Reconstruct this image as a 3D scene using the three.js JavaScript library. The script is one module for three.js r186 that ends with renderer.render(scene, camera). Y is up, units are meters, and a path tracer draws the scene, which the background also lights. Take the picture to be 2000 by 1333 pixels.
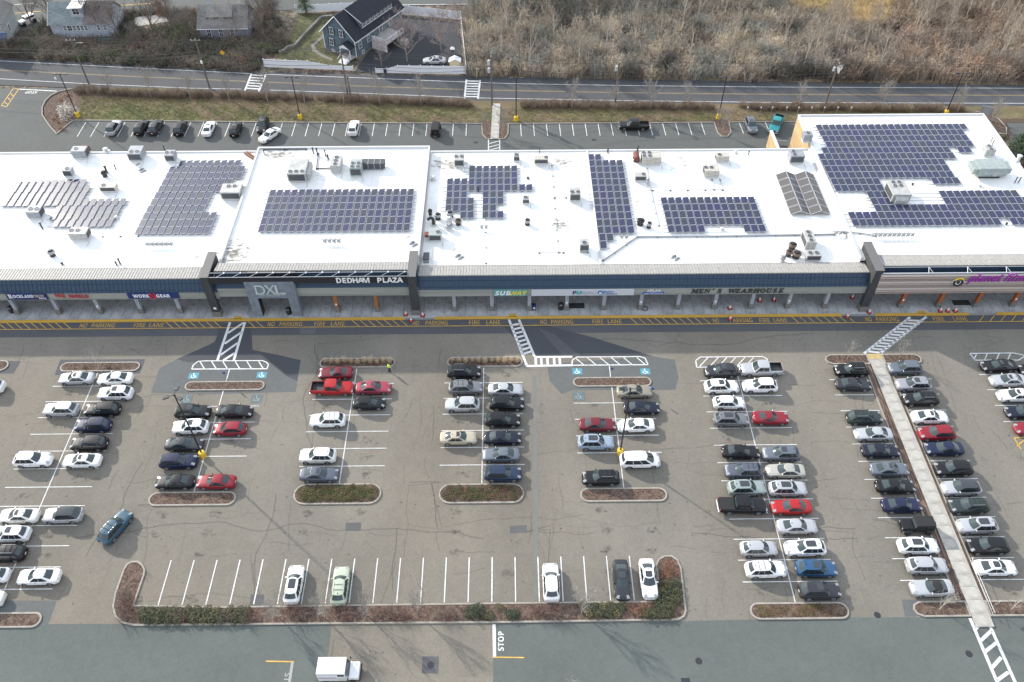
import * as THREE from 'three';
import { mergeGeometries, mergeVertices, toCreasedNormals } from 'three/addons/utils/BufferGeometryUtils.js';
import { RoundedBoxGeometry } from 'three/addons/geometries/RoundedBoxGeometry.js';
import { FontLoader } from 'three/addons/loaders/FontLoader.js';
import { Brush, Evaluator, SUBTRACTION } from 'three-bvh-csg';
import { MarchingCubes } from 'three/addons/objects/MarchingCubes.js';

// ---------------------------------------------------------------- camera, sky, sun, exposure
const scene = new THREE.Scene();
const CAM = { f: 1631.7, pitch: 0.82471, yaw: -0.00904, roll: -0.00152, h: 89.39 };   // fitted to the stall grid; pixels of the 2000 x 1333 photograph
const camera = new THREE.PerspectiveCamera(2 * Math.atan(666.5 / CAM.f) * 180 / Math.PI, 1024 / 682, 1, 2500);
camera.position.set(0, CAM.h, 0);
camera.rotation.order = 'YXZ';
camera.rotation.set(-CAM.pitch, CAM.yaw, CAM.roll);
camera.updateMatrixWorld();
const renderer = new THREE.WebGLRenderer({ antialias: true });
renderer.toneMapping = THREE.LinearToneMapping;
renderer.toneMappingExposure = 2.05;
renderer.shadowMap.enabled = true;

const SUN_EL = 25.5 * Math.PI / 180, SUN_H = [-0.745, -0.667];
const sunDir = new THREE.Vector3(SUN_H[0] * Math.cos(SUN_EL), Math.sin(SUN_EL), SUN_H[1] * Math.cos(SUN_EL)).normalize();
{ // computed sky: thin high haze, brighter round the sun, paler towards the horizon
  const W = 512, H = 256, a = new Float32Array(W * H * 4), d = new THREE.Vector3();
  for (let j = 0; j < H; j++) for (let i = 0; i < W; i++) {
    const th = (i + 0.5) / W * 2 * Math.PI - Math.PI, ph = ((j + 0.5) / H - 0.5) * Math.PI;
    d.set(Math.cos(ph) * Math.cos(th), Math.sin(ph), Math.cos(ph) * Math.sin(th));
    const up = Math.max(0, d.y), hz = Math.pow(1 - up, 3), c = Math.max(0, d.dot(sunDir));
    const glow = 0.3 * Math.pow(c, 5) + 0.55 * Math.pow(c, 36), k = (j * W + i) * 4;
    let r = 0.5 + 0.27 * hz + glow, g = 0.565 + 0.24 * hz + glow * 0.97, b = 0.68 + 0.16 * hz + glow * 0.9;
    if (d.y < 0) { r = 0.2; g = 0.19; b = 0.17; }
    a[k] = r; a[k + 1] = g; a[k + 2] = b; a[k + 3] = 1;
  }
  const t = new THREE.DataTexture(a, W, H, THREE.RGBAFormat, THREE.FloatType);
  t.mapping = THREE.EquirectangularReflectionMapping; t.magFilter = t.minFilter = THREE.LinearFilter; t.wrapS = THREE.RepeatWrapping; t.needsUpdate = true;
  scene.background = t; scene.environment = t;
}
const sun = new THREE.DirectionalLight(new THREE.Color(1.0, 0.93, 0.83), 3.1);
sun.position.set(0, 0, -95).addScaledVector(sunDir, 260);
sun.target.position.set(0, 0, -95);
sun.castShadow = true; sun.shadow.radius = 2.2; sun.shadow.mapSize.set(4096, 4096);
Object.assign(sun.shadow.camera, { left: -150, right: 150, top: 130, bottom: -130, near: 1, far: 600 });
scene.add(sun, sun.target);

// ---------------------------------------------------------------- helpers
const rng = s => () => { s |= 0; s = s + 0x6D2B79F5 | 0; let t = Math.imul(s ^ s >>> 15, 1 | s); t = t + Math.imul(t ^ t >>> 7, 61 | t) ^ t; return ((t ^ t >>> 14) >>> 0) / 4294967296; };
const R0 = rng(7);
const lerp = (a, b, t) => a + (b - a) * t, clamp = (v, a, b) => Math.min(b, Math.max(a, v)), D2R = Math.PI / 180;
const camRay = new THREE.Vector3();
function G(px, py, H = 0) {              // photo pixel -> point on the level plane at height H
  camRay.set(px - 1000, 666.5 - py, -CAM.f).applyEuler(camera.rotation);
  const t = (H - CAM.h) / camRay.y; return [camRay.x * t, camRay.z * t];
}
const P = (list, H = 0) => list.map(([x, y]) => G(x, y, H));
const used = {};
function numbered(n) { used[n] = (used[n] || 0) + 1; return used[n] === 1 ? n : n + '_' + String(used[n] - 1).padStart(3, '0'); }
function shade(o) { o.castShadow = true; o.receiveShadow = true; return o; }
function plain(g) { const h = g.index ? g.toNonIndexed() : g; for (const k of Object.keys(h.attributes)) if (!['position', 'normal', 'uv'].includes(k)) h.deleteAttribute(k); if (!h.attributes.uv) h.setAttribute('uv', new THREE.BufferAttribute(new Float32Array(h.attributes.position.count * 2), 2)); if (!h.attributes.normal) h.computeVertexNormals(); return h; }
function merge(gs) { return Array.isArray(gs) ? (gs.length === 1 ? plain(gs[0]) : mergeGeometries(gs.map(plain))) : gs; }
function obj(name, geo, mat, parent) { const m = shade(new THREE.Mesh(merge(geo), mat)); m.name = name; if (parent) parent.add(m); return m; }
function info(o, label, category, group, kind) { if (label) o.userData.label = label; if (category) o.userData.category = category; if (group) o.userData.group = group; if (kind) o.userData.kind = kind; return o; }
function thing(name, label, category, pos = [0, 0, 0], turn = 0, group) { const o = new THREE.Group(); o.name = numbered(name); o.position.set(...pos); o.rotation.y = turn; scene.add(o); return info(o, label, category, group); }
function single(name, geo, mat, label, category, group, kind) { const m = obj(numbered(name), geo, mat); scene.add(m); return info(m, label, category, group, kind); }
function structure(name, label) { const o = new THREE.Group(); o.name = numbered(name); scene.add(o); o.userData.kind = 'structure'; if (label) o.userData.label = label; return o; }
function dup(src, pos, turn, label, scale = 1) { const c = src.clone(); c.name = numbered(src.name.replace(/_\d{3}$/, '')); c.userData = { ...src.userData }; if (label) c.userData.label = label; c.position.set(...pos); c.rotation.set(0, turn, 0); if (scale !== 1) (typeof scale === 'number' ? c.scale.setScalar(scale) : c.scale.set(...scale)); scene.add(c); return c; }
// geometry
function box(w, h, d, x = 0, y = 0, z = 0, ry = 0) { const g = new THREE.BoxGeometry(w, h, d); if (ry) g.rotateY(ry); return g.translate(x, y, z); }
function bx(x0, x1, y0, y1, z0, z1) { return box(x1 - x0, y1 - y0, z1 - z0, (x0 + x1) / 2, (y0 + y1) / 2, (z0 + z1) / 2); }
function rbox(w, h, d, r, x = 0, y = 0, z = 0, s = 1) { return plain(new RoundedBoxGeometry(w, h, d, s, r)).translate(x, y, z); }
function cyl(r0, r1, h, x = 0, y = 0, z = 0, n = 12) { return new THREE.CylinderGeometry(r1, r0, h, n).translate(x, y + h / 2, z); }   // base at y
function rod(a, b, r0, r1 = r0, n = 6) { const A = new THREE.Vector3(...a), B = new THREE.Vector3(...b), L = A.distanceTo(B), g = new THREE.CylinderGeometry(r1, r0, L, n); g.applyQuaternion(new THREE.Quaternion().setFromUnitVectors(new THREE.Vector3(0, 1, 0), B.clone().sub(A).normalize())); return g.translate(...A.add(B).multiplyScalar(0.5).toArray()); }
function tube(pts, r, seg = 16, n = 5) { return new THREE.TubeGeometry(new THREE.CatmullRomCurve3(pts.map(p => new THREE.Vector3(...p))), seg, r, n); }
function shapeOf(pts) { return new THREE.Shape(pts.map(([x, z]) => new THREE.Vector2(x, -z))); }
function sheetG(pts, y, holes = []) { const s = shapeOf(pts); for (const h of holes) s.holes.push(new THREE.Path(h.map(([x, z]) => new THREE.Vector2(x, -z)))); const g = new THREE.ShapeGeometry(s); g.rotateX(-Math.PI / 2); return g.translate(0, y, 0); }
function slabG(pts, y0, y1, holes = []) { const s = shapeOf(pts); for (const h of holes) s.holes.push(new THREE.Path(h.map(([x, z]) => new THREE.Vector2(x, -z)))); const g = new THREE.ExtrudeGeometry(s, { depth: y1 - y0, bevelEnabled: false }); g.rotateX(-Math.PI / 2); return g.translate(0, y0, 0); }
const rect = (x0, x1, z0, z1) => [[x0, z0], [x1, z0], [x1, z1], [x0, z1]];
function stripG(x0, z0, x1, z1, w, y) { const dx = x1 - x0, dz = z1 - z0, L = Math.hypot(dx, dz), nx = -dz / L * w / 2, nz = dx / L * w / 2; return sheetG([[x0 + nx, z0 + nz], [x1 + nx, z1 + nz], [x1 - nx, z1 - nz], [x0 - nx, z0 - nz]], y); }
function quad(a, b, c, d) { const g = new THREE.BufferGeometry(); g.setAttribute('position', new THREE.Float32BufferAttribute([...a, ...b, ...c, ...a, ...c, ...d], 3)); g.setAttribute('uv', new THREE.Float32BufferAttribute([0, 0, 1, 0, 1, 1, 0, 0, 1, 1, 0, 1], 2)); g.computeVertexNormals(); return g; }
function stadium(x0, x1, z0, z1, n = 10) { const r = (z1 - z0) / 2, zc = (z0 + z1) / 2, p = []; for (let i = 0; i <= n; i++) { const a = -Math.PI / 2 + Math.PI * i / n; p.push([x1 - r + r * Math.cos(a), zc + r * Math.sin(a)]); } for (let i = 0; i <= n; i++) { const a = Math.PI / 2 + Math.PI * i / n; p.push([x0 + r + r * Math.cos(a), zc + r * Math.sin(a)]); } return p; }
function inset(pts, d) { const n = pts.length, out = []; let area = 0; for (let i = 0; i < n; i++) { const [a, b] = pts[i], [c, e] = pts[(i + 1) % n]; area += a * e - c * b; } const s = area > 0 ? 1 : -1;
  for (let i = 0; i < n; i++) { const p = pts[(i + n - 1) % n], q = pts[i], r = pts[(i + 1) % n]; let ax = q[0] - p[0], az = q[1] - p[1], bx2 = r[0] - q[0], bz = r[1] - q[1]; const la = Math.hypot(ax, az) || 1, lb = Math.hypot(bx2, bz) || 1; let nx = -(az / la + bz / lb), nz = ax / la + bx2 / lb; const l = Math.hypot(nx, nz) || 1; nx /= l; nz /= l; const cosH = Math.max(0.45, Math.abs(-az / la * nx + ax / la * nz)); out.push([q[0] + s * nx * d / cosH, q[1] + s * nz * d / cosH]); } return out; }
// tileable value noise
function noiseGrid(n, seed) { const r = rng(seed), a = new Float32Array(n * n); for (let i = 0; i < a.length; i++) a[i] = r(); return (x, y) => { const xi = Math.floor(x), yi = Math.floor(y), fx = x - xi, fy = y - yi, u = fx * fx * (3 - 2 * fx), v = fy * fy * (3 - 2 * fy), w = (i, j) => a[(((yi + j) % n + n) % n) * n + ((xi + i) % n + n) % n]; return lerp(lerp(w(0, 0), w(1, 0), u), lerp(w(0, 1), w(1, 1), u), v); }; }
const N8 = noiseGrid(8, 1), N16 = noiseGrid(16, 2), N64 = noiseGrid(64, 3), N256 = noiseGrid(256, 4);
const big = (() => { const a = noiseGrid(128, 21), b = noiseGrid(128, 22); return (x, z) => 0.6 * a(x, z) + 0.4 * b(x * 2.7, z * 2.7); })();
function texture(w, h, fn, srgb = true) { const d = new Uint8Array(w * h * 4); for (let j = 0; j < h; j++) for (let i = 0; i < w; i++) { const c = fn(i / w, j / h, i, j), k = (j * w + i) * 4; d[k] = clamp(c[0], 0, 255); d[k + 1] = clamp(c[1], 0, 255); d[k + 2] = clamp(c[2], 0, 255); d[k + 3] = 255; } const t = new THREE.DataTexture(d, w, h, THREE.RGBAFormat); t.wrapS = t.wrapT = THREE.RepeatWrapping; t.magFilter = THREE.LinearFilter; t.minFilter = THREE.LinearMipmapLinearFilter; t.generateMipmaps = true; if (srgb) t.colorSpace = THREE.SRGBColorSpace; t.needsUpdate = true; return t; }
function scaled(t, sx, sy = sx) { const c = t.clone(); c.repeat.set(1 / sx, 1 / sy); c.needsUpdate = true; return c; }     // uv in metres -> one tile every sx metres
const col = (r, g, b) => new THREE.Color().setRGB(r, g, b);
function std(c, rough = 0.8, metal = 0, extra = {}) { return new THREE.MeshStandardMaterial({ color: c.isColor ? c : Array.isArray(c) ? col(...c) : new THREE.Color(c), roughness: rough, metalness: metal, side: THREE.DoubleSide, ...extra }); }
// shared mottle maps (grey, mean close to 0.86)
const mottleFine = texture(512, 512, (u, v) => { const s = 200 + 40 * (N64(u * 64, v * 64) - 0.5) + 60 * (N256(u * 256, v * 256) - 0.5) + 30 * (N8(u * 8, v * 8) - 0.5) + 16; return [s, s, s]; });
const mottleSoft = texture(512, 512, (u, v) => { const s = 222 + 30 * (N8(u * 8, v * 8) - 0.5) + 22 * (N16(u * 16, v * 16) - 0.5) + 16 * (N64(u * 64, v * 64) - 0.5) + 14 * (N256(u * 256, v * 256) - 0.5); return [s, s, s]; });
const chips = texture(512, 512, (u, v) => { const n = N256(u * 256, v * 256), m = N64(u * 64, v * 64), q = 120 + 190 * (n - 0.5) + 90 * (m - 0.5) + 60 * (N16(u * 16, v * 16) - 0.5); return [q * 1.08 + 40, q + 32, q * 0.95 + 28]; });
const M = {
  white: std([0.78, 0.78, 0.77], 0.6), paintWhite: std([0.86, 0.86, 0.84], 0.75, 0, { map: scaled(mottleFine, 3) }), paintYellow: std([0.78, 0.47, 0.09], 0.75, 0, { map: scaled(mottleFine, 3) }), kerbYellow: std([0.8, 0.47, 0.07], 0.7, 0, { map: scaled(mottleFine, 3) }),
  paintFaded: std([0.5, 0.38, 0.2], 0.8, 0, { map: scaled(mottleFine, 3) }),
  concrete: std([0.36, 0.355, 0.34], 0.9, 0, { map: scaled(mottleFine, 4) }), kerb: std([0.42, 0.385, 0.33], 0.85, 0, { map: scaled(mottleFine, 3) }),
  black: std([0.02, 0.02, 0.022], 0.6), darkMetal: std([0.05, 0.05, 0.055], 0.45, 0.6), greyMetal: std([0.32, 0.33, 0.34], 0.5, 0.3), steel: std([0.5, 0.51, 0.52], 0.38, 0.8),
  mulch: std([0.31, 0.262, 0.225], 1, 0, { map: scaled(chips, 5), bumpMap: scaled(chips, 5), bumpScale: 0.05 }), bark: std([0.16, 0.13, 0.105], 0.95), barkGrey: std([0.24, 0.215, 0.185], 0.95), twig: std([0.2, 0.165, 0.14], 0.95),
  glass: new THREE.MeshPhysicalMaterial({ color: col(0.018, 0.024, 0.028), roughness: 0.04, metalness: 0, ior: 1.55, side: THREE.DoubleSide }),
  rubber: std([0.022, 0.022, 0.024], 0.85), red: std([0.5, 0.03, 0.02], 0.5), orange: std([0.75, 0.16, 0.03], 0.6)
};
const FONT = await new FontLoader().loadAsync('fonts/droid/droid_sans_bold.typeface.json');
const SERIF = await new FontLoader().loadAsync('fonts/droid/droid_serif_bold.typeface.json');
const SANS = await new FontLoader().loadAsync('fonts/droid/droid_sans_regular.typeface.json');
function textFlat(str, size, wide, font = FONT) { const g = new THREE.ShapeGeometry(font.generateShapes(str, size), 4); g.computeBoundingBox(); const b = g.boundingBox, w = b.max.x - b.min.x; g.translate(-(b.min.x + b.max.x) / 2, -b.min.y, 0); if (wide) g.scale(wide / w, 1, 1); return g; }
function textSolid(str, size, depth, wide, font = FONT, slant = 0) { const g = new THREE.ExtrudeGeometry(font.generateShapes(str, size), { depth, bevelEnabled: false, curveSegments: 4 }); g.computeBoundingBox(); const b = g.boundingBox, w = b.max.x - b.min.x; g.translate(-(b.min.x + b.max.x) / 2, -b.min.y, 0); if (wide) g.scale(wide / w, 1, 1); if (slant) g.applyMatrix4(new THREE.Matrix4().set(1, slant, 0, 0, 0, 1, 0, 0, 0, 0, 1, 0, 0, 0, 0, 1)); return g; }
// ---------------------------------------------------------------- ground, lots, roads
const SP = [-57.7, -39.25, -21.25, -3.3, 14.5, 32.35], Z0 = -74.75, PZ = 2.745;      // spine of each stall row, stall grid
{
  const soil = texture(1024, 1024, (u, v) => { const a = N16(u * 16, v * 16), b = N64(u * 64, v * 64), c = N256(u * 256, v * 256), d = N8(u * 8 + 3, v * 8); const q = 92 + 60 * (b - 0.5) + 70 * (c - 0.5) + 30 * (a - 0.5); return [q * 1.06 + 14 * (d - 0.5), q * 0.95, q * 0.82]; });
  const g = structure('ground'); obj('soil', sheetG(rect(-600, 600, -700, 500), -0.09), std([0.9, 0.9, 0.9], 1, 0, { map: scaled(soil, 40) }), g);
}
const lot = structure('parking_lot');
{ // aged asphalt with cracks and stains, one map for the whole lot
  const W = 2048, H = 640, c = document.createElement('canvas'); c.width = W; c.height = H; const x = c.getContext('2d'), im = x.createImageData(W, H), r = rng(11), s = 160 / W;
  const na = noiseGrid(64, 31), nb = noiseGrid(256, 32), nc = noiseGrid(512, 33);
  for (let j = 0; j < H; j++) for (let i = 0; i < W; i++) { const X = i * s, Y = j * s, big1 = na(X / 9, Y / 9) - 0.5, lane = na(X / 3 + 9, Y / 26) - 0.5, q = 108 + 12 * big1 + 7 * lane + 4 * (nb(X / 0.9, Y / 0.9) - 0.5) + 13 * (r() - 0.5) + 5 * (nc(X / .25, Y / .25) - .5), k = (j * W + i) * 4, warm = 0.5 + na(X / 14 + 20, Y / 14 + 7) - 0.5; im.data[k] = q * 1.035 + 3 * warm; im.data[k + 1] = q; im.data[k + 2] = q * (0.925 - 0.03 * warm); im.data[k + 3] = 255; }
  x.putImageData(im, 0, 0);
  const px = (X, Z) => [(X + 80) / s, (Z + 84.3) / 50.3 * H];
  const crack = (X, Z, ang, len, w, a) => { x.strokeStyle = `rgba(38,37,36,${a})`; x.lineWidth = w; x.beginPath(); let [p, q] = px(X, Z); x.moveTo(p, q); for (let d = 0; d < len; d += 0.5) { ang += (r() - 0.5) * 0.5; const base = Math.round(ang / (Math.PI / 2)) * Math.PI / 2; ang += (base - ang) * 0.16; X += Math.cos(ang) * 0.5; Z += Math.sin(ang) * 0.5; [p, q] = px(X, Z); x.lineTo(p, q); if (r() < 0.012 && len > 5) crack(X, Z, ang + (r() < 0.5 ? 1.4 : -1.4), len * 0.35 * r() + 1, w * 0.8, a * 0.8); } x.stroke(); };
  for (let i = 0; i < 420; i++) crack(-80 + 160 * r(), -83 + 45 * r(), Math.floor(r() * 4) * Math.PI / 2 + (r() - 0.5) * 0.5, 2 + 11 * r() * r(), 0.5 + 0.6 * r(), 0.15 + 0.28 * r());
  for (const [X, Z, a, L] of [[-29, -57, 1.57, 22], [-43.5, -56, 1.75, 14], [4.5, -79, 1.57, 38], [-12, -62, 1.57, 14], [-52, -51.2, 0, 50], [-20, -49, 0, 30], [-47, -62, 1.57, 14], [22, -51, 0, 20], [43, -70, 1.57, 26], [-66, -81, 0, 60], [6, -81.5, 0, 40], [-30, -47.5, 1.57, 5], [-13.5, -52, 1.57, 8]]) crack(X, Z, a, L, 1.0, 0.5);
  x.fillStyle = 'rgba(20,19,18,1)';
  for (let i = 0; i < 7; i++) for (let k = 0; k < 13; k++) for (const sd of [-1, 1]) { if (r() < 0.35) continue; const X = [...SP, 52.6][i] + sd * (i === 6 ? 4.5 : 2.4 + r()), Z = Z0 - 1.4 + k * PZ; for (let b = 0; b < 16; b++) { const [p, q] = px(X + (r() + r() - 1) * 0.9, Z + (r() + r() - 1) * 0.6); x.globalAlpha = 0.05 + 0.12 * r(); x.beginPath(); x.ellipse(p, q, 1 + 3 * r(), 1 + 2 * r(), 0, 0, 7); x.fill(); } }
  for (let b = 0; b < 900; b++) { x.globalAlpha = 0.1 + 0.35 * r(); x.beginPath(); x.ellipse(r() * W, r() * H, 0.6 + 1.2 * r(), 0.6 + r(), 0, 0, 7); x.fill(); }
  const t = new THREE.CanvasTexture(c); t.wrapS = t.wrapT = THREE.RepeatWrapping; t.colorSpace = THREE.SRGBColorSpace; t.repeat.set(1 / 160, 1 / 50.3); t.offset.set(0.5, -34 / 50.3); t.anisotropy = 8;
  M.lot = std([1, 1, 1], 0.92, 0, { map: t });
  obj('asphalt', sheetG(rect(-160, 160, -87.6, 60), 0), M.lot, lot);
}
const asphTex = texture(1024, 1024, (u, v, i, j) => { const q = 222 + 12 * (N8(u * 8, v * 8) - 0.5) + 9 * (N64(u * 64, v * 64) - 0.5) + 12 * (N256(u * 256, v * 256) - 0.5) + 22 * (R0() - 0.5); return [q, q, q]; });
const asph = (r, g, b, sc = 12) => std([r, g, b], 0.92, 0, { map: scaled(asphTex, sc * 2.5) });
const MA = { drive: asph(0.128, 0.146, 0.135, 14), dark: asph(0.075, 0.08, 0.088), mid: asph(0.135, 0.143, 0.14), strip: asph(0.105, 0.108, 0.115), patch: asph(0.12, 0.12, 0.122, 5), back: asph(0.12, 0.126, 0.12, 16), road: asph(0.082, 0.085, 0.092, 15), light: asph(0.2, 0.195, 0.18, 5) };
obj('driveway_asphalt', sheetG([...P([[-400, 1222], [255, 1219], [648, 1217], [632, 1345]]), [-15, 60], [-160, 60]], 0.006), MA.drive, lot);
obj('driveway_asphalt', sheetG([...P([[963, 1217], [1190, 1217], [1660, 1207], [2400, 1203]]), [160, 60], [0, 60], ...P([[963, 1345]])], 0.006), MA.drive, lot);
obj('fire_lane_asphalt', sheetG(rect(-160, 160, -87.4, -84.15), 0.006), MA.strip, lot);
const patch = (list, m, y = 0.01) => obj('asphalt_patch', sheetG(P(list), y), m, lot);
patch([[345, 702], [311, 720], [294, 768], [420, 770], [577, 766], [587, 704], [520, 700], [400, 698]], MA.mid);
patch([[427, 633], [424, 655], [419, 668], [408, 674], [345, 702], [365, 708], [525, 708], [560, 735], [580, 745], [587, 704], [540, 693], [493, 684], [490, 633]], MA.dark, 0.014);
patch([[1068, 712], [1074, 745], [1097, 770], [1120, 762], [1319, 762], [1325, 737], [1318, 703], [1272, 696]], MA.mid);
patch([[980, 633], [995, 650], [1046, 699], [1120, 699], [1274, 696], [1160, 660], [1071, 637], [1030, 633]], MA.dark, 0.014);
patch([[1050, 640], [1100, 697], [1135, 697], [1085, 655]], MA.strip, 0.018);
patch([[675, 1022], [705, 1021], [704, 1037], [674, 1038]], MA.patch); patch([[996, 1028], [1028, 1026], [1029, 1041], [996, 1042]], MA.patch); patch([[490, 1162], [515, 1162], [515, 1184], [487, 1184]], MA.patch);
patch([[117, 703], [283, 702], [273, 730], [106, 733]], MA.strip); patch([[-60, 704], [40, 706], [26, 730], [-60, 731]], MA.strip); patch([[1762, 1172], [1800, 1172], [1790, 1205], [1768, 1205]], MA.mid); patch([[-60, 1174], [110, 1174], [92, 1223], [-60, 1222]], MA.mid);
patch([[825, 1283], [857, 1283], [856, 1316], [824, 1316]], MA.patch); patch([[586, 641], [617, 640], [615, 653], [586, 653]], MA.mid, 0.016);
patch([[1040, 735], [1048, 735], [1052, 1180], [1042, 1180]], MA.light, 0.008);
{ const t = (x, y) => { const [a, b] = G(x, y); obj('manhole_cover', cyl(0.38, 0.36, 0.03, a, 0, b, 20), M.darkMetal, lot); }; t(1365, 1292); t(1893, 1278); t(841, 1300); t(1714, 1202); t(1300, 600 + 0 + 860); const [a, b] = G(1339, 1331); obj('drain_grate', box(0.9, 0.03, 0.6, a, 0.02, b), M.darkMetal, lot); }
// painted lines
const PY = 0.022;
const line = (x0, z0, x1, z1, w = 0.105, m = M.paintWhite, n = 'stall_line', y = PY) => obj(n, stripG(x0, z0, x1, z1, w, y), m, lot);
const pline = (a, b, w = 0.2, m = M.paintWhite, n = 'painted_line', y = PY) => { const p = G(...a), q = G(...b); return line(p[0], p[1], q[0], q[1], w, m, n, y); };
const rows = [[0, 0, 11, -77.1, -42.2], [1, 1.38, 5.35, -77.6, -57.3], [2, 0, 5, -77.5, -58.3], [3, 0, 5, -77.5, -58.2], [4, 1.38, 5.35, -77.8, -57.4], [5, 0, 11, -77, -42]];
for (const [i, k0, k1, za, zb] of rows) { line(SP[i], za, SP[i], zb, 0.13, M.paintWhite, 'row_line'); for (let k = k0; k <= k1 + 0.01; k++) { line(SP[i] - 5.45, Z0 + k * PZ, SP[i] - 0.08, Z0 + k * PZ); line(SP[i] + 0.08, Z0 + k * PZ, SP[i] + 5.45, Z0 + k * PZ); } }
for (let k = 0; k < 12; k++) { line(45.05, Z0 + k * PZ, 50.4, Z0 + k * PZ); line(54.1, Z0 + k * PZ, 59.4, Z0 + k * PZ); }
for (let k = 0; k < 4; k++) line(66.3, -75.45 + k * 2.755, 77, -75.45 + k * 2.755);
line(71.7, -76.4, 71.7, -45, 0.13, M.paintWhite, 'row_line');
for (let k = 0; k < 21; k++) line(-39.6 + k * 2.69, -48, -39.6 + k * 2.69, -42.45, 0.13);
for (const [a, b] of [[[1991, 815], [2010, 850]], [[1981, 856], [1995, 878]], [[1981, 856], [2010, 854]], [[1987, 872], [2010, 853]]]) pline(a, b, 0.16, M.paintYellow);
{ // fire lane edge, hatching and lettering
  line(-120, -85.75, 120, -85.75, 0.13, M.paintYellow, 'fire_lane_edge');
  const hatch = (x0, x1, dir = 1) => { for (let x = x0; x < x1; x += 15.7) { const a = G(x, 624), b = G(x + dir * 14, 635); line(a[0], -87.05, a[0] + dir * (b[0] - a[0]) * dir, -85.84, 0.11, M.paintYellow, 'fire_lane_stripe'); } };
  hatch(-30, 140); hatch(325, 430); hatch(485, 512); hatch(688, 790); hatch(1232, 1385); hatch(1548, 1670); for (let x = 1922; x < 2090; x += 21) { const a = G(x, 617), b = G(x - 9, 627); line(a[0], -87, b[0], -85.84, 0.11, M.paintYellow, 'fire_lane_stripe'); }
  const word = (s, x0, x1, y) => { const a = G(x0, y)[0], b = G(x1, y)[0], g = textFlat(s, 0.82, b - a, SANS); g.rotateX(-Math.PI / 2); obj('painted_lettering', g.translate((a + b) / 2, PY + 0.004, -86.02), M.paintYellow, lot); };
  for (const [s, x0, x1] of [['NO', 157, 171], ['PARKING', 180, 225], ['FIRE', 262, 284], ['LANE', 292, 320], ['NO', 523, 536], ['PARKING', 546, 590], ['FIRE', 614, 635], ['LANE', 646, 673], ['NO', 806, 818], ['PARKING', 831, 874], ['FIRE', 916, 937], ['LANE', 950, 977], ['NO', 1056, 1068], ['PARKING', 1077, 1120], ['FIRE', 1158, 1179], ['LANE', 1188, 1215], ['NO', 1395, 1406], ['PARKING', 1428, 1472], ['FIRE', 1486, 1506], ['LANE', 1514, 1540], ['NO', 1695, 1707], ['PARKING', 1716, 1760], ['FIRE', 1828, 1850], ['LANE', 1868, 1895]]) word(s, x0, x1, 634);
}
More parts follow.
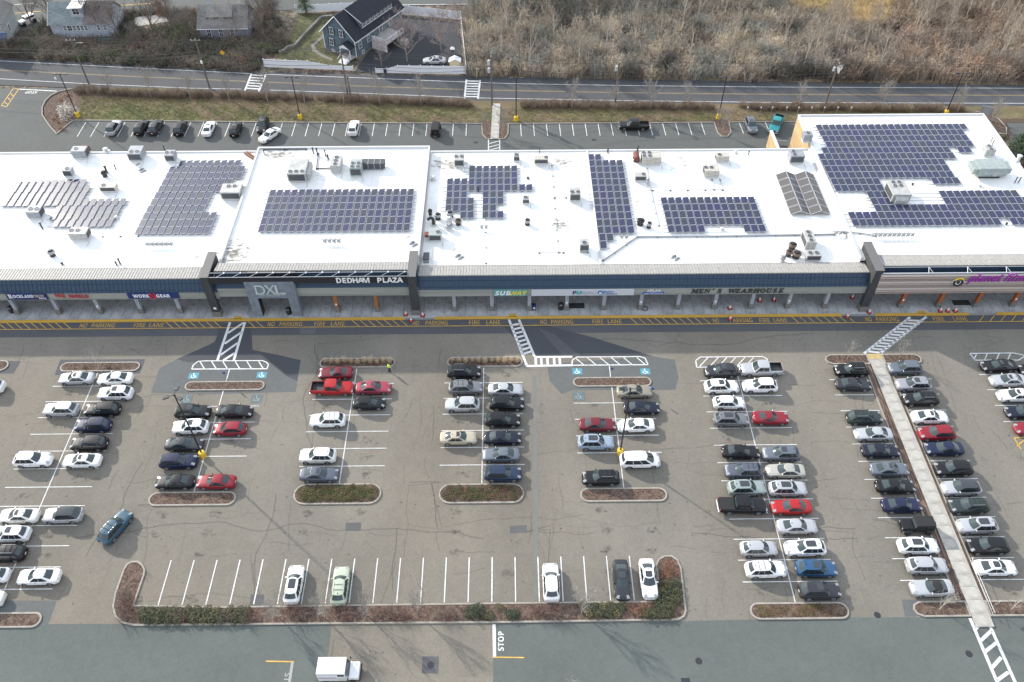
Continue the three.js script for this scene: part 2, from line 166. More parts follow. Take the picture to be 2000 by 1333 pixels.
{ // crosswalks
  const cw = (a, b) => pline(a, b, 0.36, M.paintWhite, 'crosswalk_bar', PY + 0.004);
  for (const q of [[[449, 630], [424, 705.5]], [[478, 630], [456, 705.5]], [[445, 651], [476, 630.5]], [[438.5, 672], [472, 649]], [[430.5, 694], [466, 669]], [[436, 704.5], [458, 690]]]) cw(...q);
  cw([994, 624.5], [1029, 715]); cw([1013.5, 624.5], [1044, 697]); for (let k = 0; k < 8; k++) { const t = (k + 0.9) / 9.4; cw([lerp(994, 1025, t), lerp(626, 702, t) + 3], [lerp(1013.5, 1044, t), lerp(624.5, 697, t) + 1]); }
  cw([1027, 715.5], [1119, 714]); cw([1044, 698], [1118, 697.5]); for (const x of [1046, 1057, 1069, 1082, 1093]) cw([x, 699], [x + 1, 714]);
  cw([1688, 691], [1778, 620]); cw([1719, 691], [1810, 619]); for (let k = 0; k < 12; k++) { const t = (k + 0.5) / 12.4; cw([lerp(1690, 1776, t), lerp(689, 621, t)], [lerp(1716, 1806, t) + 4, lerp(691, 620.5, t) + 2]); }
  cw([1895, 1208.5], [1951, 1340]); cw([1927.5, 1208.5], [1987, 1342]); for (const q of [[1906, 1229, 1925, 1210], [1915, 1253, 1937, 1233], [1923, 1275, 1946, 1257], [1938, 1305, 1956, 1285], [1948, 1330, 1970, 1314]]) cw([q[0], q[1]], [q[2], q[3]]);
  // hatched no-parking ends of two stall rows and of the row with the pickup
  const outline = (pts, n) => { for (let i = 1; i < pts.length; i++) pline(pts[i - 1], pts[i], 0.17, M.paintWhite, 'hatch_outline'); };
  outline([[374, 721.5], [377, 714], [386, 706.5], [400, 705.5], [512, 705], [520, 708], [524, 713], [521, 721], [374, 721.5]]); for (const x of [390, 413, 435, 459, 482, 505]) pline([x, 706.5], [x + 9, 721], 0.15, M.paintWhite, 'hatch_stripe');
  outline([[1117, 714], [1118, 704], [1126, 698], [1250, 697], [1260, 700], [1266, 713], [1117, 714]]); for (const x of [1123, 1147, 1172, 1194, 1218, 1244]) pline([x, 699], [x + 17, 713], 0.15, M.paintWhite, 'hatch_stripe');
  outline([[1361, 718], [1359, 705], [1368, 698], [1490, 697], [1499, 702], [1501, 716], [1361, 718]]); for (const x of [1383, 1403, 1420, 1437, 1455, 1472]) pline([x, 699], [x - 16, 716], 0.15, M.paintWhite, 'hatch_stripe');
  outline([[1895, 691], [1905, 704], [1990, 704], [2004, 695], [1980, 690], [1895, 691]]); for (const x of [1908, 1929, 1952, 1974]) pline([x, 691], [x - 5, 703], 0.15, M.paintWhite, 'hatch_stripe');
  // accessible bay symbols
  const blue = std([0.1, 0.36, 0.46], 0.8, 0, { map: scaled(mottleFine, 3) }), faded = std([0.15, 0.2, 0.205], 0.9, 0, { map: scaled(mottleFine, 2) }), fadedW = std([0.26, 0.28, 0.27], 0.9);
  for (const [x, y, w, h, f] of [[378, 734.5, 1.4, 1.1, 0], [511, 733, 1.4, 1.1, 0], [1127.5, 726, 1.4, 1.1, 0], [1260.5, 726, 1.4, 1.1, 0], [364, 780, 1.5, 1.5, 1], [501, 779, 1.5, 1.5, 1], [1130, 774, 1.6, 1.6, 1]]) { const [a, b] = G(x, y), s = f ? 1.1 : 0.95; obj('accessible_bay_panel', sheetG(rect(a - w / 2, a + w / 2, b - h / 2, b + h / 2), PY), f ? faded : blue, lot);
    const ring = new THREE.RingGeometry(0.26 * s, 0.34 * s, 16, 1, 2.4, 4.4).rotateX(-Math.PI / 2).translate(a - 0.05, PY + 0.006, b + 0.12), body = [stripG(a - 0.05, b - 0.32 * s, a - 0.02, b + 0.05, 0.1, PY + 0.006), stripG(a - 0.02, b + 0.05, a + 0.28 * s, b + 0.08, 0.09, PY + 0.008), stripG(a + 0.27 * s, b + 0.06, a + 0.36 * s, b + 0.34, 0.09, PY + 0.01), new THREE.CircleGeometry(0.09, 10).rotateX(-Math.PI / 2).translate(a - 0.07, PY + 0.006, b - 0.42 * s)]; obj('wheelchair_symbol', [ring, ...body], f ? fadedW : M.white, lot); }
  // lower driveway: stop bar, lettering, lane lines
  pline([965, 1220], [966, 1284], 0.35); pline([962, 1284.5], [1024, 1285.5], 0.14, M.paintYellow); pline([519, 1292.5], [574, 1293.5], 0.14, M.paintYellow); pline([571, 1294], [564, 1340], 0.3, std([0.3, 0.3, 0.29], 0.9));
  const put = (s, x, y, size, wide, m, rot) => { const g = textFlat(s, size, wide); g.rotateX(-Math.PI / 2); g.rotateY(rot); const [a, b] = G(x, y); obj('painted_lettering', g.translate(a, PY + 0.004, b), m, lot); };
  put('STOP', 984, 1253, 0.62, 2.2, M.paintWhite, Math.PI / 2); put('STOP', 553, 1335, 0.6, 2.1, std([0.3, 0.3, 0.29], 0.9), -Math.PI / 2);
}
// planting islands: kerb ring and mulch
const islands = {};
function island(key, pts, m = M.mulch, kerbW = 0.2) { const g = structure('planting_island'), inn = inset(pts, kerbW); obj('kerb', slabG(pts, -0.05, 0.14, [inn]), M.kerb, g); obj('mulch_bed', slabG(inn, -0.05, 0.11), m, g); islands[key] = g; return inn; }
island('i0', stadium(-78, -70.8, -79.6, -77.6)); island('i1', stadium(-63.3, -52.05, -79.1, -77.35)); island('i2', stadium(-44.75, -33.7, -75.35, -73.7)); island('i3', stadium(-26.7, -15.9, -79.5, -77.65)); island('i4', stadium(-8.55, 2.25, -79.5, -77.6)); island('i5', stadium(9.15, 20.1, -75.5, -73.8));
island('b2', stadium(-44.6, -33.8, -57.35, -55.35)); island('b3', stadium(-26.75, -15.8, -58.35, -55.35)); island('b4', stadium(-8.65, 2.0, -58.15, -55.3)); island('b5', stadium(8.95, 19.8, -57.35, -55.35)); island('b6', stadium(27.0, 38.1, -42, -40)); island('b1', stadium(-64, -52.1, -41.75, -39.95));
island('lip', P([[219, 1187], [224, 1160], [240, 1115], [247, 1103], [257, 1097], [270, 1097], [279, 1104], [284, 1114], [282, 1125], [262, 1183], [420, 1186], [700, 1182], [1000, 1178], [1290, 1175], [1280, 1105], [1285, 1093], [1298, 1086], [1312, 1086], [1324, 1094], [1331, 1110], [1341, 1195], [1337, 1206], [1325, 1213], [1000, 1218], [600, 1221], [262, 1224], [238, 1219], [224, 1206]]));
{ // concrete walk between two stall rows, with mulch either side
  const g = structure('centre_walk'), zs = -79.4, ze = -40.1, n = 25, step = (ze + 1.2 - zs - 1.0) / n, slab = bx(51.65, 53.65, -0.05, 0.15, 0, step - 0.02);
  for (let i = 0; i < n; i++) { const m = obj('slab', slab, i % 3 ? M.concretePale || (M.concretePale = std([0.5, 0.48, 0.43], 0.9, 0, { map: scaled(mottleSoft, 5) })) : M.concretePale2 || (M.concretePale2 = std([0.485, 0.467, 0.42], 0.9, 0, { map: scaled(mottleSoft, 4) })), g); m.position.z = zs + 1.0 + i * step; }
  const tact = std([0.62, 0.43, 0.1], 0.8, 0, { map: scaled(mottleFine, 2) }); obj('tactile_pad', bx(51.65, 53.65, -0.05, 0.13, zs, zs + 0.95), std([0.6, 0.46, 0.2], 0.8, 0, { map: scaled(mottleFine, 2) }), g); obj('tactile_pad', bx(51.65, 53.65, -0.05, 0.13, ze - 1.05, ze - 0.05), tact, g);
  const side = (x0, x1, xk) => { obj('mulch_bed', bx(x0, x1, -0.05, 0.11, zs + 1.9, ze - 1.85), M.mulch, g); obj('kerb', bx(Math.min(xk, xk + 0.18), Math.max(xk, xk + 0.18), -0.05, 0.14, zs + 1.9, ze - 1.85), M.kerb, g); };
  side(50.72, 51.64, 50.53); side(53.66, 53.98, 53.99);
  for (const [x0, x1] of [[45.35, 51.62], [53.68, 59.2]]) { const l = x0 < 50, pts = l ? [[51.62, zs], [46.3, zs], [45.6, zs + 0.35], [45.35, zs + 0.95], [45.6, zs + 1.55], [46.3, zs + 1.88], [51.62, zs + 1.88]] : [[53.68, zs], [58.3, zs], [59, zs + 0.35], [59.2, zs + 0.95], [59, zs + 1.55], [58.3, zs + 1.88], [53.68, zs + 1.88]]; island(l ? 'w7' : 'w8', pts); const q = pts.map(([x, z]) => [l ? x : x + (x > 54 ? 6 : 0), z - zs + ze - 1.9]); island(l ? 'v7' : 'v8', q); }
  // low hand rail at the lower end of the walk
  const rl = thing('handrail', 'low metal handrail beside the lower end of the concrete walk', 'handrail', [53.82, 0.1, -46.5]); for (const z of [0, 2.2, 4.4, 6.2]) obj('post', cyl(0.03, 0.03, 0.9, 0, 0, z, 6), M.steel, rl); obj('top_rail', rod([0, 0.9, -0.2], [0, 0.9, 6.4], 0.035), M.steel, rl); obj('lower_rail', rod([0, 0.45, -0.2], [0, 0.45, 6.4], 0.025), M.steel, rl);
}
{ // storefront walk: slabs, yellow kerb
  const g = structure('storefront_walk'), w = 1.56; const mats = [std([0.5, 0.51, 0.5], 0.9, 0, { map: scaled(mottleFine, 4) }), std([0.55, 0.55, 0.54], 0.9, 0, { map: scaled(mottleFine, 3) }), std([0.45, 0.46, 0.46], 0.9, 0, { map: scaled(mottleFine, 5) })], ge = [bx(0, w - 0.03, -0.05, 0.15, -90.22, -87.36), bx(0, w - 0.03, -0.05, 0.15, -93.6, -90.25)];
  let k = 0; for (let x = -92; x < 86; x += w) for (const gg of ge) { k = (k * 7 + 3) % 11; const m = obj('slab', gg, mats[k < 6 ? 0 : k < 9 ? 1 : 2], g); m.position.x = x; }
  for (const [x0, x1] of [[-92, -15.2], [-10.8, 50.2], [55.2, 69.3], [73.4, 86]]) obj('yellow_kerb', bx(x0, x1, -0.05, 0.165, -87.55, -87.08), M.kerbYellow, g);
  for (const [x0, x1] of [[-15.2, -10.8], [50.2, 55.2], [69.3, 73.4]]) obj('fresh_kerb', bx(x0, x1, -0.05, 0.155, -87.34, -87.1), M.concrete, g);
  for (const [x, y] of [[465, 622], [1001, 618], [1800, 612]]) { const [a] = G(x, y); obj('tactile_pad', bx(a - 0.6, a + 0.6, 0.15, 0.165, -88.0, -87.36), M.kerbYellow, g); }
  const ramp = std([0.62, 0.63, 0.63], 0.9, 0, { map: scaled(mottleFine, 3) }); for (const [x, y] of [[468, 612], [1001, 610], [1790, 603], [1262, 613], [850, 612]]) { const [a] = G(x, y); obj('kerb_ramp', sheetG([[a - 0.7, -89], [a + 0.7, -89], [a + 1.9, -87.4], [a - 1.9, -87.4]], 0.156), ramp, g); }
  for (const [x0, x1] of [[-15.2, -10.6], [50.0, 55]]) obj('kerb_ramp', sheetG(rect(x0, x1, -88.6, -87.4), 0.157), ramp, g);
  const mat2 = std([0.03, 0.032, 0.034], 0.95); for (const [x, y, wd, dp] of [[1126, 599, 2.4, 1.1], [1877, 593, 2.6, 1.1]]) { const [a, b] = G(x, y); single('door_mat', box(wd, 0.02, dp, a, 0.17, b), mat2, x < 1500 ? 'black doormat on the walk below the white fascia panel' : 'black doormat on the walk between orange columns', 'doormat'); }
}
// ---------------------------------------------------------------- rear lot, verge, roads
const rear = structure('rear_lot');
obj('asphalt', sheetG([[-180, -118], [62, -118], [62, -140.55], ...P([[1430, 239.5], [1395, 239.5], [990, 242], [945, 242], [830, 241.5], [500, 239], [300, 236.5], [142, 234], [110, 262], [82, 225], [84, 200], [112, 178], [150, 171]]), [-180, -152]], -0.02), MA.back, rear);
for (let k = 0; k < 30; k++) { const x = -80.75 + k * 2.529; obj('stall_line', stripG(x, -140.9 + k * 0.02, x, -136 + k * 0.02, 0.13, 0.0), M.paintWhite, rear); }
for (let k = 0; k < 15; k++) { const x = 2.94 + k * 2.48; obj('stall_line', stripG(x, -140.2, x + 0.1, -135.2, 0.13, 0.0), M.paintWhite, rear); }
for (const x of [45, 47.5, 50]) obj('stall_line', stripG(x, -140.2, x + 0.1, -135.6, 0.13, 0.0), M.paintWhite, rear);
const rl = (a, b, w, m, n) => { const p = G(...a), q = G(...b); return obj(n, stripG(p[0], p[1], q[0], q[1], w, 0.002), m, rear); };
for (const q of [[954, 272, 954, 298], [976, 272, 976, 298], [954, 281, 976, 275], [954, 288, 976, 282], [954, 294, 976, 288]]) rl([q[0], q[1]], [q[2], q[3]], 0.18, M.paintWhite, 'crosswalk_bar');
for (const q of [[2, 206, 26, 172], [12, 209, 36, 174], [2, 206, 12, 209], [26, 172, 36, 174], [8, 199, 14, 204], [14, 191, 20, 196], [20, 183, 26, 188]]) rl([q[0], q[1]], [q[2], q[3]], 0.16, M.paintYellow, 'island_marking'); rl([34, 174], [110, 178], 0.25, M.paintWhite, 'painted_line');
{ const g = textFlat('STOP', 0.9, 2.3); g.rotateX(-Math.PI / 2); g.rotateY(Math.PI); const [a, b] = G(62, 178); obj('painted_lettering', g.translate(a, 0.002, b), M.paintWhite, rear); }
{ const [a, b] = G(929, 278); obj('drain_grate', box(0.8, 0.03, 0.5, a, -0.005, b), M.darkMetal, rear); const [c, d] = G(1160, 273); obj('drain_grate', box(0.8, 0.03, 0.5, c, -0.005, d), M.darkMetal, rear); }
function kerbLine(list, parent, w = 0.18, h = 0.13) { const pts = list.map(p => Array.isArray(p) && p.length === 2 ? G(p[0], p[1]) : p); for (let i = 1; i < pts.length; i++) { const [a, b] = pts[i - 1], [c, d] = pts[i], L = Math.hypot(c - a, d - b); const g = box(L + 0.1, h + 0.06 + i % 2 * 0.003, w, 0, (h - 0.06) / 2, 0, -Math.atan2(d - b, c - a)); obj('kerb', g.translate((a + c) / 2, 0, (b + d) / 2), M.kerb, parent); } }
const verge = structure('grass_verge');
{
  const W = 1024, H = 128, t = texture(W, H, (u, v) => { const X = u * 145, Z = v * 12; const n = big(X / 4, Z / 4), m = big(X / 1.1 + 40, Z / 1.1), f = R0(); let green = clamp((n - 0.42) * 3.2, 0, 1) * clamp(v * 2.4 - 0.5, 0, 1) * (u < 0.2 ? 0.9 : u < 0.62 ? 0.35 : 0.3); if (u < 0.14) green = Math.max(green, clamp(v * 2 - 0.5, 0, 0.8) * (0.35 + 0.5 * m)); const br = [112, 98, 74], gr = [92, 98, 56], da = [84, 68, 54]; const k = clamp((0.5 - v) * 1.8 + (m - 0.5) * 1.2, 0, 1); let c = br.map((q, i) => lerp(q, da[i], k)); c = c.map((q, i) => lerp(q, gr[i], green)); const j = 0.78 + 0.3 * m + 0.2 * (f - 0.5); return c.map(q => q * j); });
  const m = std([1, 1, 1], 1, 0, { map: t, bumpMap: t, bumpScale: 0.06 }); t.repeat.set(1 / 145, -1 / 12); t.offset.set(84 / 145, 152 / 12);
  obj('turf', sheetG(P([[140, 172], [300, 172], [480, 181], [700, 188], [940, 197], [1500, 204], [2000, 208], [2100, 240], [1500, 238.5], [1430, 238.5], [1395, 239], [990, 241.5], [945, 241.5], [830, 241], [500, 238.5], [300, 236], [146, 234], [157, 200]]), 0.03), m, verge);
  kerbLine([[110, 262], [142, 235.5], [300, 236.8], [500, 239], [700, 240.5], [940, 242]], verge); kerbLine([[992, 242], [1200, 241], [1395, 239.5]], verge); kerbLine([[1424, 239.5], [1500, 238.3], [1560, 238]], verge); kerbLine([[110, 262], [96, 246], [82, 225], [82, 210], [88, 197], [100, 186], [115, 179], [150, 172]], verge);
  obj('mulch_bed', slabG(P([[150, 175], [118, 181], [98, 192], [86, 210], [85, 224], [112, 258], [120, 258], [140, 236], [157, 205]]), -0.03, 0.06), M.mulch, verge);
  obj('mulch_bed', slabG(P([[942, 238], [959, 238], [959, 271], [950, 270], [943, 262]]), -0.05, 0.08), M.mulch, verge); obj('mulch_bed', slabG(P([[975, 238], [992, 238], [991, 262], [985, 270], [975, 271]]), -0.05, 0.08), M.mulch, verge); obj('mulch_bed', slabG(P([[1396, 234], [1424, 234], [1427, 258], [1421, 265], [1410, 266], [1402, 260]]), -0.05, 0.08), M.mulch, verge);
  kerbLine([[941, 242], [942, 262], [949, 271], [961, 272.5]], verge); kerbLine([[974, 272.5], [986, 271], [992, 262], [993, 242]], verge); kerbLine([[1395, 239], [1402, 260], [1410, 267], [1421, 267], [1428, 259], [1424, 239]], verge);
  const wp = G(966, 272), wq = G(970, 203); const n = 9; for (let i = 0; i < n; i++) { const z0 = lerp(wp[1], wq[1], i / n), z1 = lerp(wp[1], wq[1], (i + 1) / n); obj('path_slab', box(1.55, 0.1, z0 - z1 - 0.03, lerp(wp[0], wq[0], (i + 0.5) / n), 0.06, (z0 + z1) / 2), M.concretePale, verge); }
  obj('mulch_bed', slabG(P([[1905, 215], [1940, 222], [1965, 240], [1968, 262], [1935, 262], [1915, 240]]), -0.03, 0.06), M.mulch, verge); kerbLine([[1903, 218], [1925, 222], [1950, 232], [1966, 250], [1966, 262], [1935, 261]], verge);
}
{
  const road = structure('road'), nearE = [[150, 171.5], [300, 176], [480, 180.5], [700, 188], [940, 197], [1250, 201], [1500, 203.5], [2000, 207]], farE = [[2000, 165], [1750, 161.5], [1500, 158], [1250, 154.5], [1000, 149.5], [900, 149], [700, 145.5], [500, 140.5], [250, 127], [0, 113]];
  obj('asphalt', sheetG([[-190, -158], ...P([[0, 166]]), ...P(nearE), [190, -142], [190, -149], ...P(farE), [-190, -176]], -0.01), MA.road, road);
  const run = (pts, w, m, n) => { const q = P(pts); for (let i = 1; i < q.length; i++) obj(n, stripG(...q[i - 1], ...q[i], w, 0.008), m, road); };
  run([[-60, 151.5], [0, 154], [175, 164], [375, 172.5], [470, 174]], 0.14, M.paintWhite, 'edge_line'); run([[527, 176], [700, 182], [905, 190.2]], 0.14, M.paintWhite, 'edge_line'); run([[935, 191.5], [1240, 196.8]], 0.14, M.paintWhite, 'edge_line'); run([[1248, 197], [1500, 200], [2000, 202], [2200, 203]], 0.14, M.paintWhite, 'edge_line');
  run([[-60, 116], [0, 119], [250, 132], [490, 144]], 0.14, M.paintWhite, 'edge_line'); run([[520, 145.3], [700, 152], [910, 160.3]], 0.14, M.paintWhite, 'edge_line'); run([[938, 161.3], [1000, 163.5], [1250, 167.5], [1500, 170], [2000, 172.5], [2200, 174]], 0.14, M.paintWhite, 'edge_line');
  for (const o of [0, 1.1]) { const f = pts => pts.map(([x, y]) => [x, y + o - 0.5]); run(f([[-60, 134], [0, 137], [250, 149], [480, 159]]), 0.09, M.paintFaded, 'centre_line'); run(f([[522, 160.5], [700, 168], [905, 175]]), 0.09, M.paintFaded, 'centre_line'); run(f([[938, 175.8], [1105, 179]]), 0.09, M.paintFaded, 'centre_line'); run(f([[1122, 179.5], [1266, 181.8]]), 0.09, M.paintFaded, 'centre_line'); run(f([[1284, 182], [1500, 184.3], [2000, 186.5], [2200, 187]]), 0.09, M.paintFaded, 'centre_line'); }
  const bar = (a, b, w) => { const p = G(...a), q = G(...b); obj('crosswalk_bar', stripG(...p, ...q, w, 0.014), M.paintWhite, road); };
  bar([491, 143.5], [478, 177], 0.35); bar([519, 145], [505, 179], 0.35); for (let k = 0; k < 6; k++) { const t = (k + 0.3) / 6; bar([lerp(492, 479, t), lerp(145, 176, t)], [lerp(518, 506, t), lerp(146.5, 178, t)], 0.4); }
  bar([911, 155.5], [907, 193], 0.35); bar([937.5, 156.5], [933.5, 193], 0.35); for (let k = 0; k < 7; k++) { const t = (k + 0.35) / 7; bar([lerp(911, 907, t), lerp(156.5, 192, t)], [lerp(937, 934, t), lerp(157, 192.5, t)], 0.4); }
  obj('far_street_asphalt', sheetG([[-230, -181], ...P([[0, 49], [120, 36], [260, 24], [500, 22], [740, 11], [1000, 8], [1090, 2]]), [30, -215], [-230, -215]], -0.03), MA.back, road); { const q = P([[-40, 31], [25, 26], [125, 18], [300, 6]]); for (let i = 1; i < q.length; i++) obj('centre_line', stripG(...q[i - 1], ...q[i], 0.25, -0.015), M.paintYellow, road); const e = P([[-40, 14], [65, 6]]); obj('edge_line', stripG(...e[0], ...e[1], 0.2, -0.015), M.paintWhite, road); const f = P([[735, 9.5], [1060, 6.5]]); obj('edge_line', stripG(...f[0], ...f[1], 0.2, -0.015), M.paintWhite, road); }
  obj('side_road_asphalt', sheetG([...P([[1895, 204], [1930, 215], [1960, 232], [1975, 255], [1980, 300]]), [130, -118], [190, -118], [190, -144], ...P([[2000, 206]])], -0.015), MA.back, road);
}
// ---------------------------------------------------------------- the strip of shops
function HZ(px, py, z) { camRay.set(px - 1000, 666.5 - py, -CAM.f).applyEuler(camera.rotation); const t = z / camRay.z; return [camRay.x * t, CAM.h + camRay.y * t]; }   // pixel -> point on the upright plane at z
const roofTex = (() => { // white membrane with weld seams, ponding stains and grit; x -92..87, z -131..-91
  const W = 2048, H = 512, c = document.createElement('canvas'); c.width = W; c.height = H; const x = c.getContext('2d'), im = x.createImageData(W, H), r = rng(5), a = noiseGrid(64, 41), b = noiseGrid(256, 42);
  for (let j = 0; j < H; j++) for (let i = 0; i < W; i++) { const X = i / W * 179, Y = j / H * 40, q = 236 + 14 * (a(X / 5, Y / 5) - 0.5) + 10 * (b(X / 0.8, Y / 0.8) - 0.5) + 5 * (r() - 0.5), k = (j * W + i) * 4; im.data[k] = q; im.data[k + 1] = q; im.data[k + 2] = q * 0.985; im.data[k + 3] = 255; }
  x.putImageData(im, 0, 0); const px = (X, Z) => [(X + 92) / 179 * W, (Z + 131) / 40 * H];
  x.strokeStyle = 'rgba(150,150,150,0.35)'; x.lineWidth = 1; for (let X = -92; X < 87; X += 3.05) { const [p] = px(X, 0); x.beginPath(); x.moveTo(p, 0); x.lineTo(p, H); x.globalAlpha = 0.4; x.stroke(); }
  const stain = (sx, sy, h, rx, rz, n, al) => { const [X, Z] = G(sx, sy, h); for (let k = 0; k < n; k++) { const [p, q] = px(X + (r() + r() + r() - 1.5) * rx, Z + (r() + r() + r() - 1.5) * rz); x.globalAlpha = al * r(); x.fillStyle = r() < 0.5 ? '#4a4842' : '#6b675f'; x.beginPath(); x.ellipse(p, q, 1 + 5 * r(), 0.6 + 2 * r(), 0, 0, 7); x.fill(); } };
  stain(28, 463, 6, 4.5, 3, 150, 0.1); stain(455, 497, 7, 3, 3, 420, 0.5); stain(545, 302, 7, 3.5, 1.2, 260, 0.4); stain(878, 322, 6, 3, 1.8, 260, 0.4); stain(1098, 317, 6, 1.8, 1.2, 120, 0.4); stain(1336, 320, 6, 2, 2.4, 140, 0.35); stain(1098, 440, 6, 1.6, 1, 110, 0.4); stain(385, 505, 6, 2.4, 1, 60, 0.3); stain(1253, 400, 6, 1, 3, 60, 0.25); stain(605, 345, 7, 3, 1.6, 60, 0.14); stain(1400, 500, 6, 3, 1.5, 30, 0.12); stain(1820, 300, 7, 3, 1, 60, 0.12); stain(1760, 395, 7, 3, 2, 30, 0.14);
  for (let k = 0; k < 900; k++) { x.globalAlpha = 0.12 * r(); x.fillStyle = '#77746c'; x.beginPath(); x.ellipse(r() * W, r() * H, 1 + 2 * r(), 0.6 + r(), 0, 0, 7); x.fill(); }
  const t = new THREE.CanvasTexture(c); t.colorSpace = THREE.SRGBColorSpace; t.wrapS = t.wrapT = THREE.RepeatWrapping; t.repeat.set(1 / 179, 1 / 40); t.offset.set(92 / 179, -91 / 40); return t;
})();
const MB = {
  roof: std([0.9, 0.9, 0.89], 0.75, 0, { map: roofTex }), parapet: std([0.72, 0.72, 0.71], 0.75, 0, { map: scaled(mottleSoft, 6) }), fascia: std([0.37, 0.38, 0.34], 0.8, 0, { map: scaled(mottleSoft, 5) }), blue: std([0.026, 0.06, 0.105], 0.5, 0.1, { map: scaled(mottleSoft, 3) }), blueRib: std([0.016, 0.045, 0.09], 0.5, 0.1), coping: std([0.43, 0.415, 0.385], 0.6, 0, { map: scaled(mottleSoft, 3) }), copingRib: std([0.3, 0.29, 0.27], 0.6, 0), wing: std([0.062, 0.064, 0.068], 0.75, 0, { map: scaled(mottleFine, 5) }), wingCap: std([0.12, 0.118, 0.115], 0.7), stone: std([0.24, 0.225, 0.205], 0.95, 0, { map: scaled(mottleFine, 1.5), bumpMap: scaled(mottleFine, 1.5), bumpScale: 0.02 }),
  wall: std([0.42, 0.36, 0.27], 0.9, 0, { map: scaled(mottleSoft, 6) }), tan: std([0.62, 0.45, 0.24], 0.9, 0, { map: scaled(mottleSoft, 4) }), column: std([0.4, 0.43, 0.47], 0.7, 0, { map: scaled(mottleSoft, 2) }), wood: std([0.42, 0.17, 0.05], 0.6, 0, { map: scaled(mottleFine, 1.5) }), woodDeep: std([0.45, 0.14, 0.045], 0.6, 0, { map: scaled(mottleFine, 1.5) }), soffit: std([0.25, 0.25, 0.24], 0.9)
};
function profile(pts, x0, x1) { const s = new THREE.Shape(pts.map(([z, y]) => new THREE.Vector2(-z, y))), g = new THREE.ExtrudeGeometry(s, { depth: x1 - x0, bevelEnabled: false }); g.rotateY(Math.PI / 2); return g.translate(x0, 0, 0); }   // section in (z, y), run along x
function ribs(x0, x1, step, a, b, w, h) { const out = []; const dz = b[0] - a[0], dy = b[1] - a[1], L = Math.hypot(dz, dy), nz = -dy / L, ny = dz / L; const s = (nz * 1 + ny * 1) > 0 || ny > 0 ? 1 : -1; for (let x = x0; x < x1; x += step) { const p = (t, e) => [t[0] + nz * s * e, t[1] + ny * s * e]; const A = p(a, h), B = p(b, h), q = (xx, t) => [xx, t[1], t[0]]; out.push(quad(q(x - w, A), q(x + w, A), q(x + w, B), q(x - w, B)), quad(q(x - w, a), q(x - w, A), q(x - w, B), q(x - w, b)), quad(q(x + w, a), q(x + w, A), q(x + w, B), q(x + w, b))); } return out; }
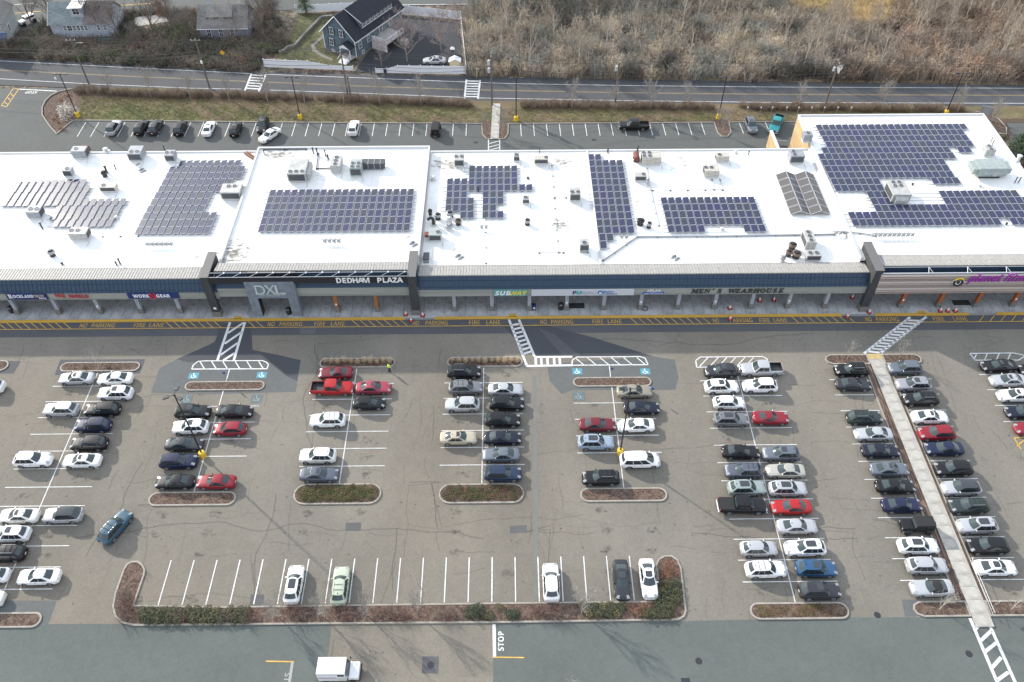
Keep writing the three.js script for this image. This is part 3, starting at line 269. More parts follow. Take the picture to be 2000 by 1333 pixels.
// s: X range, back z, roof height, fascia bottom/top, ridge [z,y], back of coping [z,y]
function shops(label, s) {
  const b = thing('retail_building', label, 'building', [0, 0, 0], 0, null), { x0, x1, zb, H, fb, ft, ridge, back } = s, zf = s.zf ?? -88.5;
  obj('wall', [bx(x0, x1, -0.1, H - 0.05, zb, zb + 0.3), bx(x0, x0 + 0.3, -0.1, H - 0.06, zb + 0.3, -93.6), bx(x1 - 0.3, x1, -0.1, H - 0.06, zb + 0.3, -93.6), bx(x0, x1, 0.1, H - 0.07, -93.9, -93.6)], s.wallM || MB.wall, b);
  obj('roof', slabG(rect(x0 + 0.02, x1 - 0.02, zb + 0.02, back[0] - 0.02), H - 0.35, H), MB.roof, b);
  obj('parapet', [bx(x0, x1, H - 0.3, H + s.par, zb - 0.05, zb + 0.28), bx(x0 - 0.03, x0 + 0.27, H - 0.3, H + (s.parL ?? s.par) - 0.004, zb + 0.28, back[0] - 0.05), bx(x1 - 0.27, x1 + 0.03, H - 0.3, H + (s.parR ?? s.par) - 0.006, zb + 0.28, back[0] - 0.05)], MB.parapet, b);
  const fa = s.fx0 ?? x0, fc = s.fx1 ?? x1;
  obj('fascia', bx(fa, fc, fb, ft, zf - 0.45, zf), MB.fascia, b); obj('fascia_trim', bx(fa, fc, ft - 0.02, ft + 0.06, zf - 0.4, zf + 0.06), MB.fascia, b); obj('soffit', bx(fa, fc, fb - 0.1, fb - 0.02, -93.6, zf - 0.03), MB.soffit, b);
  const low = [zf + 0.03, ft + 0.06]; obj('mansard', profile([low, ridge, back, [back[0], ft - 0.3], [zf - 0.4, ft - 0.3]], fa, fc), MB.blue, b);
  info(obj('mansard_seams', ribs(fa + 0.3, fc, 0.62, low, ridge, 0.03, 0.06), MB.blueRib, b), 'upright seams of the blue metal mansard', null, null, 'stuff');
  for (const t of [0.18, 0.62]) { const z = lerp(low[0], ridge[0], t), y = lerp(low[1], ridge[1], t); obj('mansard_band', bx(fa, fc, y - 0.03, y + 0.03, z - 0.05, z + 0.045), MB.blueRib, b); }
  const up = 0.012; obj('coping_sheet', profile([[ridge[0] + 0.12, ridge[1] - 0.1], [ridge[0] + 0.12, ridge[1] + 0.05], [back[0], back[1] + 0.05], [back[0], back[1]], [ridge[0], ridge[1]]], fa, fc), MB.coping, b);
  info(obj('coping_seams', ribs(fa + 0.2, fc, 0.42, [ridge[0] + 0.12, ridge[1] + 0.05], [back[0], back[1] + 0.05], 0.05, 0.05), MB.copingRib, b), 'raised seams of the pale metal coping', null, null, 'stuff');
  obj('coping_edge', bx(fa, fc, H - 0.05, back[1] + 0.07, back[0] - 0.06, back[0]), s.edgeM || MB.parapet, b);
  let n = Math.max(2, Math.round((x1 - x0) / 6)), w = (x1 - x0) / n; for (let i = 0; i < n; i++) { const f = obj('shopfront_window', bx(x0 + i * w + 0.5, x0 + (i + 1) * w - 0.5, 0.35, 2.9, -93.62, -93.55), M.glass, b); obj('frame', [bx(x0 + i * w + 0.42, x0 + (i + 1) * w - 0.42, 2.9, 3.0, -93.6, -93.5), bx(x0 + i * w + 0.42, x0 + (i + 1) * w - 0.42, 0.2, 0.35, -93.6, -93.5), bx(x0 + i * w + w / 2 - 0.04, x0 + i * w + w / 2 + 0.04, 0.35, 2.9, -93.57, -93.5)], M.darkMetal, f); }
  for (const [cx, kind] of s.cols || []) { obj('column', box(0.52, fb - 1.0, 0.52, cx, 1.0 + (fb - 1.0) / 2, -88.98), kind === 'wood' ? MB.wood : kind === 'deep' ? MB.woodDeep : MB.column, b); obj('column_base', box(0.72, 0.95, 0.72, cx, 0.6, -88.98), MB.stone, b); if (kind !== 'wood' && s.notice?.includes(cx) || kind && s.notice?.includes(cx)) obj('notice', box(0.26, 0.32, 0.02, cx, 1.75, -88.7), M.white, b); }
  return b;
}
const stdProf = { fb: 3.5, ft: 4.75, ridge: [-89.55, 6.75], back: [-91.85, 6.45], H: 6.05, par: 0.22 };
const leftB = shops('white roofed shop block with the navy and red signs and grey panels', { ...stdProf, ridge: [-89.6, 6.5], ft: 4.6, fb: 3.42, back: [-92.1, 6.3], x0: -96, x1: -42.2, zb: -121.9, cols: [[-73.3], [-67.1], [-60.9], [-54.75], [-48.9], [-79.5], [-85.6]], notice: [-60.9] });
const midB = shops('raised white roofed block with the grey portal and black sign band', { ...stdProf, H: 7, fb: 3.8, ft: 5.35, ridge: [-89.6, 7.9], back: [-91.45, 7.6], x0: -42.15, x1: -12.9, zb: -121.4, par: 0.35, cols: [[-25.4, 'wood'], [-19.4, 'wood']], notice: [-25.4] });
const rightB = shops('long white roofed block with grey columns between the two dark wing walls', { ...stdProf, x0: -12.85, x1: 52.3, fx1: 53.0, zb: -121.5, edgeM: std([0.16, 0.12, 0.1], 0.9), cols: [-7.8, -2.2, 3.4, 9, 14.56, 20.1, 25.7, 31.25, 36.75, 42.3, 47.9].map(x => [x]), notice: [9, 20.1, 31.25, 42.3] });
const gymB = shops('large white roofed block with slatted front and orange columns', { ...stdProf, H: 7.05, fb: 3.75, ft: 5.2, ridge: [-89.45, 8.05], back: [-92.0, 7.75], x0: 52.35, x1: 85.6, fx0: 53.9, zb: -130.4, par: 0.25, wallM: MB.tan, cols: [59.4, 65.1, 70.75, 76.35, 82].map(x => [x, 'deep']), notice: [59.4, 76.35] });
obj('wall_membrane', bx(52.24, 52.34, 5.95, 7.32, -121.4, -91.9), MB.parapet, gymB); obj('roof_divider', bx(13.85, 14.15, 6.0, 6.4, -121.2, -91.9), MB.parapet, rightB); obj('roof_divider', bx(-42.5, -42.25, 6.0, 6.35, -121.5, -92.2), MB.parapet, leftB);
// wing walls
for (const [x, h, zb, l] of [[-43.25, 8.05, -93.4, 'dark wing wall between the navy-signed block and the portal block'], [-13.6, 7.95, -93.4, 'dark wing wall at the end of the white lettered black sign'], [53.55, 8.4, -94.2, 'dark wing wall beside the slatted gym front']]) { const w = thing('wing_wall', l, 'wall', [x, 0, 0]); obj('shaft', [bx(-0.58, 0.58, 1.15, h, -88.75, -87.95), bx(-0.5, 0.5, 3.4, h - 0.004, zb, -88.75)], MB.wing, w); obj('cap', bx(-0.64, 0.64, h, h + 0.1, zb - 0.06, -87.88), MB.wingCap, w); obj('stone_base', bx(-0.66, 0.66, 0.1, 1.15, -88.85, -87.85), MB.stone, w); if (x < -40) obj('notice', box(0.4, 0.4, 0.03, 0.05, 1.9, -87.93), M.white, w); }
{ // steel-framed black sign band and portal on the raised block
  const [xa] = HZ(415, 545, -87.9), top = HZ(750, 541, -87.9)[1], bot = HZ(750, 553, -87.9)[1], x0 = -42.5, x1 = -14.25, t = thing('sign_band', 'black sign band with white letters DEDHAM PLAZA under a steel truss', 'sign');
  obj('panel', bx(x0, x1, bot, top, -88.05, -87.92), M.black, t);
  const rails = [rod([x0, top + 0.06, -87.95], [x1, top + 0.06, -87.95], 0.05), rod([x0, top + 0.18, -88.75], [x1, top + 0.18, -88.75], 0.05)]; obj('truss_rails', rails, M.steel, t);
  for (let x = x0 + 1; x < x1 - 1; x += 2.35) { obj('truss_strut', rod([x, top + 0.06, -87.95], [x + 1.1, top + 0.18, -88.75], 0.035), M.steel, t); obj('floodlight', rbox(0.22, 0.14, 0.3, 0.03, x + 1.1, top + 0.3, -88.6), M.steel, t); }
  const L = (s, a, b, yy) => { const X0 = HZ(a, yy, -87.9)[0], X1 = HZ(b, yy, -87.9)[0]; for (let i = 0, n = s.length; i < n; i++) { const g = textSolid(s[i], 0.95, 0.07); g.computeBoundingBox(); obj('letter', g.translate(lerp(X0, X1, (i + 0.5) / n), bot + 0.12, -87.9), M.white, t); } };
  L('DEDHAM', 656, 720, 547); L('PLAZA', 736, 786, 547);
  obj('backing_panel', bx(HZ(480, 530, -88.9)[0], HZ(574, 530, -88.9)[0], 7.0, 8.0, -89.35, -88.92), M.black, t);
  const p = thing('entrance_portal', 'blue grey entrance portal with outlined letters DXL', 'portal', [-34.2, 0, -88.0]), pm = std([0.24, 0.27, 0.31], 0.6, 0, { map: scaled(mottleSoft, 4) });
  const sh = new THREE.Shape([[-3.55, 0.1], [-3.55, 7.15], [3.55, 7.15], [3.55, 0.1], [2.25, 0.1], [2.25, 3.95], [-2.25, 3.95], [-2.25, 0.1]].map(q => new THREE.Vector2(...q))); obj('frame', new THREE.ExtrudeGeometry(sh, { depth: 1.25, bevelEnabled: true, bevelSize: 0.03, bevelThickness: 0.03, bevelSegments: 1 }).translate(0, 0, -1.15), pm, p);
  obj('reveal', [bx(-2.24, -2.2, 0.12, 3.93, -1.1, 0.06), bx(2.2, 2.24, 0.12, 3.93, -1.1, 0.06)], M.black, p);
  const lm = std([0.5, 0.58, 0.55], 0.4, 0.2); for (const [c, x] of [['D', -1.45], ['X', 0.0], ['L', 1.45]]) { obj('letter_rim', textSolid(c, 1.75, 0.14, 1.45, SANS).translate(x, 4.85, 0.14), lm, p); } obj('lettering', textSolid('DESTINATION XL', 0.32, 0.05, 3.9, SANS).translate(0, 4.4, 0.14), lm, p);
  for (const x of [-2.95, 2.95]) obj('floodlight', rbox(0.35, 0.15, 0.35, 0.03, x, 7.26, -0.1), M.white, p);
}
// shop signs
function sign(label, x0, x1, y0, y1, zf, m, fn, cat = 'sign') { const A = HZ(x0, (y0 + y1) / 2, zf), B = HZ(x1, (y0 + y1) / 2, zf), t0 = HZ((x0 + x1) / 2, y1, zf)[1], t1 = HZ((x0 + x1) / 2, y0, zf)[1], t = thing('shop_sign', label, cat, [(A[0] + B[0]) / 2, t0, zf]); const w = B[0] - A[0], h = t1 - t0; if (m) obj('panel', box(w, h, 0.1, 0, h / 2, 0.08), m, t); fn(t, w, h); return t; }
const ST = (t, str, size, wide, x, y, m, font = FONT, slant = 0, d = 0.05, z = 0.13) => obj('lettering', textSolid(str, size, d, wide, font, slant).translate(x, y, z), m, t);
const navy = std([0.012, 0.022, 0.12], 0.5), wht = std([0.8, 0.8, 0.8], 0.5);
sign('navy blue fascia sign lettered ROCKLAND TRUST Banking', 13, 92, 573.5, 584.5, -88.42, navy, (t, w, h) => { ST(t, 'R', 0.75, 0.6, -w / 2 + 0.55, 0.32, wht, SERIF); ST(t, 'OCKLAND', 0.55, 3.0, -w / 2 + 2.45, 0.42, wht, SERIF); ST(t, 'TRUST', 0.48, 1.45, w / 2 - 1.1, 0.48, std([0.5, 0.42, 0.3], 0.6), SERIF); ST(t, 'Banking', 0.26, 1.0, w / 2 - 0.75, 0.08, wht, SANS); });
sign('red raised letters spelling HQ NAILS on the grey fascia', 108, 174, 573.5, 583, -88.46, null, (t, w, h) => { const rm = std([0.42, 0.03, 0.05], 0.5); ST(t, 'HQ', 0.68, 1.35, -w / 2 + 0.75, 0.22, rm, FONT, 0, 0.08); ST(t, 'NAILS', 0.68, 2.8, w / 2 - 1.5, 0.22, rm, FONT, 0, 0.08); });
sign('dark blue sign lettered WORK GEAR around a red N', 249, 349, 571.5, 582.5, -88.42, std([0.016, 0.035, 0.13], 0.5), (t, w, h) => { ST(t, 'WORK', 0.62, 2.35, -1.75, 0.25, wht); ST(t, 'GEAR', 0.62, 2.0, 1.45, 0.25, wht); obj('red_mark', textSolid('N', 1.05, 0.06, 0.85, FONT).translate(-0.05, 0.05, 0.14), std([0.55, 0.02, 0.03], 0.5), t); });
sign('teal backed fascia sign with white and yellow letters SUBWAY', 964, 1029, 566, 577.5, -88.42, std([0.12, 0.3, 0.29], 0.6), (t, w, h) => { ST(t, 'SUB', 0.78, 2.25, -1.15, 0.22, wht, FONT, 0.25); ST(t, 'WAY', 0.78, 2.5, 1.05, 0.22, std([0.75, 0.6, 0.03], 0.5), FONT, 0.25); });
sign('long pale panel with PM mark and blue round children emblem', 1038, 1238, 565, 576.5, -88.42, std([0.52, 0.54, 0.56], 0.6), (t, w, h) => { const o = -w / 2, k = w / 200; ST(t, 'P', 0.72, 0.5, o + 84 * k, 0.25, std([0.06, 0.015, 0.12], 0.5)); ST(t, 'M', 0.72, 0.75, o + 93 * k, 0.25, std([0.02, 0.36, 0.36], 0.5)); const gm = std([0.44, 0.47, 0.5], 0.6); ST(t, 'Pediatric', 0.34, 1.7, o + 112 * k, 0.55, gm, SANS); ST(t, 'Urgent Care', 0.34, 2.0, o + 113 * k, 0.14, gm, SANS); obj('divider', box(0.04, 0.8, 0.03, o + 127 * k, 0.6, 0.14), gm, t); const bm = std([0.03, 0.14, 0.36], 0.5); obj('emblem', new THREE.CylinderGeometry(0.4, 0.4, 0.05, 20).rotateX(Math.PI / 2).translate(o + 134.5 * k, 0.6, 0.15), bm, t); obj('emblem_figure', new THREE.TorusGeometry(0.16, 0.06, 6, 14).translate(o + 134.5 * k, 0.53, 0.18), wht, t); ST(t, 'Boston', 0.36, 1.45, o + 150 * k, 0.6, bm, SANS); ST(t, "Children's", 0.36, 2.0, o + 153.5 * k, 0.16, bm, SANS); });
sign('white letters MILAN above a blue strip on the fascia', 1256, 1297, 564.5, 576, -88.46, null, (t, w, h) => { ST(t, 'MILAN', 0.5, 1.9, 0, 0.72, wht, SANS, 0.12, 0.08); obj('strip', box(w, 0.4, 0.06, 0, 0.4, 0.08), std([0.02, 0.1, 0.33], 0.5), t); ST(t, 'Laser Hair Removal', 0.24, w * 0.9, 0, 0.27, wht, SANS, 0, 0.02, 0.115); });
sign("dark serif letters spelling MEN'S WEARHOUSE on the fascia", 1351, 1531, 562.5, 573, -88.46, null, (t, w, h) => { const dm = std([0.035, 0.035, 0.035], 0.5); const s = "MEN'S WEARHOUSE", n = s.length; for (let i = 0; i < n; i++) if (s[i] !== ' ') obj('letter', textSolid(s[i], 0.8, 0.1, null, SERIF, 0.12).translate(-w / 2 + (i + 0.5) * w / n, s[i] === "'" ? 0.72 : 0.18, 0.08), dm, t); });
{ // slatted gym front
  const t = thing('slatted_sign_screen', 'beige and pinkish slatted screen hung on the gym front under a steel frame', 'screen'), zf = -87.95, y0 = 3.95, y1 = 7.8, n = 9, hs = (y1 - y0) / n, ms = [std([0.46, 0.39, 0.34], 0.6), std([0.34, 0.265, 0.24], 0.6), std([0.54, 0.46, 0.4], 0.6)];
  for (let i = 0; i < n; i++) { const yb = y0 + i * hs, d = 0.08 + 0.05 * (i % 3), sh = profile([[zf, yb + 0.06], [zf + d + 0.12, yb + 0.08], [zf + d + 0.14, yb + hs * 0.5], [zf + d * 0.6, yb + hs - 0.16], [zf, yb + hs - 0.14]], 53.9 + (n - i) * 0.02, 85.6); obj('slat', sh, ms[(i * 2 + 1) % 3], t); }
  obj('backing', bx(53.95, 85.6, y0, y1, zf - 0.08, zf - 0.01), M.darkMetal, t);
  obj('top_rail', bx(53.95, 85.6, y1 + 0.02, y1 + 0.12, zf - 0.1, zf + 0.12), M.steel, t); obj('rear_rail', rod([54, 8.1, -89], [85.6, 8.1, -89], 0.05), M.steel, t); for (let k = 0; k < 5; k++) { const x = 61 + k * 5.6; obj('bracket', [rod([x - 0.3, y1 + 0.1, zf], [x, 8.1, -89], 0.05), rod([x + 0.35, y1 + 0.1, zf], [x, 8.1, -89], 0.05)], M.steel, t); }
  const zz = zf + 0.25, A = HZ(1888, 551, zz), pm = std([0.3, 0.035, 0.33], 0.5), s = thing('gym_sign', 'magenta lettering planet fitness beside a round black and yellow emblem', 'sign', [A[0], 0, zz]), yb = HZ(1940, 557, zz)[1]; const wide = HZ(2022, 551, zz)[0] - A[0]; obj('lettering', textSolid('planet fitness', 1.5, 0.12, wide, FONT, 0.15).translate(wide / 2 + 0.1, yb + 0.25, 0), pm, s); const E = HZ(1872, 551, zz); const ex = E[0] - A[0]; obj('emblem_disc', new THREE.CylinderGeometry(0.82, 0.82, 0.1, 24).rotateX(Math.PI / 2).translate(ex, E[1], 0), wht, s); obj('emblem_ring', new THREE.TorusGeometry(0.6, 0.17, 6, 22).translate(ex, E[1] - 0.05, 0.08), M.black, s); obj('emblem_crest', new THREE.TorusGeometry(0.72, 0.13, 6, 14, 2).rotateZ(0.6).translate(ex, E[1] + 0.05, 0.1), std([0.7, 0.5, 0.03], 0.5), s); obj('emblem_mark', box(0.4, 0.5, 0.08, ex, E[1] - 0.02, 0.08), M.black, s);
}
{ // loading dock behind the gym, and the masonry screen by the rear entrance
  const d = thing('loading_dock', 'tan walled loading dock ramp behind the gym block', 'loading dock'); obj('ramp', bx(49.2, 52.3, -0.1, 0.05, -131.5, -121.6), asph(0.04, 0.042, 0.046, 5), d); obj('side_wall', bx(48.4, 48.8, -0.1, 3.4, -131.2, -121.55), MB.tan, d); obj('wall_cap', bx(48.32, 48.88, 3.4, 3.5, -131.3, -121.55), MB.parapet, d); obj('end_rail', bx(49, 52.2, 0.9, 1.0, -131.7, -131.6), M.steel, d); obj('brick_pier', bx(46.9, 48.3, -0.1, 2.2, -123.5, -121.6), std([0.28, 0.09, 0.06], 0.9), d);
  const e = thing('bin_enclosure', 'pale framed brown bin enclosure at the rear corner of the left shop block', 'enclosure', [-92.6, 0, -124.4], 0.2); obj('frame', [bx(-2.2, 2.2, 2.4, 2.75, -0.2, 0.2), bx(1.9, 2.2, -0.1, 2.4, -2.6, 0.2), bx(-2.2, -1.9, -0.1, 2.4, -2.6, 0.2)], MB.parapet, e); obj('gate', bx(-1.9, 1.9, 0.1, 2.4, -0.1, 0.0), std([0.12, 0.075, 0.06], 0.9), e);
  const br = thing('roof_stair_frame', 'rusty brown angled roof edge rails beside the raised block', 'rail', [-42.9, 6.1, -119.8], -0.75); obj('beam', bx(-2.2, 2.2, 0.05, 0.35, -0.35, -0.15), std([0.3, 0.12, 0.06], 0.8), br); obj('beam', bx(-2.2, 2.2, 0.05, 0.35, 0.15, 0.35), std([0.16, 0.08, 0.05], 0.8), br);
}
// ---------------------------------------------------------------- on the roofs
const RS = 6.05, RM = 7.0, RG = 7.05;
const MR = { cab: std([0.52, 0.52, 0.5], 0.55, 0.1, { map: scaled(mottleSoft, 2) }), cabBeige: std([0.58, 0.55, 0.48], 0.6, 0, { map: scaled(mottleSoft, 2) }), cabGrey: std([0.36, 0.38, 0.41], 0.55, 0.1, { map: scaled(mottleSoft, 2) }), cabGreen: std([0.4, 0.46, 0.44], 0.6, 0.1, { map: scaled(mottleSoft, 2) }), coil: std([0.08, 0.085, 0.09], 0.7, 0.3), rust: std([0.16, 0.055, 0.045], 0.85), frame: std([0.42, 0.43, 0.46], 0.7, 0), brown: std([0.16, 0.12, 0.09], 0.8),
  cell: new THREE.MeshPhysicalMaterial({ color: col(0.022, 0.03, 0.075), roughness: 0.3, specularIntensity: 0.4, clearcoat: 0.6, clearcoatRoughness: 0.08, side: THREE.DoubleSide }), cellB: new THREE.MeshPhysicalMaterial({ color: col(0.03, 0.036, 0.062), roughness: 0.3, specularIntensity: 0.4, clearcoat: 0.6, clearcoatRoughness: 0.08, side: THREE.DoubleSide }), cellC: new THREE.MeshPhysicalMaterial({ color: col(0.024, 0.024, 0.085), roughness: 0.3, specularIntensity: 0.4, clearcoat: 0.6, clearcoatRoughness: 0.08, side: THREE.DoubleSide }), cellG: new THREE.MeshPhysicalMaterial({ color: col(0.06, 0.056, 0.054), roughness: 0.5, clearcoat: 0.25, clearcoatRoughness: 0.3, side: THREE.DoubleSide }) };
{ // solar arrays: glass sheet with a cell grid, aluminium frame, long ballast rails; slightly tipped to the right
  const glass = box(0.94, 0.035, 1.66), frameG = merge([box(0.97, 0.05, 0.035, 0, 0.002, 0.845), box(0.97, 0.05, 0.035, 0, 0.002, -0.845), box(0.025, 0.05, 1.725, 0.48, 0.002, 0), box(0.025, 0.05, 1.725, -0.48, 0.002, 0)]), foot = merge([box(0.9, 0.12, 0.25, 0, -0.14, 0.6), box(0.9, 0.12, 0.25, 0, -0.14, -0.6)]);
  const cellMap = texture(128, 256, (u, v) => { const a = (u * 6) % 1, b = (v * 10) % 1, e = a < 0.05 || b < 0.04; const q = e ? 190 : 225; return [q, q, q]; });
  for (const m of [MR.cell, MR.cellB, MR.cellC]) m.map = cellMap;
  const rail = std([0.55, 0.56, 0.58], 0.5, 0.4);
  const array = (label, h, p, z0, pz, rows, tip = 0.12) => { const t = thing('solar_array', label, 'solar panels', [0, h, 0], 0, 'solar arrays on the shop roofs'), r = rng(Math.round(z0 * 10));
    rows.forEach((segs, i) => { for (const [xa, n] of segs) for (let k = 0; k < n; k++) { const q = r(), m = obj('panel', glass, q < 0.55 ? MR.cell : q < 0.8 ? MR.cellB : MR.cellC, t); m.position.set(xa + 0.5 + k * p, 0.32, z0 + i * pz); m.rotation.z = tip + 0.012 * (r() - 0.5); m.rotation.x = 0.01 * (r() - 0.5); const f = obj('panel_frame', frameG, MR.frame, m); } const xs = segs.map(s => s[0]), xe = segs.map(s => s[0] + s[1] * p); for (const dz of [-0.55, 0.5]) obj('ballast_rail', bx(Math.min(...xs) - 0.75, Math.max(...xe) + 0.3, 0.02, 0.09, z0 + i * pz + dz - 0.03, z0 + i * pz + dz + 0.03), rail, t); }); return t; };
  array('pale grey glinting solar array stepped around the left block air handlers', RS, 1.175, -113.05, 1.756, [[[-80.6, 10]], [[-80.6, 11]], [[-80.7, 11]], [[-80.7, 17]], [[-71.6, 9]], [[-71.6, 9]], [[-70.6, 8]]]);
  array('tall solar array notched round the twin fan unit near the raised block', RS, 1.165, -118.14, 1.752, [[[-55, 9]], [[-56.3, 11]], [[-56.35, 11]], [[-56.45, 10]], [[-56.55, 9]], [[-56.7, 8]], [[-56.8, 8]], [[-56.95, 8]], [[-57.05, 10]], [[-57.1, 10]], [[-57.15, 10]]]);
  array('even rectangular solar array of twenty columns on the raised roof', RM, 1.166, -108.55, 1.754, [0, 1, 2, 3, 4, 5].map(() => [[-37.85, 20]]));
  array('small stepped solar array with detached panels by the exhaust fans', RS, 1.17, -116.02, 1.735, [[[-6.06, 7]], [[-6.06, 7]], [[-9.62, 3], [-6.06, 7]], [[-9.6, 3], [-6.03, 7], [2.2, 2]], [[-9.58, 3], [-3.7, 3]], [[-9.6, 4], [-3.7, 3]], [[-9.6, 4], [-3.7, 2]], [[-7.2, 2], [-3.7, 3]]]);
  array('narrow tall solar array beside the roof divider', RS, 1.17, -119.15, 1.746, [[[14.1, 2]], ...Array.from({ length: 11 }, () => [[14.1, 5]]), [[14.25, 2]], [[14.25, 1]]]);
  array('wide solar array with a notch along its lower edge', RS, 1.17, -107.1, 1.757, [[[24.9, 13]], [[24.95, 13]], [[25, 13]], [[25, 13]], [[25.03, 5], [36.8, 3]]]);
  array('largest solar array at the back of the gym roof', RG, 1.148, -126.15, 1.74, [[[54.55, 23]], [[54.6, 22]], [[54.7, 22]], [[54.8, 22]], [[53.7, 19], [76.75, 2]], [[52.7, 20]], [[52.75, 18]], [[52.8, 18]], [[52.85, 18]], [[69.3, 4]]]);
  array('solar array wrapping the four fan unit on the gym roof', RG, 1.148, -126.15 + 9 * 1.74, 1.74, [[[52.9, 7]], [[52.95, 7]], [[57.75, 3], [69.35, 11]], [[57.8, 3], [69.35, 12]], [[57.85, 22]], [[53.3, 26]], [[53.3, 20], [77.8, 4]]]);
  // two rows of tented dark panels
  const A = G(1511, 340, RS + 0.4), B = G(1600, 415, RS + 0.4); const t = thing('tented_solar_rack', 'dark grey solar panels leaned together in two tented rows', 'solar panels', [0, RS, 0], 0, 'solar arrays on the shop roofs'); const xl = G(1513, 338, RS)[0], w = 1.62, pg = box(1.68, 0.04, 1.58);
  const zA = G(1540, 337, RS + 0.6)[1], zB = G(1570, 420, RS + 0.2)[1], n = 6, pz = (zB - zA) / n;
  for (let r = 0; r < 2; r++) for (let i = 0; i < n; i++) for (const s of [-1, 1]) { const x0 = xl + r * 3.15 + 1.55, m = obj('panel', pg, MR.cellG, t); m.position.set(x0 + s * 0.79, 0.55, zA + (i + 0.5) * pz); m.rotation.z = -s * 0.42; const f = obj('panel_frame', [box(1.7, 0.06, 0.05, 0, 0.01, -0.8), box(1.7, 0.06, 0.05, 0, 0.01, 0.8), box(0.05, 0.06, 1.58, 0.84, 0.01, 0), box(0.05, 0.06, 1.58, -0.84, 0.01, 0)], MR.frame, m); }
}
// air handlers: w across, d deep, h high; fans on top; dark coil on one face
const fanG = merge([new THREE.TorusGeometry(0.36, 0.045, 5, 16).rotateX(Math.PI / 2), ...[0, 1, 2].map(k => box(0.72, 0.015, 0.03, 0, 0.01, 0, k * Math.PI / 3))]), fanHole = new THREE.CylinderGeometry(0.33, 0.33, 0.03, 16);
function rtu(label, px, py, base, w, d, h, o = {}) {
  const [x, z] = G(px, py, base + h * 0.6), t = thing('rooftop_unit', label, 'air handler', [x, base, z], o.turn || 0, 'air handling units on the shop roofs'), m = o.m || MR.cab;
  obj('curb', box(w * 0.92, 0.3, d * 0.92, 0, 0.15, 0), MB.parapet, t); obj('cabinet', rbox(w, h - 0.3, d, 0.04, 0, 0.3 + (h - 0.3) / 2, 0), m, t);
  const coil = o.coil || 'front'; obj('coil', coil === 'front' ? box(w * 0.86, (h - 0.3) * 0.7, 0.03, 0, 0.3 + (h - 0.3) * 0.5, d / 2 + 0.012) : box(0.03, (h - 0.3) * 0.7, d * 0.8, (coil === 'left' ? -1 : 1) * (w / 2 + 0.012), 0.3 + (h - 0.3) * 0.5, 0), MR.coil, t);
  for (const s of [-0.25, 0.2]) obj('panel_seam', box(0.03, h - 0.4, d + 0.012, s * w, 0.3 + (h - 0.3) / 2, 0), MR.coil, t);
  const [nx, nz] = o.fans || [2, 1], fx = o.fx ?? 0, fz = o.fz ?? 0, sp = 0.95; for (let i = 0; i < nx; i++) for (let j = 0; j < nz; j++) { const X = fx * w * 0.5 + (i - (nx - 1) / 2) * sp, Z = fz * d * 0.5 + (j - (nz - 1) / 2) * sp, f = obj('fan', fanHole, M.black, t); f.position.set(X, h + 0.006, Z); obj('fan_guard', fanG, M.greyMetal, f).position.y = 0.03; }
  if (o.hood) { obj('hood', profile([[-0.4, 0.4], [-0.4, h * 0.8], [0.05, h * 0.55], [0.05, 0.4]], -w * 0.35, w * 0.35).translate(0, 0, d / 2 + 0.42), m, t); } if (o.hoodR) obj('hood', box(0.5, h * 0.5, d * 0.8, w / 2 + 0.26, h * 0.55, 0), m, t);
  obj('gas_pipe', rod([w / 2 + 0.15, 0.12, d / 2], [w / 2 + 0.15, 0.12, d / 2 + 1.2], 0.03), M.greyMetal, t); return t;
}
rtu('grey air handler with a rusty red rear hood at the back edge', 156, 297, RS, 2.4, 1.6, 1.7, { m: MR.cabGrey, fans: [1, 1], fx: -0.4, coil: 'right' }); { const t = scene.children[scene.children.length - 1]; obj('rusty_hood', rbox(1.5, 0.9, 0.6, 0.05, 0.5, 1.0, -1.05), MR.rust, t); }
rtu('silver twin fan air handler near the back edge of the left roof', 266, 299, RS, 2.3, 2.4, 1.7, { m: MR.cabGrey, fans: [2, 1], fz: 0.45 });
rtu('compact twin fan unit just above the tall solar array', 333, 304, RS, 1.6, 1.7, 1.5, { fans: [2, 1], m: MR.cabGrey }); rtu('beige single fan unit between two solar arrays', 212, 366, RS, 2.6, 1.3, 1.1, { m: MR.cabBeige, fans: [1, 1], fx: -0.55 });
rtu('small blue grey unit above the pale solar array', 133, 335, RS, 1.4, 1.3, 1.4, { m: MR.cabGrey, fans: [1, 1] }); rtu('large twin fan air handler set into the notch of the tall array', 453, 374, RS, 3.2, 2.4, 1.7, { fans: [2, 1], fz: -0.4, m: MR.cab, hoodR: true });
rtu('blue grey twin fan unit below the pale solar array', 68, 414, RS, 2.1, 1.8, 1.5, { m: MR.cabGrey, fans: [2, 1], coil: 'right' }); rtu('pale twin fan unit below the stepped array edge', 155, 456, RS, 2.7, 1.7, 1.5, { m: MR.cab, fans: [2, 1], fx: -0.4, coil: 'right' });
rtu('big ribbed air handler with dark front coil on the raised roof', 583, 332, RM, 3.0, 4.2, 1.9, { m: MR.cab, fans: [3, 1], fz: 0.7, hoodR: true }); rtu('white three fan condenser among pipes on the raised roof', 657, 320, RM, 1.7, 3.0, 1.6, { m: MR.cab, fans: [1, 3], coil: 'left' }); rtu('greenish four fan unit joined to a long duct', 696, 327, RM, 1.9, 2.6, 1.9, { m: MR.cabGreen, fans: [2, 2], fz: 0.3 });
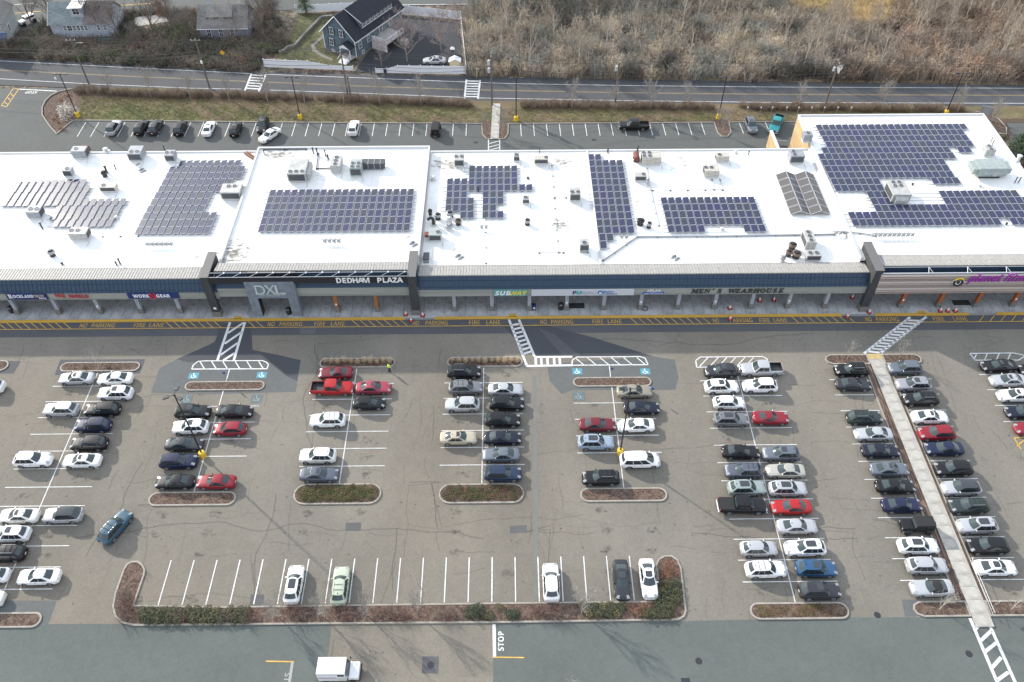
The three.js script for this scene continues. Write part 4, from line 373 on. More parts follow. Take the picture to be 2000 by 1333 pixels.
rtu('tall twin fan unit behind the small stepped array', 897, 312, RS, 1.6, 2.0, 1.6, { fans: [2, 1], m: MR.cab }); rtu('beige low unit with one fan at the back of the centre roof', 1057, 312, RS, 2.4, 1.2, 1.2, { m: MR.cabBeige, fans: [1, 1], fx: 0.7 }); rtu('dark small unit near the rear roof edge', 1009, 307, RS, 1.0, 1.1, 1.2, { m: M.greyMetal, fans: [1, 1] }); rtu('lone small fan unit below the detached panels', 1027, 390, RS, 1.1, 1.1, 1.1, { fans: [1, 1] });
rtu('twin fan unit alone beside the roof pipe run', 1123, 379, RS, 1.7, 1.8, 1.7, { fans: [2, 1], fz: 0.4 }); rtu('single fan unit beside the front coping', 1141, 478, RS, 1.4, 1.5, 1.6, { fans: [1, 1], fz: 0.4 }); rtu('pale green unit with a rusty side box by the parapet', 850, 459, RS, 1.9, 1.5, 1.4, { m: MR.cabGreen, fans: [1, 1], fx: 0.5 }); { const t = scene.children[scene.children.length - 1]; obj('rusty_box', box(0.6, 0.5, 0.8, -1.3, 0.9, 0), MR.rust, t); }
rtu('long four fan unit beside a dark red drum', 1272, 308, RS, 3.2, 1.9, 1.7, { m: MR.cabBeige, fans: [2, 2], fx: -0.5, coil: 'left' }); rtu('single fan unit under the red drum', 1251, 345, RS, 1.9, 1.2, 1.2, { fans: [1, 1], fx: 0.5 }); rtu('beige twin fan unit at the start of two pipe runs', 1389, 333, RS, 2.4, 2.0, 1.5, { m: MR.cabBeige, fans: [2, 1], fx: -0.4, coil: 'left' }); rtu('beige low unit at the rear edge above the pipe runs', 1411, 307, RS, 2.2, 1.2, 1.3, { m: MR.cabBeige, fans: [1, 1], fx: -0.5, coil: 'left' });
rtu('tall triple fan unit near the front coping', 1580, 468, RS, 1.5, 2.9, 1.7, { fans: [1, 3], coil: 'left' }); rtu('twin fan unit behind the brown exhaust fans', 1588, 499, RS, 2.2, 1.3, 1.2, { fans: [2, 1] }); rtu('box unit with twin side fans beside the loading dock', 1555, 305, RS, 2.4, 2.0, 1.7, { m: MR.cabGrey, fans: [1, 2], fx: -0.4 });
rtu('grey unit with side pipes beside the largest array', 1577, 266, RG, 1.5, 1.4, 1.6, { m: MR.cabGrey, fans: [1, 1], coil: 'right' }); rtu('big four fan air handler with a front hood amid gym panels', 1754, 374, RG, 2.9, 3.6, 1.8, { m: MR.cab, fans: [2, 2], fz: -0.55, hood: true, coil: 'left' }); rtu('twin fan unit behind the pale green penthouse unit', 1932, 294, RG, 1.7, 1.5, 1.5, { m: MR.cab, fans: [1, 2], coil: 'right' });
{ // pale green wedge-ended unit
  const [x, z] = G(1930, 332, RG + 0.9), t = thing('penthouse_unit', 'large pale green wedge ended air unit on the gym roof', 'air handler', [x, RG, z]); obj('housing', profile([[-1.4, 0.9], [-1.5, 2.0], [1.2, 2.0], [1.4, 1.0], [1.1, 0.35], [-1.2, 0.35]], -2.1, 2.6), MR.cabGreen, t); obj('intake_hood', profile([[-1.2, 1.0], [-1.3, 1.8], [1.1, 1.8], [1.0, 0.8]], -3.0, -2.1), MR.cabGreen, t); obj('base_frame', box(3.4, 0.35, 2.1, 0.1, 0.17, 0), M.darkMetal, t); obj('outlet_hood', box(0.7, 0.9, 2.2, 2.95, 1.3, -0.1), MR.cabGreen, t); obj('access_door', box(0.7, 0.9, 0.03, 0.6, 1.05, 1.38), MR.cab, t); }
{ const [x, z] = G(727, 321, RM + 0.7), t = thing('roof_duct', 'long grey duct with strap bands beside the four fan unit', 'duct', [x, RM, z]); obj('duct_box', rbox(4.2, 1.0, 1.5, 0.05, 0, 0.8, 0), MR.coil, t); for (const k of [-1.6, -0.6, 0.4, 1.4]) obj('strap', box(0.12, 1.1, 1.6, k, 0.8, 0), MR.cabGrey, t); obj('stand', [box(0.1, 0.3, 1.3, -1.5, 0.15, 0), box(0.1, 0.3, 1.3, 1.5, 0.15, 0)], M.darkMetal, t); }
{ const [x, z] = G(1243, 308, RS + 0.5), t = thing('roof_drum', 'dark red drum lying beside the long four fan unit', 'drum', [x, RS, z]); obj('drum', new THREE.CylinderGeometry(0.5, 0.5, 1.7, 16).rotateX(Math.PI / 2).translate(0, 0.75, 0), MR.rust, t); obj('cradle', [box(1.0, 0.35, 0.15, 0, 0.17, 0.5), box(1.0, 0.35, 0.15, 0, 0.17, -0.5)], M.darkMetal, t); }
// exhaust fans (spun domes on a curb)
function exhaust(label, px, py, base, r, m = M.greyMetal, dark) { const [x, z] = G(px, py, base + 0.5), t = thing('exhaust_fan', label, 'exhaust fan', [x, base, z], 0, 'exhaust fans on the shop roofs'); obj('curb', cyl(r * 0.8, r * 0.7, 0.5, 0, 0, 0, 12), dark ? M.darkMetal : MB.parapet, t); obj('bowl', new THREE.LatheGeometry([[r * 0.55, 0.4], [r, 0.62], [r * 1.02, 0.9], [r * 0.7, 0.98]].map(q => new THREE.Vector2(...q)), 16), m, t); obj('motor_cap', cyl(r * 0.55, r * 0.42, 0.25, 0, 0.9, 0, 12), dark ? M.black : m, t); return t; }
for (const [px, py, b, r, l, m, d] of [[855, 423, RS, 0.55, 'round exhaust fan nearest the raised parapet in the fan cluster', M.greyMetal, 1], [879, 419, RS, 0.62, 'dark topped exhaust fan at the back of the fan cluster', M.greyMetal, 1], [877, 431, RS, 0.55, 'white topped exhaust fan in the middle of the fan cluster', MB.parapet, 0], [877, 444, RS, 0.6, 'exhaust fan at the front of the fan cluster', M.greyMetal, 0], [895, 434, RS, 0.5, 'square brownish exhaust fan beside the stepped array', MR.brown, 1], [1030, 434, RS, 0.5, 'exhaust fan with a tall dark stem on the centre roof', M.greyMetal, 1], [1251, 434, RS, 0.62, 'dark exhaust fan among pipes below the narrow array', M.darkMetal, 1], [1268, 440, RS, 0.45, 'small exhaust fan beside the pipe bend', M.greyMetal, 1], [1548, 481, RS, 0.62, 'brown domed exhaust fan at the rear of a rusty group', MR.brown, 1], [1541, 495, RS, 0.5, 'dark domed exhaust fan in the rusty group', MR.brown, 1], [1556, 498, RS, 0.68, 'brown exhaust fan closest to the front coping', MR.brown, 1], [1529, 506, RS, 0.45, 'small square exhaust vent on the coping line', M.greyMetal, 0], [100, 495, RS, 0.55, 'lone grey exhaust fan on open roof left of the rack', M.greyMetal, 1], [203, 340, RS, 0.5, 'black exhaust fan beside a black stack', M.darkMetal, 1], [840, 425 - 10, RM, 0.35, 'small dark fan standing by the raised parapet', M.darkMetal, 1]]) exhaust(l, px, py, b, r, m, d);
// small vents, stacks, racks, dishes
function vent(label, px, py, base, h, r = 0.1, m = M.darkMetal) { const [x, z] = G(px, py, base), t = thing('vent_pipe', label, 'vent pipe', [x, base, z], 0, 'vent pipes on the shop roofs'); obj('pipe', cyl(r, r, h, 0, 0, 0, 8), m, t); obj('cap', cyl(r * 1.6, r * 0.9, 0.12, 0, h, 0, 8), m, t); obj('flashing', cyl(r * 2.4, r * 1.1, 0.12, 0, 0, 0, 8), MB.parapet, t); }
for (const [x, y, b, h, r, l] of [[209, 338, RS, 1.3, 0.18, 'black stack beside the black exhaust fan'], [226, 331, RS, 0.9, 0.1, 'thin stack between the black fan and the dishes'], [207, 296, RS, 0.6, 0.3, 'mushroom vent at the back edge of the left roof'], [322, 296, RS, 1.1, 0.09, 'thin stack behind the compact twin fan unit'], [83, 448, RS, 1.2, 0.12, 'leaning stack in front of the blue grey unit'], [235, 517, RS, 1.1, 0.12, 'tall black pipe of the pair by the front coping'], [228, 519, RS, 0.7, 0.12, 'short black pipe of the pair by the front coping'], [228, 428, RS, 0.5, 0.2, 'white vent touching the pale array corner'], [122, 518, RS, 0.4, 0.15, 'small dark vent by the ribbed coping'], [612, 300, RM, 1.1, 0.12, 'rear stack of the pipe group on the raised roof'], [620, 303, RM, 1.3, 0.12, 'tall stack of the pipe group on the raised roof'], [636, 306, RM, 1.2, 0.1, 'thin stack of the pipe group on the raised roof'], [641, 312, RM, 0.9, 0.14, 'short stack of the pipe group on the raised roof'], [516, 302, RM, 0.8, 0.08, 'thin stack at the rear corner of the raised roof'], [934, 376, RS, 1.0, 0.13, 'white capped stack piercing the stepped array'], [846, 352, RS, 0.7, 0.25, 'white vent by the shaded parapet'], [1187, 299, RS, 0.8, 0.13, 'dark stack behind the narrow array'], [1245, 297, RS, 1.1, 0.13, 'dark stack behind the red drum'], [1054, 300, RS, 0.8, 0.06, 'thin stack at the rear edge'], [1462, 303, RS, 0.7, 0.1, 'thin stack by the rear parapet'], [1437, 300, RS, 0.6, 0.2, 'white vent by the rear parapet'], [1935, 279, RG, 1.0, 0.07, 'first thin pipe by the gym side parapet'], [1938, 284, RG, 1.0, 0.07, 'second thin pipe by the gym side parapet'], [1982, 358, RG, 1.1, 0.08, 'left pipe of the pair right of the penthouse unit'], [1989, 358, RG, 1.1, 0.08, 'right pipe of the pair by the penthouse unit'], [1986, 318, RG, 1.4, 0.3, 'fat pale stack at the gym roof edge'], [1965, 440, RG, 0.4, 0.15, 'small dark vent in the array gap'], [1913, 364, RG, 0.3, 0.2, 'low dark drain below the penthouse unit'], [1782, 362, RG, 0.3, 0.15, 'low dark drain right of the four fan unit'], [1410, 449, RS, 0.3, 0.2, 'low dark drain in the notch of the wide array'], [1031, 350, RS, 0.3, 0.18, 'low dark drain above the detached panels']]) vent(l, x, y, b, h, r, r > 0.19 ? MB.parapet : undefined);
function goose(label, px, py, base) { const [x, z] = G(px, py, base), t = thing('gooseneck_vent', label, 'vent', [x, base, z]); obj('neck', tube([[0, 0, 0], [0, 0.9, 0], [-0.15, 1.35, 0], [-0.55, 1.45, 0], [-0.8, 1.1, 0]], 0.25, 14, 8), M.darkMetal, t); obj('curb', box(0.8, 0.25, 0.8, 0, 0.12, 0), MB.parapet, t); }
goose('black gooseneck vent at the edge of the fan cluster', 847, 440, RS);
function rack(label, px, py, base, n) { const [x, z] = G(px, py, base), t = thing('combiner_rack', label, 'electrical rack', [x, base, z], 0, 'electrical racks on the shop roofs'); obj('rail', bx(-n * 0.36, n * 0.36, 0.75, 0.87, -0.05, 0.05), M.greyMetal, t); for (let k = 0; k < n; k++) { obj('box', rbox(0.38, 0.5, 0.18, 0.02, (k - (n - 1) / 2) * 0.7, 0.62, 0.12), M.greyMetal, t); obj('leg', [rod([(k - (n - 1) / 2) * 0.7 + 0.25, 0, 0.3], [(k - (n - 1) / 2) * 0.7 + 0.25, 0.8, 0], 0.03), rod([(k - (n - 1) / 2) * 0.7 + 0.25, 0, -0.3], [(k - (n - 1) / 2) * 0.7 + 0.25, 0.8, 0], 0.03)], M.greyMetal, t); obj('cable_tray', box(0.08, 0.06, 1.2, (k - (n - 1) / 2) * 0.7, 0.06, -0.7), M.greyMetal, t); } }
rack('electrical rack below the tall array on the left roof', 311, 482, RS, 6); rack('short electrical rack below the even array on the raised roof', 648, 476, RM, 4); rack('small electrical rack below the stepped array', 945, 449, RS, 2); rack('long electrical rack below the gym array', 1744, 464, RG, 9); rack('electrical rack at the corner of the gym roof edge', 1640, 460, RS, 3); rack('small electrical stand by the narrow array foot', 1218, 468, RS, 2);
function dish(label, px, py, base) { const [x, z] = G(px, py, base), t = thing('satellite_dish', label, 'satellite dish', [x, base, z], 0.7, 'satellite dishes on the shop roofs'); const g = new THREE.SphereGeometry(0.9, 14, 6, 0, 6.3, 0, 0.5); g.rotateX(-1.0); obj('reflector', g.translate(0.1, 0.2, -0.6), M.greyMetal, t); obj('mast', cyl(0.04, 0.04, 0.8, 0, 0, 0, 6), M.darkMetal, t); obj('ballast', [box(1.0, 0.12, 0.25, 0, 0.06, 0.35), box(1.0, 0.12, 0.25, 0, 0.06, -0.35)], M.coilM || (M.coilM = std([0.2, 0.2, 0.2], 0.9)), t); }
dish('grey dish on ballast blocks on the left roof', 277, 334, RS); dish('grey dish near the coping of the centre roof', 897, 503, RS); dish('grey dish left of the serif lettered shop roof', 1319, 505, RS); dish('small dish beside the dark wing wall on the raised roof', 807, 478, RM);
{ const [x, z] = G(833, 508, RS), t = thing('roof_hatch', 'roof access hatch with rails behind the dark wing wall', 'hatch', [x, RS, z]); obj('lid', box(0.9, 0.12, 1.6, 0, 0.75, 0), M.darkMetal, t); obj('curb', box(0.8, 0.7, 1.5, 0, 0.35, 0), MR.cabGrey, t); for (const q of [[0.9, -0.8], [0.9, 0.8], [2, -0.8], [2, 0.8]]) obj('post', cyl(0.03, 0.03, 1.1, q[0], 0, q[1], 6), M.steel, t); obj('rail', [rod([0.9, 1.1, -0.8], [2, 1.1, -0.8], 0.03), rod([2, 1.1, -0.8], [2, 1.1, 0.8], 0.03), rod([0.9, 1.1, 0.8], [2, 1.1, 0.8], 0.03)], M.steel, t); }
// pipe runs on blocks
function pipeRun(label, pts, base, r = 0.06, m = M.greyMetal) { const t = thing('roof_pipe', label, 'pipe', [0, base, 0], 0, 'pipe runs on the shop roofs'), q = pts.map(p => G(p[0], p[1], base)); for (let i = 1; i < q.length; i++) { const [a, b] = q[i - 1], [c, d] = q[i]; obj('pipe', rod([a, 0.16, b], [c, 0.16, d], r * 1.3), m, t); const L = Math.hypot(c - a, d - b), n = Math.max(1, Math.floor(L / 2.6)); for (let k = 0; k <= n; k++) obj('block', box(0.24, 0.12, 0.24, lerp(a, c, k / n), 0.05, lerp(b, d, k / n)), M.black, t); } }
pipeRun('thin pipe run down the centre roof', [[1078, 324], [1082, 388], [1087, 450], [1091, 494]], RS, 0.04); pipeRun('short pipe run ending at the single fan unit', [[1053, 495], [1148, 494]], RS, 0.04); pipeRun('branch pipe to the lone twin fan unit', [[1083, 387], [1106, 387]], RS, 0.04); pipeRun('pipe run from the red drum down to the pipe bend', [[1263, 330], [1270, 372], [1287, 442]], RS, 0.05); pipeRun('pipe run across to the beige twin fan unit', [[1275, 373], [1412, 372]], RS, 0.04); pipeRun('pipe leg down from the beige unit', [[1391, 352], [1394, 371]], RS, 0.04); pipeRun('second pipe leg down from the beige unit', [[1407, 352], [1411, 372]], RS, 0.04); pipeRun('long conduit from the front coping to the gym roof', [[1178, 510], [1245, 464], [1400, 463], [1630, 459]], RS, 0.1); pipeRun('black pipe loop behind the white condenser', [[622, 300], [618, 331], [648, 330]], RM, 0.07, M.darkMetal); pipeRun('black pipe along the rear edge of the raised roof', [[515, 294], [598, 293]], RM, 0.06, M.darkMetal); pipeRun('conduit along the gym roof toward the long rack', [[1648, 455], [1680, 457], [1710, 462]], RG, 0.08); pipeRun('white pipe line in front of the tall array', [[200, 463], [270, 462]], RS, 0.05, M.white); pipeRun('thin line along the rear of the left roof', [[170, 300], [250, 299]], RS, 0.05); pipeRun('pipe pair from the fan cluster foot', [[948, 455], [949, 515]], RS, 0.03, M.steel);
for (const [px, py, b] of [[1240, 372, RS], [1242, 400, RS], [1243, 425, RS], [1056, 370, RS], [1056, 480, RS], [1022, 332, RS]]) { const [x, z] = G(px, py, b), t = thing('flex_conduit', ['upper looped conduit by the narrow array', 'middle looped conduit by the narrow array', 'lower looped conduit by the narrow array', 'looped conduit below the detached panels', 'looped conduit near the front coping', 'looped conduit by the beige low unit'][[1240, 1242, 1243].indexOf(px) >= 0 ? px === 1240 ? 0 : px - 1241 : py === 370 ? 3 : py === 480 ? 4 : 5] + ' on the white roof', 'conduit', [x, b, z], 0, 'looped conduits on the shop roofs'); obj('loop', tube([[0, 0, 0.3], [0, 0.5, 0.2], [0.2, 0.75, 0], [0.4, 0.5, -0.1]], 0.06, 10, 6), MB.parapet, t); obj('flange', cyl(0.16, 0.16, 0.05, 0, 0, 0.3, 8), MB.parapet, t); }
// ---------------------------------------------------------------- vehicles (front = +x, on the ground)
const PAINT = { white: [0.74, 0.74, 0.73], pearl: [0.66, 0.65, 0.61], silver: [0.42, 0.43, 0.44], silvergrey: [0.3, 0.3, 0.32], grey: [0.16, 0.165, 0.175], charcoal: [0.035, 0.037, 0.042], steel: [0.13, 0.15, 0.175], slate: [0.095, 0.105, 0.135], black: [0.008, 0.0085, 0.01], navyblack: [0.008, 0.011, 0.024], navy: [0.01, 0.015, 0.045], darkblue: [0.016, 0.03, 0.06], blue: [0.03, 0.09, 0.18], blueteal: [0.04, 0.085, 0.12], iceblue: [0.25, 0.31, 0.38], red: [0.21, 0.012, 0.022], brightred: [0.34, 0.014, 0.016], rose: [0.3, 0.045, 0.065], maroon: [0.13, 0.014, 0.022], beige: [0.4, 0.36, 0.27], champagne: [0.4, 0.385, 0.34], taupe: [0.25, 0.23, 0.18], darkgreen: [0.025, 0.036, 0.036], greensilver: [0.28, 0.33, 0.31], palegreen: [0.4, 0.46, 0.35], teal: [0.02, 0.22, 0.24] };
const paintMats = {}; function paint(n) { return paintMats[n] || (paintMats[n] = new THREE.MeshPhysicalMaterial({ color: col(...PAINT[n]), roughness: 0.42, metalness: ['silver', 'grey', 'steel', 'charcoal', 'slate', 'silvergrey', 'blue', 'greensilver', 'champagne'].includes(n) ? 0.35 : 0.05, clearcoat: 0.5, clearcoatRoughness: 0.06, specularIntensity: 0.3, side: THREE.DoubleSide })); }
const MC = { trim: std([0.025, 0.025, 0.027], 0.6), chrome: std([0.6, 0.6, 0.6], 0.2, 1), lamp: new THREE.MeshPhysicalMaterial({ color: col(0.26, 0.27, 0.28), roughness: 0.25, clearcoat: 0.3 }), screen: new THREE.MeshPhysicalMaterial({ color: col(0.034, 0.05, 0.052), roughness: 0.04, ior: 1.55, side: THREE.DoubleSide }), tail: new THREE.MeshPhysicalMaterial({ color: col(0.3, 0.01, 0.012), roughness: 0.15, clearcoat: 1 }), plate: std([0.6, 0.6, 0.58], 0.6), rim: std([0.42, 0.43, 0.44], 0.35, 0.8), rimDark: std([0.06, 0.06, 0.065], 0.4, 0.6), fabric: std([0.02, 0.02, 0.022], 0.95), roofGlass: new THREE.MeshPhysicalMaterial({ color: col(0.02, 0.022, 0.025), roughness: 0.06, clearcoat: 1, side: THREE.DoubleSide }) };  // screen: reflected sky and the cabin seen through glass put into a lighter colour
const tyreG = new THREE.LatheGeometry([[0.2, -0.1], [0.31, -0.11], [0.345, -0.08], [0.35, 0], [0.345, 0.08], [0.31, 0.11], [0.2, 0.1], [0.02, 0.07]].map(q => new THREE.Vector2(...q)), 20).rotateX(Math.PI / 2);
const rimG = merge([new THREE.TorusGeometry(0.215, 0.022, 5, 20), new THREE.CylinderGeometry(0.06, 0.06, 0.03, 10).rotateX(Math.PI / 2), ...[0, 1, 2, 3, 4].map(k => { const g = box(0.2, 0.055, 0.025, 0.11, 0, 0); return g.rotateZ(k * 1.2566); })]).translate(0, 0, 0.1);
function curve(pts) { return x => { if (x <= pts[0][0]) return pts[0][1]; for (let i = 1; i < pts.length; i++) if (x <= pts[i][0]) { const [a, b] = pts[i - 1], [c, d] = pts[i]; return lerp(b, d, (x - a) / (c - a)); } return pts[pts.length - 1][1]; }; }
function loftBody(o) { // closed body: top line, plan, wheel arches cut out
  const { L, W } = o, top = curve(o.top), bot = curve(o.bot || [[-L / 2, 0.36], [-L / 2 + 0.5, 0.24], [L / 2 - 0.5, 0.22], [L / 2, 0.3]]), n = 34, sec = [[0, 0], [0.8, 0], [0.94, 0.06], [1.0, 0.3], [1.0, 0.52], [0.975, 0.76], [0.93, 0.92], [0.84, 0.985], [0.45, 1.01], [0, 1.02]], pts = [], idx = []; const m = sec.length * 2 - 2;
  for (let i = 0; i <= n; i++) { const u = i / n, x = -L / 2 + L * (0.5 - 0.5 * Math.cos(Math.PI * u) * (0.62 + 0.38 * Math.abs(Math.cos(Math.PI * u)))), e = Math.abs(x) / (L / 2), f = clamp((e - 0.7) / 0.3, 0, 1), w = W / 2 * (1 - 0.045 * Math.max(0, e - 0.3) - (o.round ?? (x > 0 ? 0.3 : 0.22)) * f * f * (0.6 + 0.4 * f * f)), yb = bot(x), yt = top(x); const ring = []; for (const [a, b] of sec) ring.push([x, yb + (yt - yb) * b, a * w]); for (let k = sec.length - 2; k >= 1; k--) { const [a, b] = sec[k]; ring.push([x, yb + (yt - yb) * b, -a * w]); } pts.push(...ring); }
  for (let i = 0; i < n; i++) for (let k = 0; k < m; k++) { const a = i * m + k, b = i * m + (k + 1) % m, c = a + m, d = b + m; idx.push(a, b, c, b, d, c); }
  const cap = (i, fl) => { const c = pts.length; const ring = pts.slice(i * m, i * m + m); pts.push([ring[0][0] + (fl ? 0.02 : -0.02), ring.reduce((s, p) => s + p[1], 0) / m, 0]); for (let k = 0; k < m; k++) { const a = i * m + k, b = i * m + (k + 1) % m; fl ? idx.push(a, b, c) : idx.push(b, a, c); } }; cap(0, false); cap(n, true);
  let g = new THREE.BufferGeometry(); g.setAttribute('position', new THREE.Float32BufferAttribute(pts.flat(), 3)); g.setAttribute('uv', new THREE.Float32BufferAttribute(new Float32Array(pts.length * 2), 2)); g.setIndex(idx); g.computeVertexNormals();
  { const p = g.attributes.position, nn = g.attributes.normal; let s = 0; for (let i = 0; i < p.count; i++) s += p.getZ(i) * nn.getZ(i); if (s < 0) { const q = g.index.array; for (let i = 0; i < q.length; i += 3) { const t = q[i]; q[i] = q[i + 1]; q[i + 1] = t; } g.computeVertexNormals(); } }
  const ev = new Evaluator(); ev.useGroups = false; ev.attributes = ['position', 'normal', 'uv']; let br = new Brush(g); br.updateMatrixWorld();
  for (const wx of o.axles) for (const s of [-1, 1]) { const c = new Brush(new THREE.CylinderGeometry((o.wr || 0.35) + 0.06, (o.wr || 0.35) + 0.06, 0.5, 18).rotateX(Math.PI / 2)); c.position.set(wx, o.wr || 0.35, s * (W / 2 + 0.02)); c.updateMatrixWorld(); br = ev.evaluate(br, c, SUBTRACTION); br.updateMatrixWorld(); }
  if (o.cut) for (const q of o.cut) { const c = new Brush(new THREE.BoxGeometry(q[1] - q[0], q[3] - q[2], q[5] - q[4])); c.position.set((q[0] + q[1]) / 2, (q[2] + q[3]) / 2, (q[4] + q[5]) / 2); c.updateMatrixWorld(); br = ev.evaluate(br, c, SUBTRACTION); br.updateMatrixWorld(); }
  return toCreasedNormals(br.geometry, 0.9);
}
function cabinSurf(c) { // c: belt y0, roof y1, front base/top, rear base/top, half width base/top
  const E = v => Math.pow(v, 0.9), xf = v => lerp(c.f0, c.f1, E(v)), xr = v => lerp(c.r0, c.r1, Math.pow(v, 1.1)), w = v => lerp(c.w0, c.w1, v * (0.75 + 0.25 * v)), y = v => lerp(c.y0, c.y1, v), bow = c.bow ?? 0.24, k = c.k ?? 0.1;
  const side = (t, v, s) => { const x = lerp(xr(v) + bow * 0.6, xf(v) - bow, t), q = 2 * t - 1; return [x, y(v), s * w(v) * (1 - k * q * q * q * q)]; }, front = (t, v) => [xf(v) - bow * t * t, y(v), t * w(v) * (1 - k)], rear = (t, v) => [xr(v) + bow * 0.6 * t * t, y(v), -t * w(v) * (1 - k)], roof = (a, b) => { const p = rear(-b, 1), q = front(b, 1), s = side(a, 1, b < 0 ? -1 : 1), x = lerp(p[0], q[0], a), z = lerp(0, s[2], Math.abs(b)); return [x, c.y1 + (c.crown ?? 0.06) * (1 - Math.pow(Math.abs(b), 2.5)) * (0.35 + 0.65 * Math.sin(Math.PI * clamp(a, 0, 1))), z]; };
  return { side, front, rear, roof };
}
function grid(fn, nu, nv, flip) { const p = [], id = []; for (let j = 0; j <= nv; j++) for (let i = 0; i <= nu; i++) p.push(...fn(i / nu, j / nv)); for (let j = 0; j < nv; j++) for (let i = 0; i < nu; i++) { const a = j * (nu + 1) + i, b = a + 1, c = a + nu + 1, d = c + 1; flip ? id.push(a, c, b, b, c, d) : id.push(a, b, c, b, d, c); } const g = new THREE.BufferGeometry(); g.setAttribute('position', new THREE.Float32BufferAttribute(p, 3)); g.setIndex(id); g.computeVertexNormals(); return plain(g); }
function patchOff(fn, cx, cy, cz, d, nu = 6, nv = 4) { return grid((u, v) => { const p = fn(u, v), e = 0.02, a = fn(Math.min(1, u + e), v), a0 = fn(Math.max(0, u - e), v), b = fn(u, Math.min(1, v + e)), b0 = fn(u, Math.max(0, v - e)); const A = [a[0] - a0[0], a[1] - a0[1], a[2] - a0[2]], B = [b[0] - b0[0], b[1] - b0[1], b[2] - b0[2]]; let n = [A[1] * B[2] - A[2] * B[1], A[2] * B[0] - A[0] * B[2], A[0] * B[1] - A[1] * B[0]]; const l = Math.hypot(...n) || 1; n = n.map(q => q / l); const s = (n[0] * (p[0] - cx) + n[1] * (p[1] - cy) + n[2] * (p[2] - cz)) > 0 ? 1 : -1; return [p[0] + n[0] * s * d, p[1] + n[1] * s * d, p[2] + n[2] * s * d]; }, nu, nv); }
function smooth(gs, a = 0.6) { let g = mergeGeometries(gs.map(q => { const h = plain(q).clone(); h.deleteAttribute('normal'); h.deleteAttribute('uv'); return h; })); g = mergeVertices(g, 1e-3); return plain(toCreasedNormals(g, a)); }
const carSpecs = {
  sedan: { L: 4.85, W: 1.86, axles: [1.42, -1.42], top: [[-2.43, 0.72], [-2.36, 0.98], [-1.75, 1.07], [-1.2, 1.02], [0.9, 0.97], [1.2, 0.95], [1.95, 0.85], [2.28, 0.72], [2.43, 0.56]], cab: { y0: 0.94, y1: 1.42, f0: 1.12, f1: 0.32, r0: -1.95, r1: -0.95, w0: 0.85, w1: 0.62 } },
  coupe: { L: 4.75, W: 1.92, axles: [1.42, -1.38], top: [[-2.38, 0.75], [-2.3, 1.02], [-1.7, 1.08], [0.6, 0.99], [1.0, 0.98], [2.0, 0.9], [2.25, 0.78], [2.38, 0.6]], cab: { y0: 0.95, y1: 1.36, f0: 0.85, f1: 0.08, r0: -1.85, r1: -0.85, w0: 0.85, w1: 0.6 }, doors: 2 },
  hatch: { L: 4.35, W: 1.82, axles: [1.32, -1.28], top: [[-2.18, 0.7], [-2.12, 0.98], [-1.8, 1.05], [0.9, 0.98], [1.2, 0.97], [1.8, 0.86], [2.05, 0.72], [2.18, 0.56]], cab: { y0: 0.95, y1: 1.5, f0: 1.15, f1: 0.38, r0: -2.08, r1: -1.42, w0: 0.83, w1: 0.62 } },
  suv: { L: 4.7, W: 1.92, wr: 0.37, axles: [1.42, -1.36], top: [[-2.35, 0.72], [-2.3, 1.02], [-2.0, 1.12], [0.9, 1.06], [1.15, 1.06], [1.95, 0.98], [2.22, 0.84], [2.35, 0.62]], cab: { y0: 1.03, y1: 1.66, f0: 1.1, f1: 0.36, r0: -2.24, r1: -1.66, w0: 0.88, w1: 0.66 } },
  minivan: { L: 5.15, W: 2.0, axles: [1.62, -1.45], top: [[-2.58, 0.7], [-2.52, 1.0], [-2.2, 1.08], [1.3, 1.0], [1.6, 1.0], [2.2, 0.86], [2.45, 0.72], [2.58, 0.56]], cab: { y0: 0.98, y1: 1.7, f0: 1.78, f1: 0.78, r0: -2.48, r1: -2.12, w0: 0.93, w1: 0.74 } },
};
const wheelOn = (t, axles, W, r = 0.35, dark) => { for (const x of axles) for (const s of [-1, 1]) { const w = new THREE.Group(); w.name = 'wheel'; w.position.set(x, r, s * (W / 2 - 0.13)); if (s < 0) w.rotation.y = Math.PI; w.scale.setScalar(r / 0.35); t.add(w); obj('tyre', tyreG, M.rubber, w); obj('rim', rimG, dark ? MC.rimDark : MC.rim, w); } };
const wheelR = t => t.cab ? t.wr || 0.35 : 0.35;
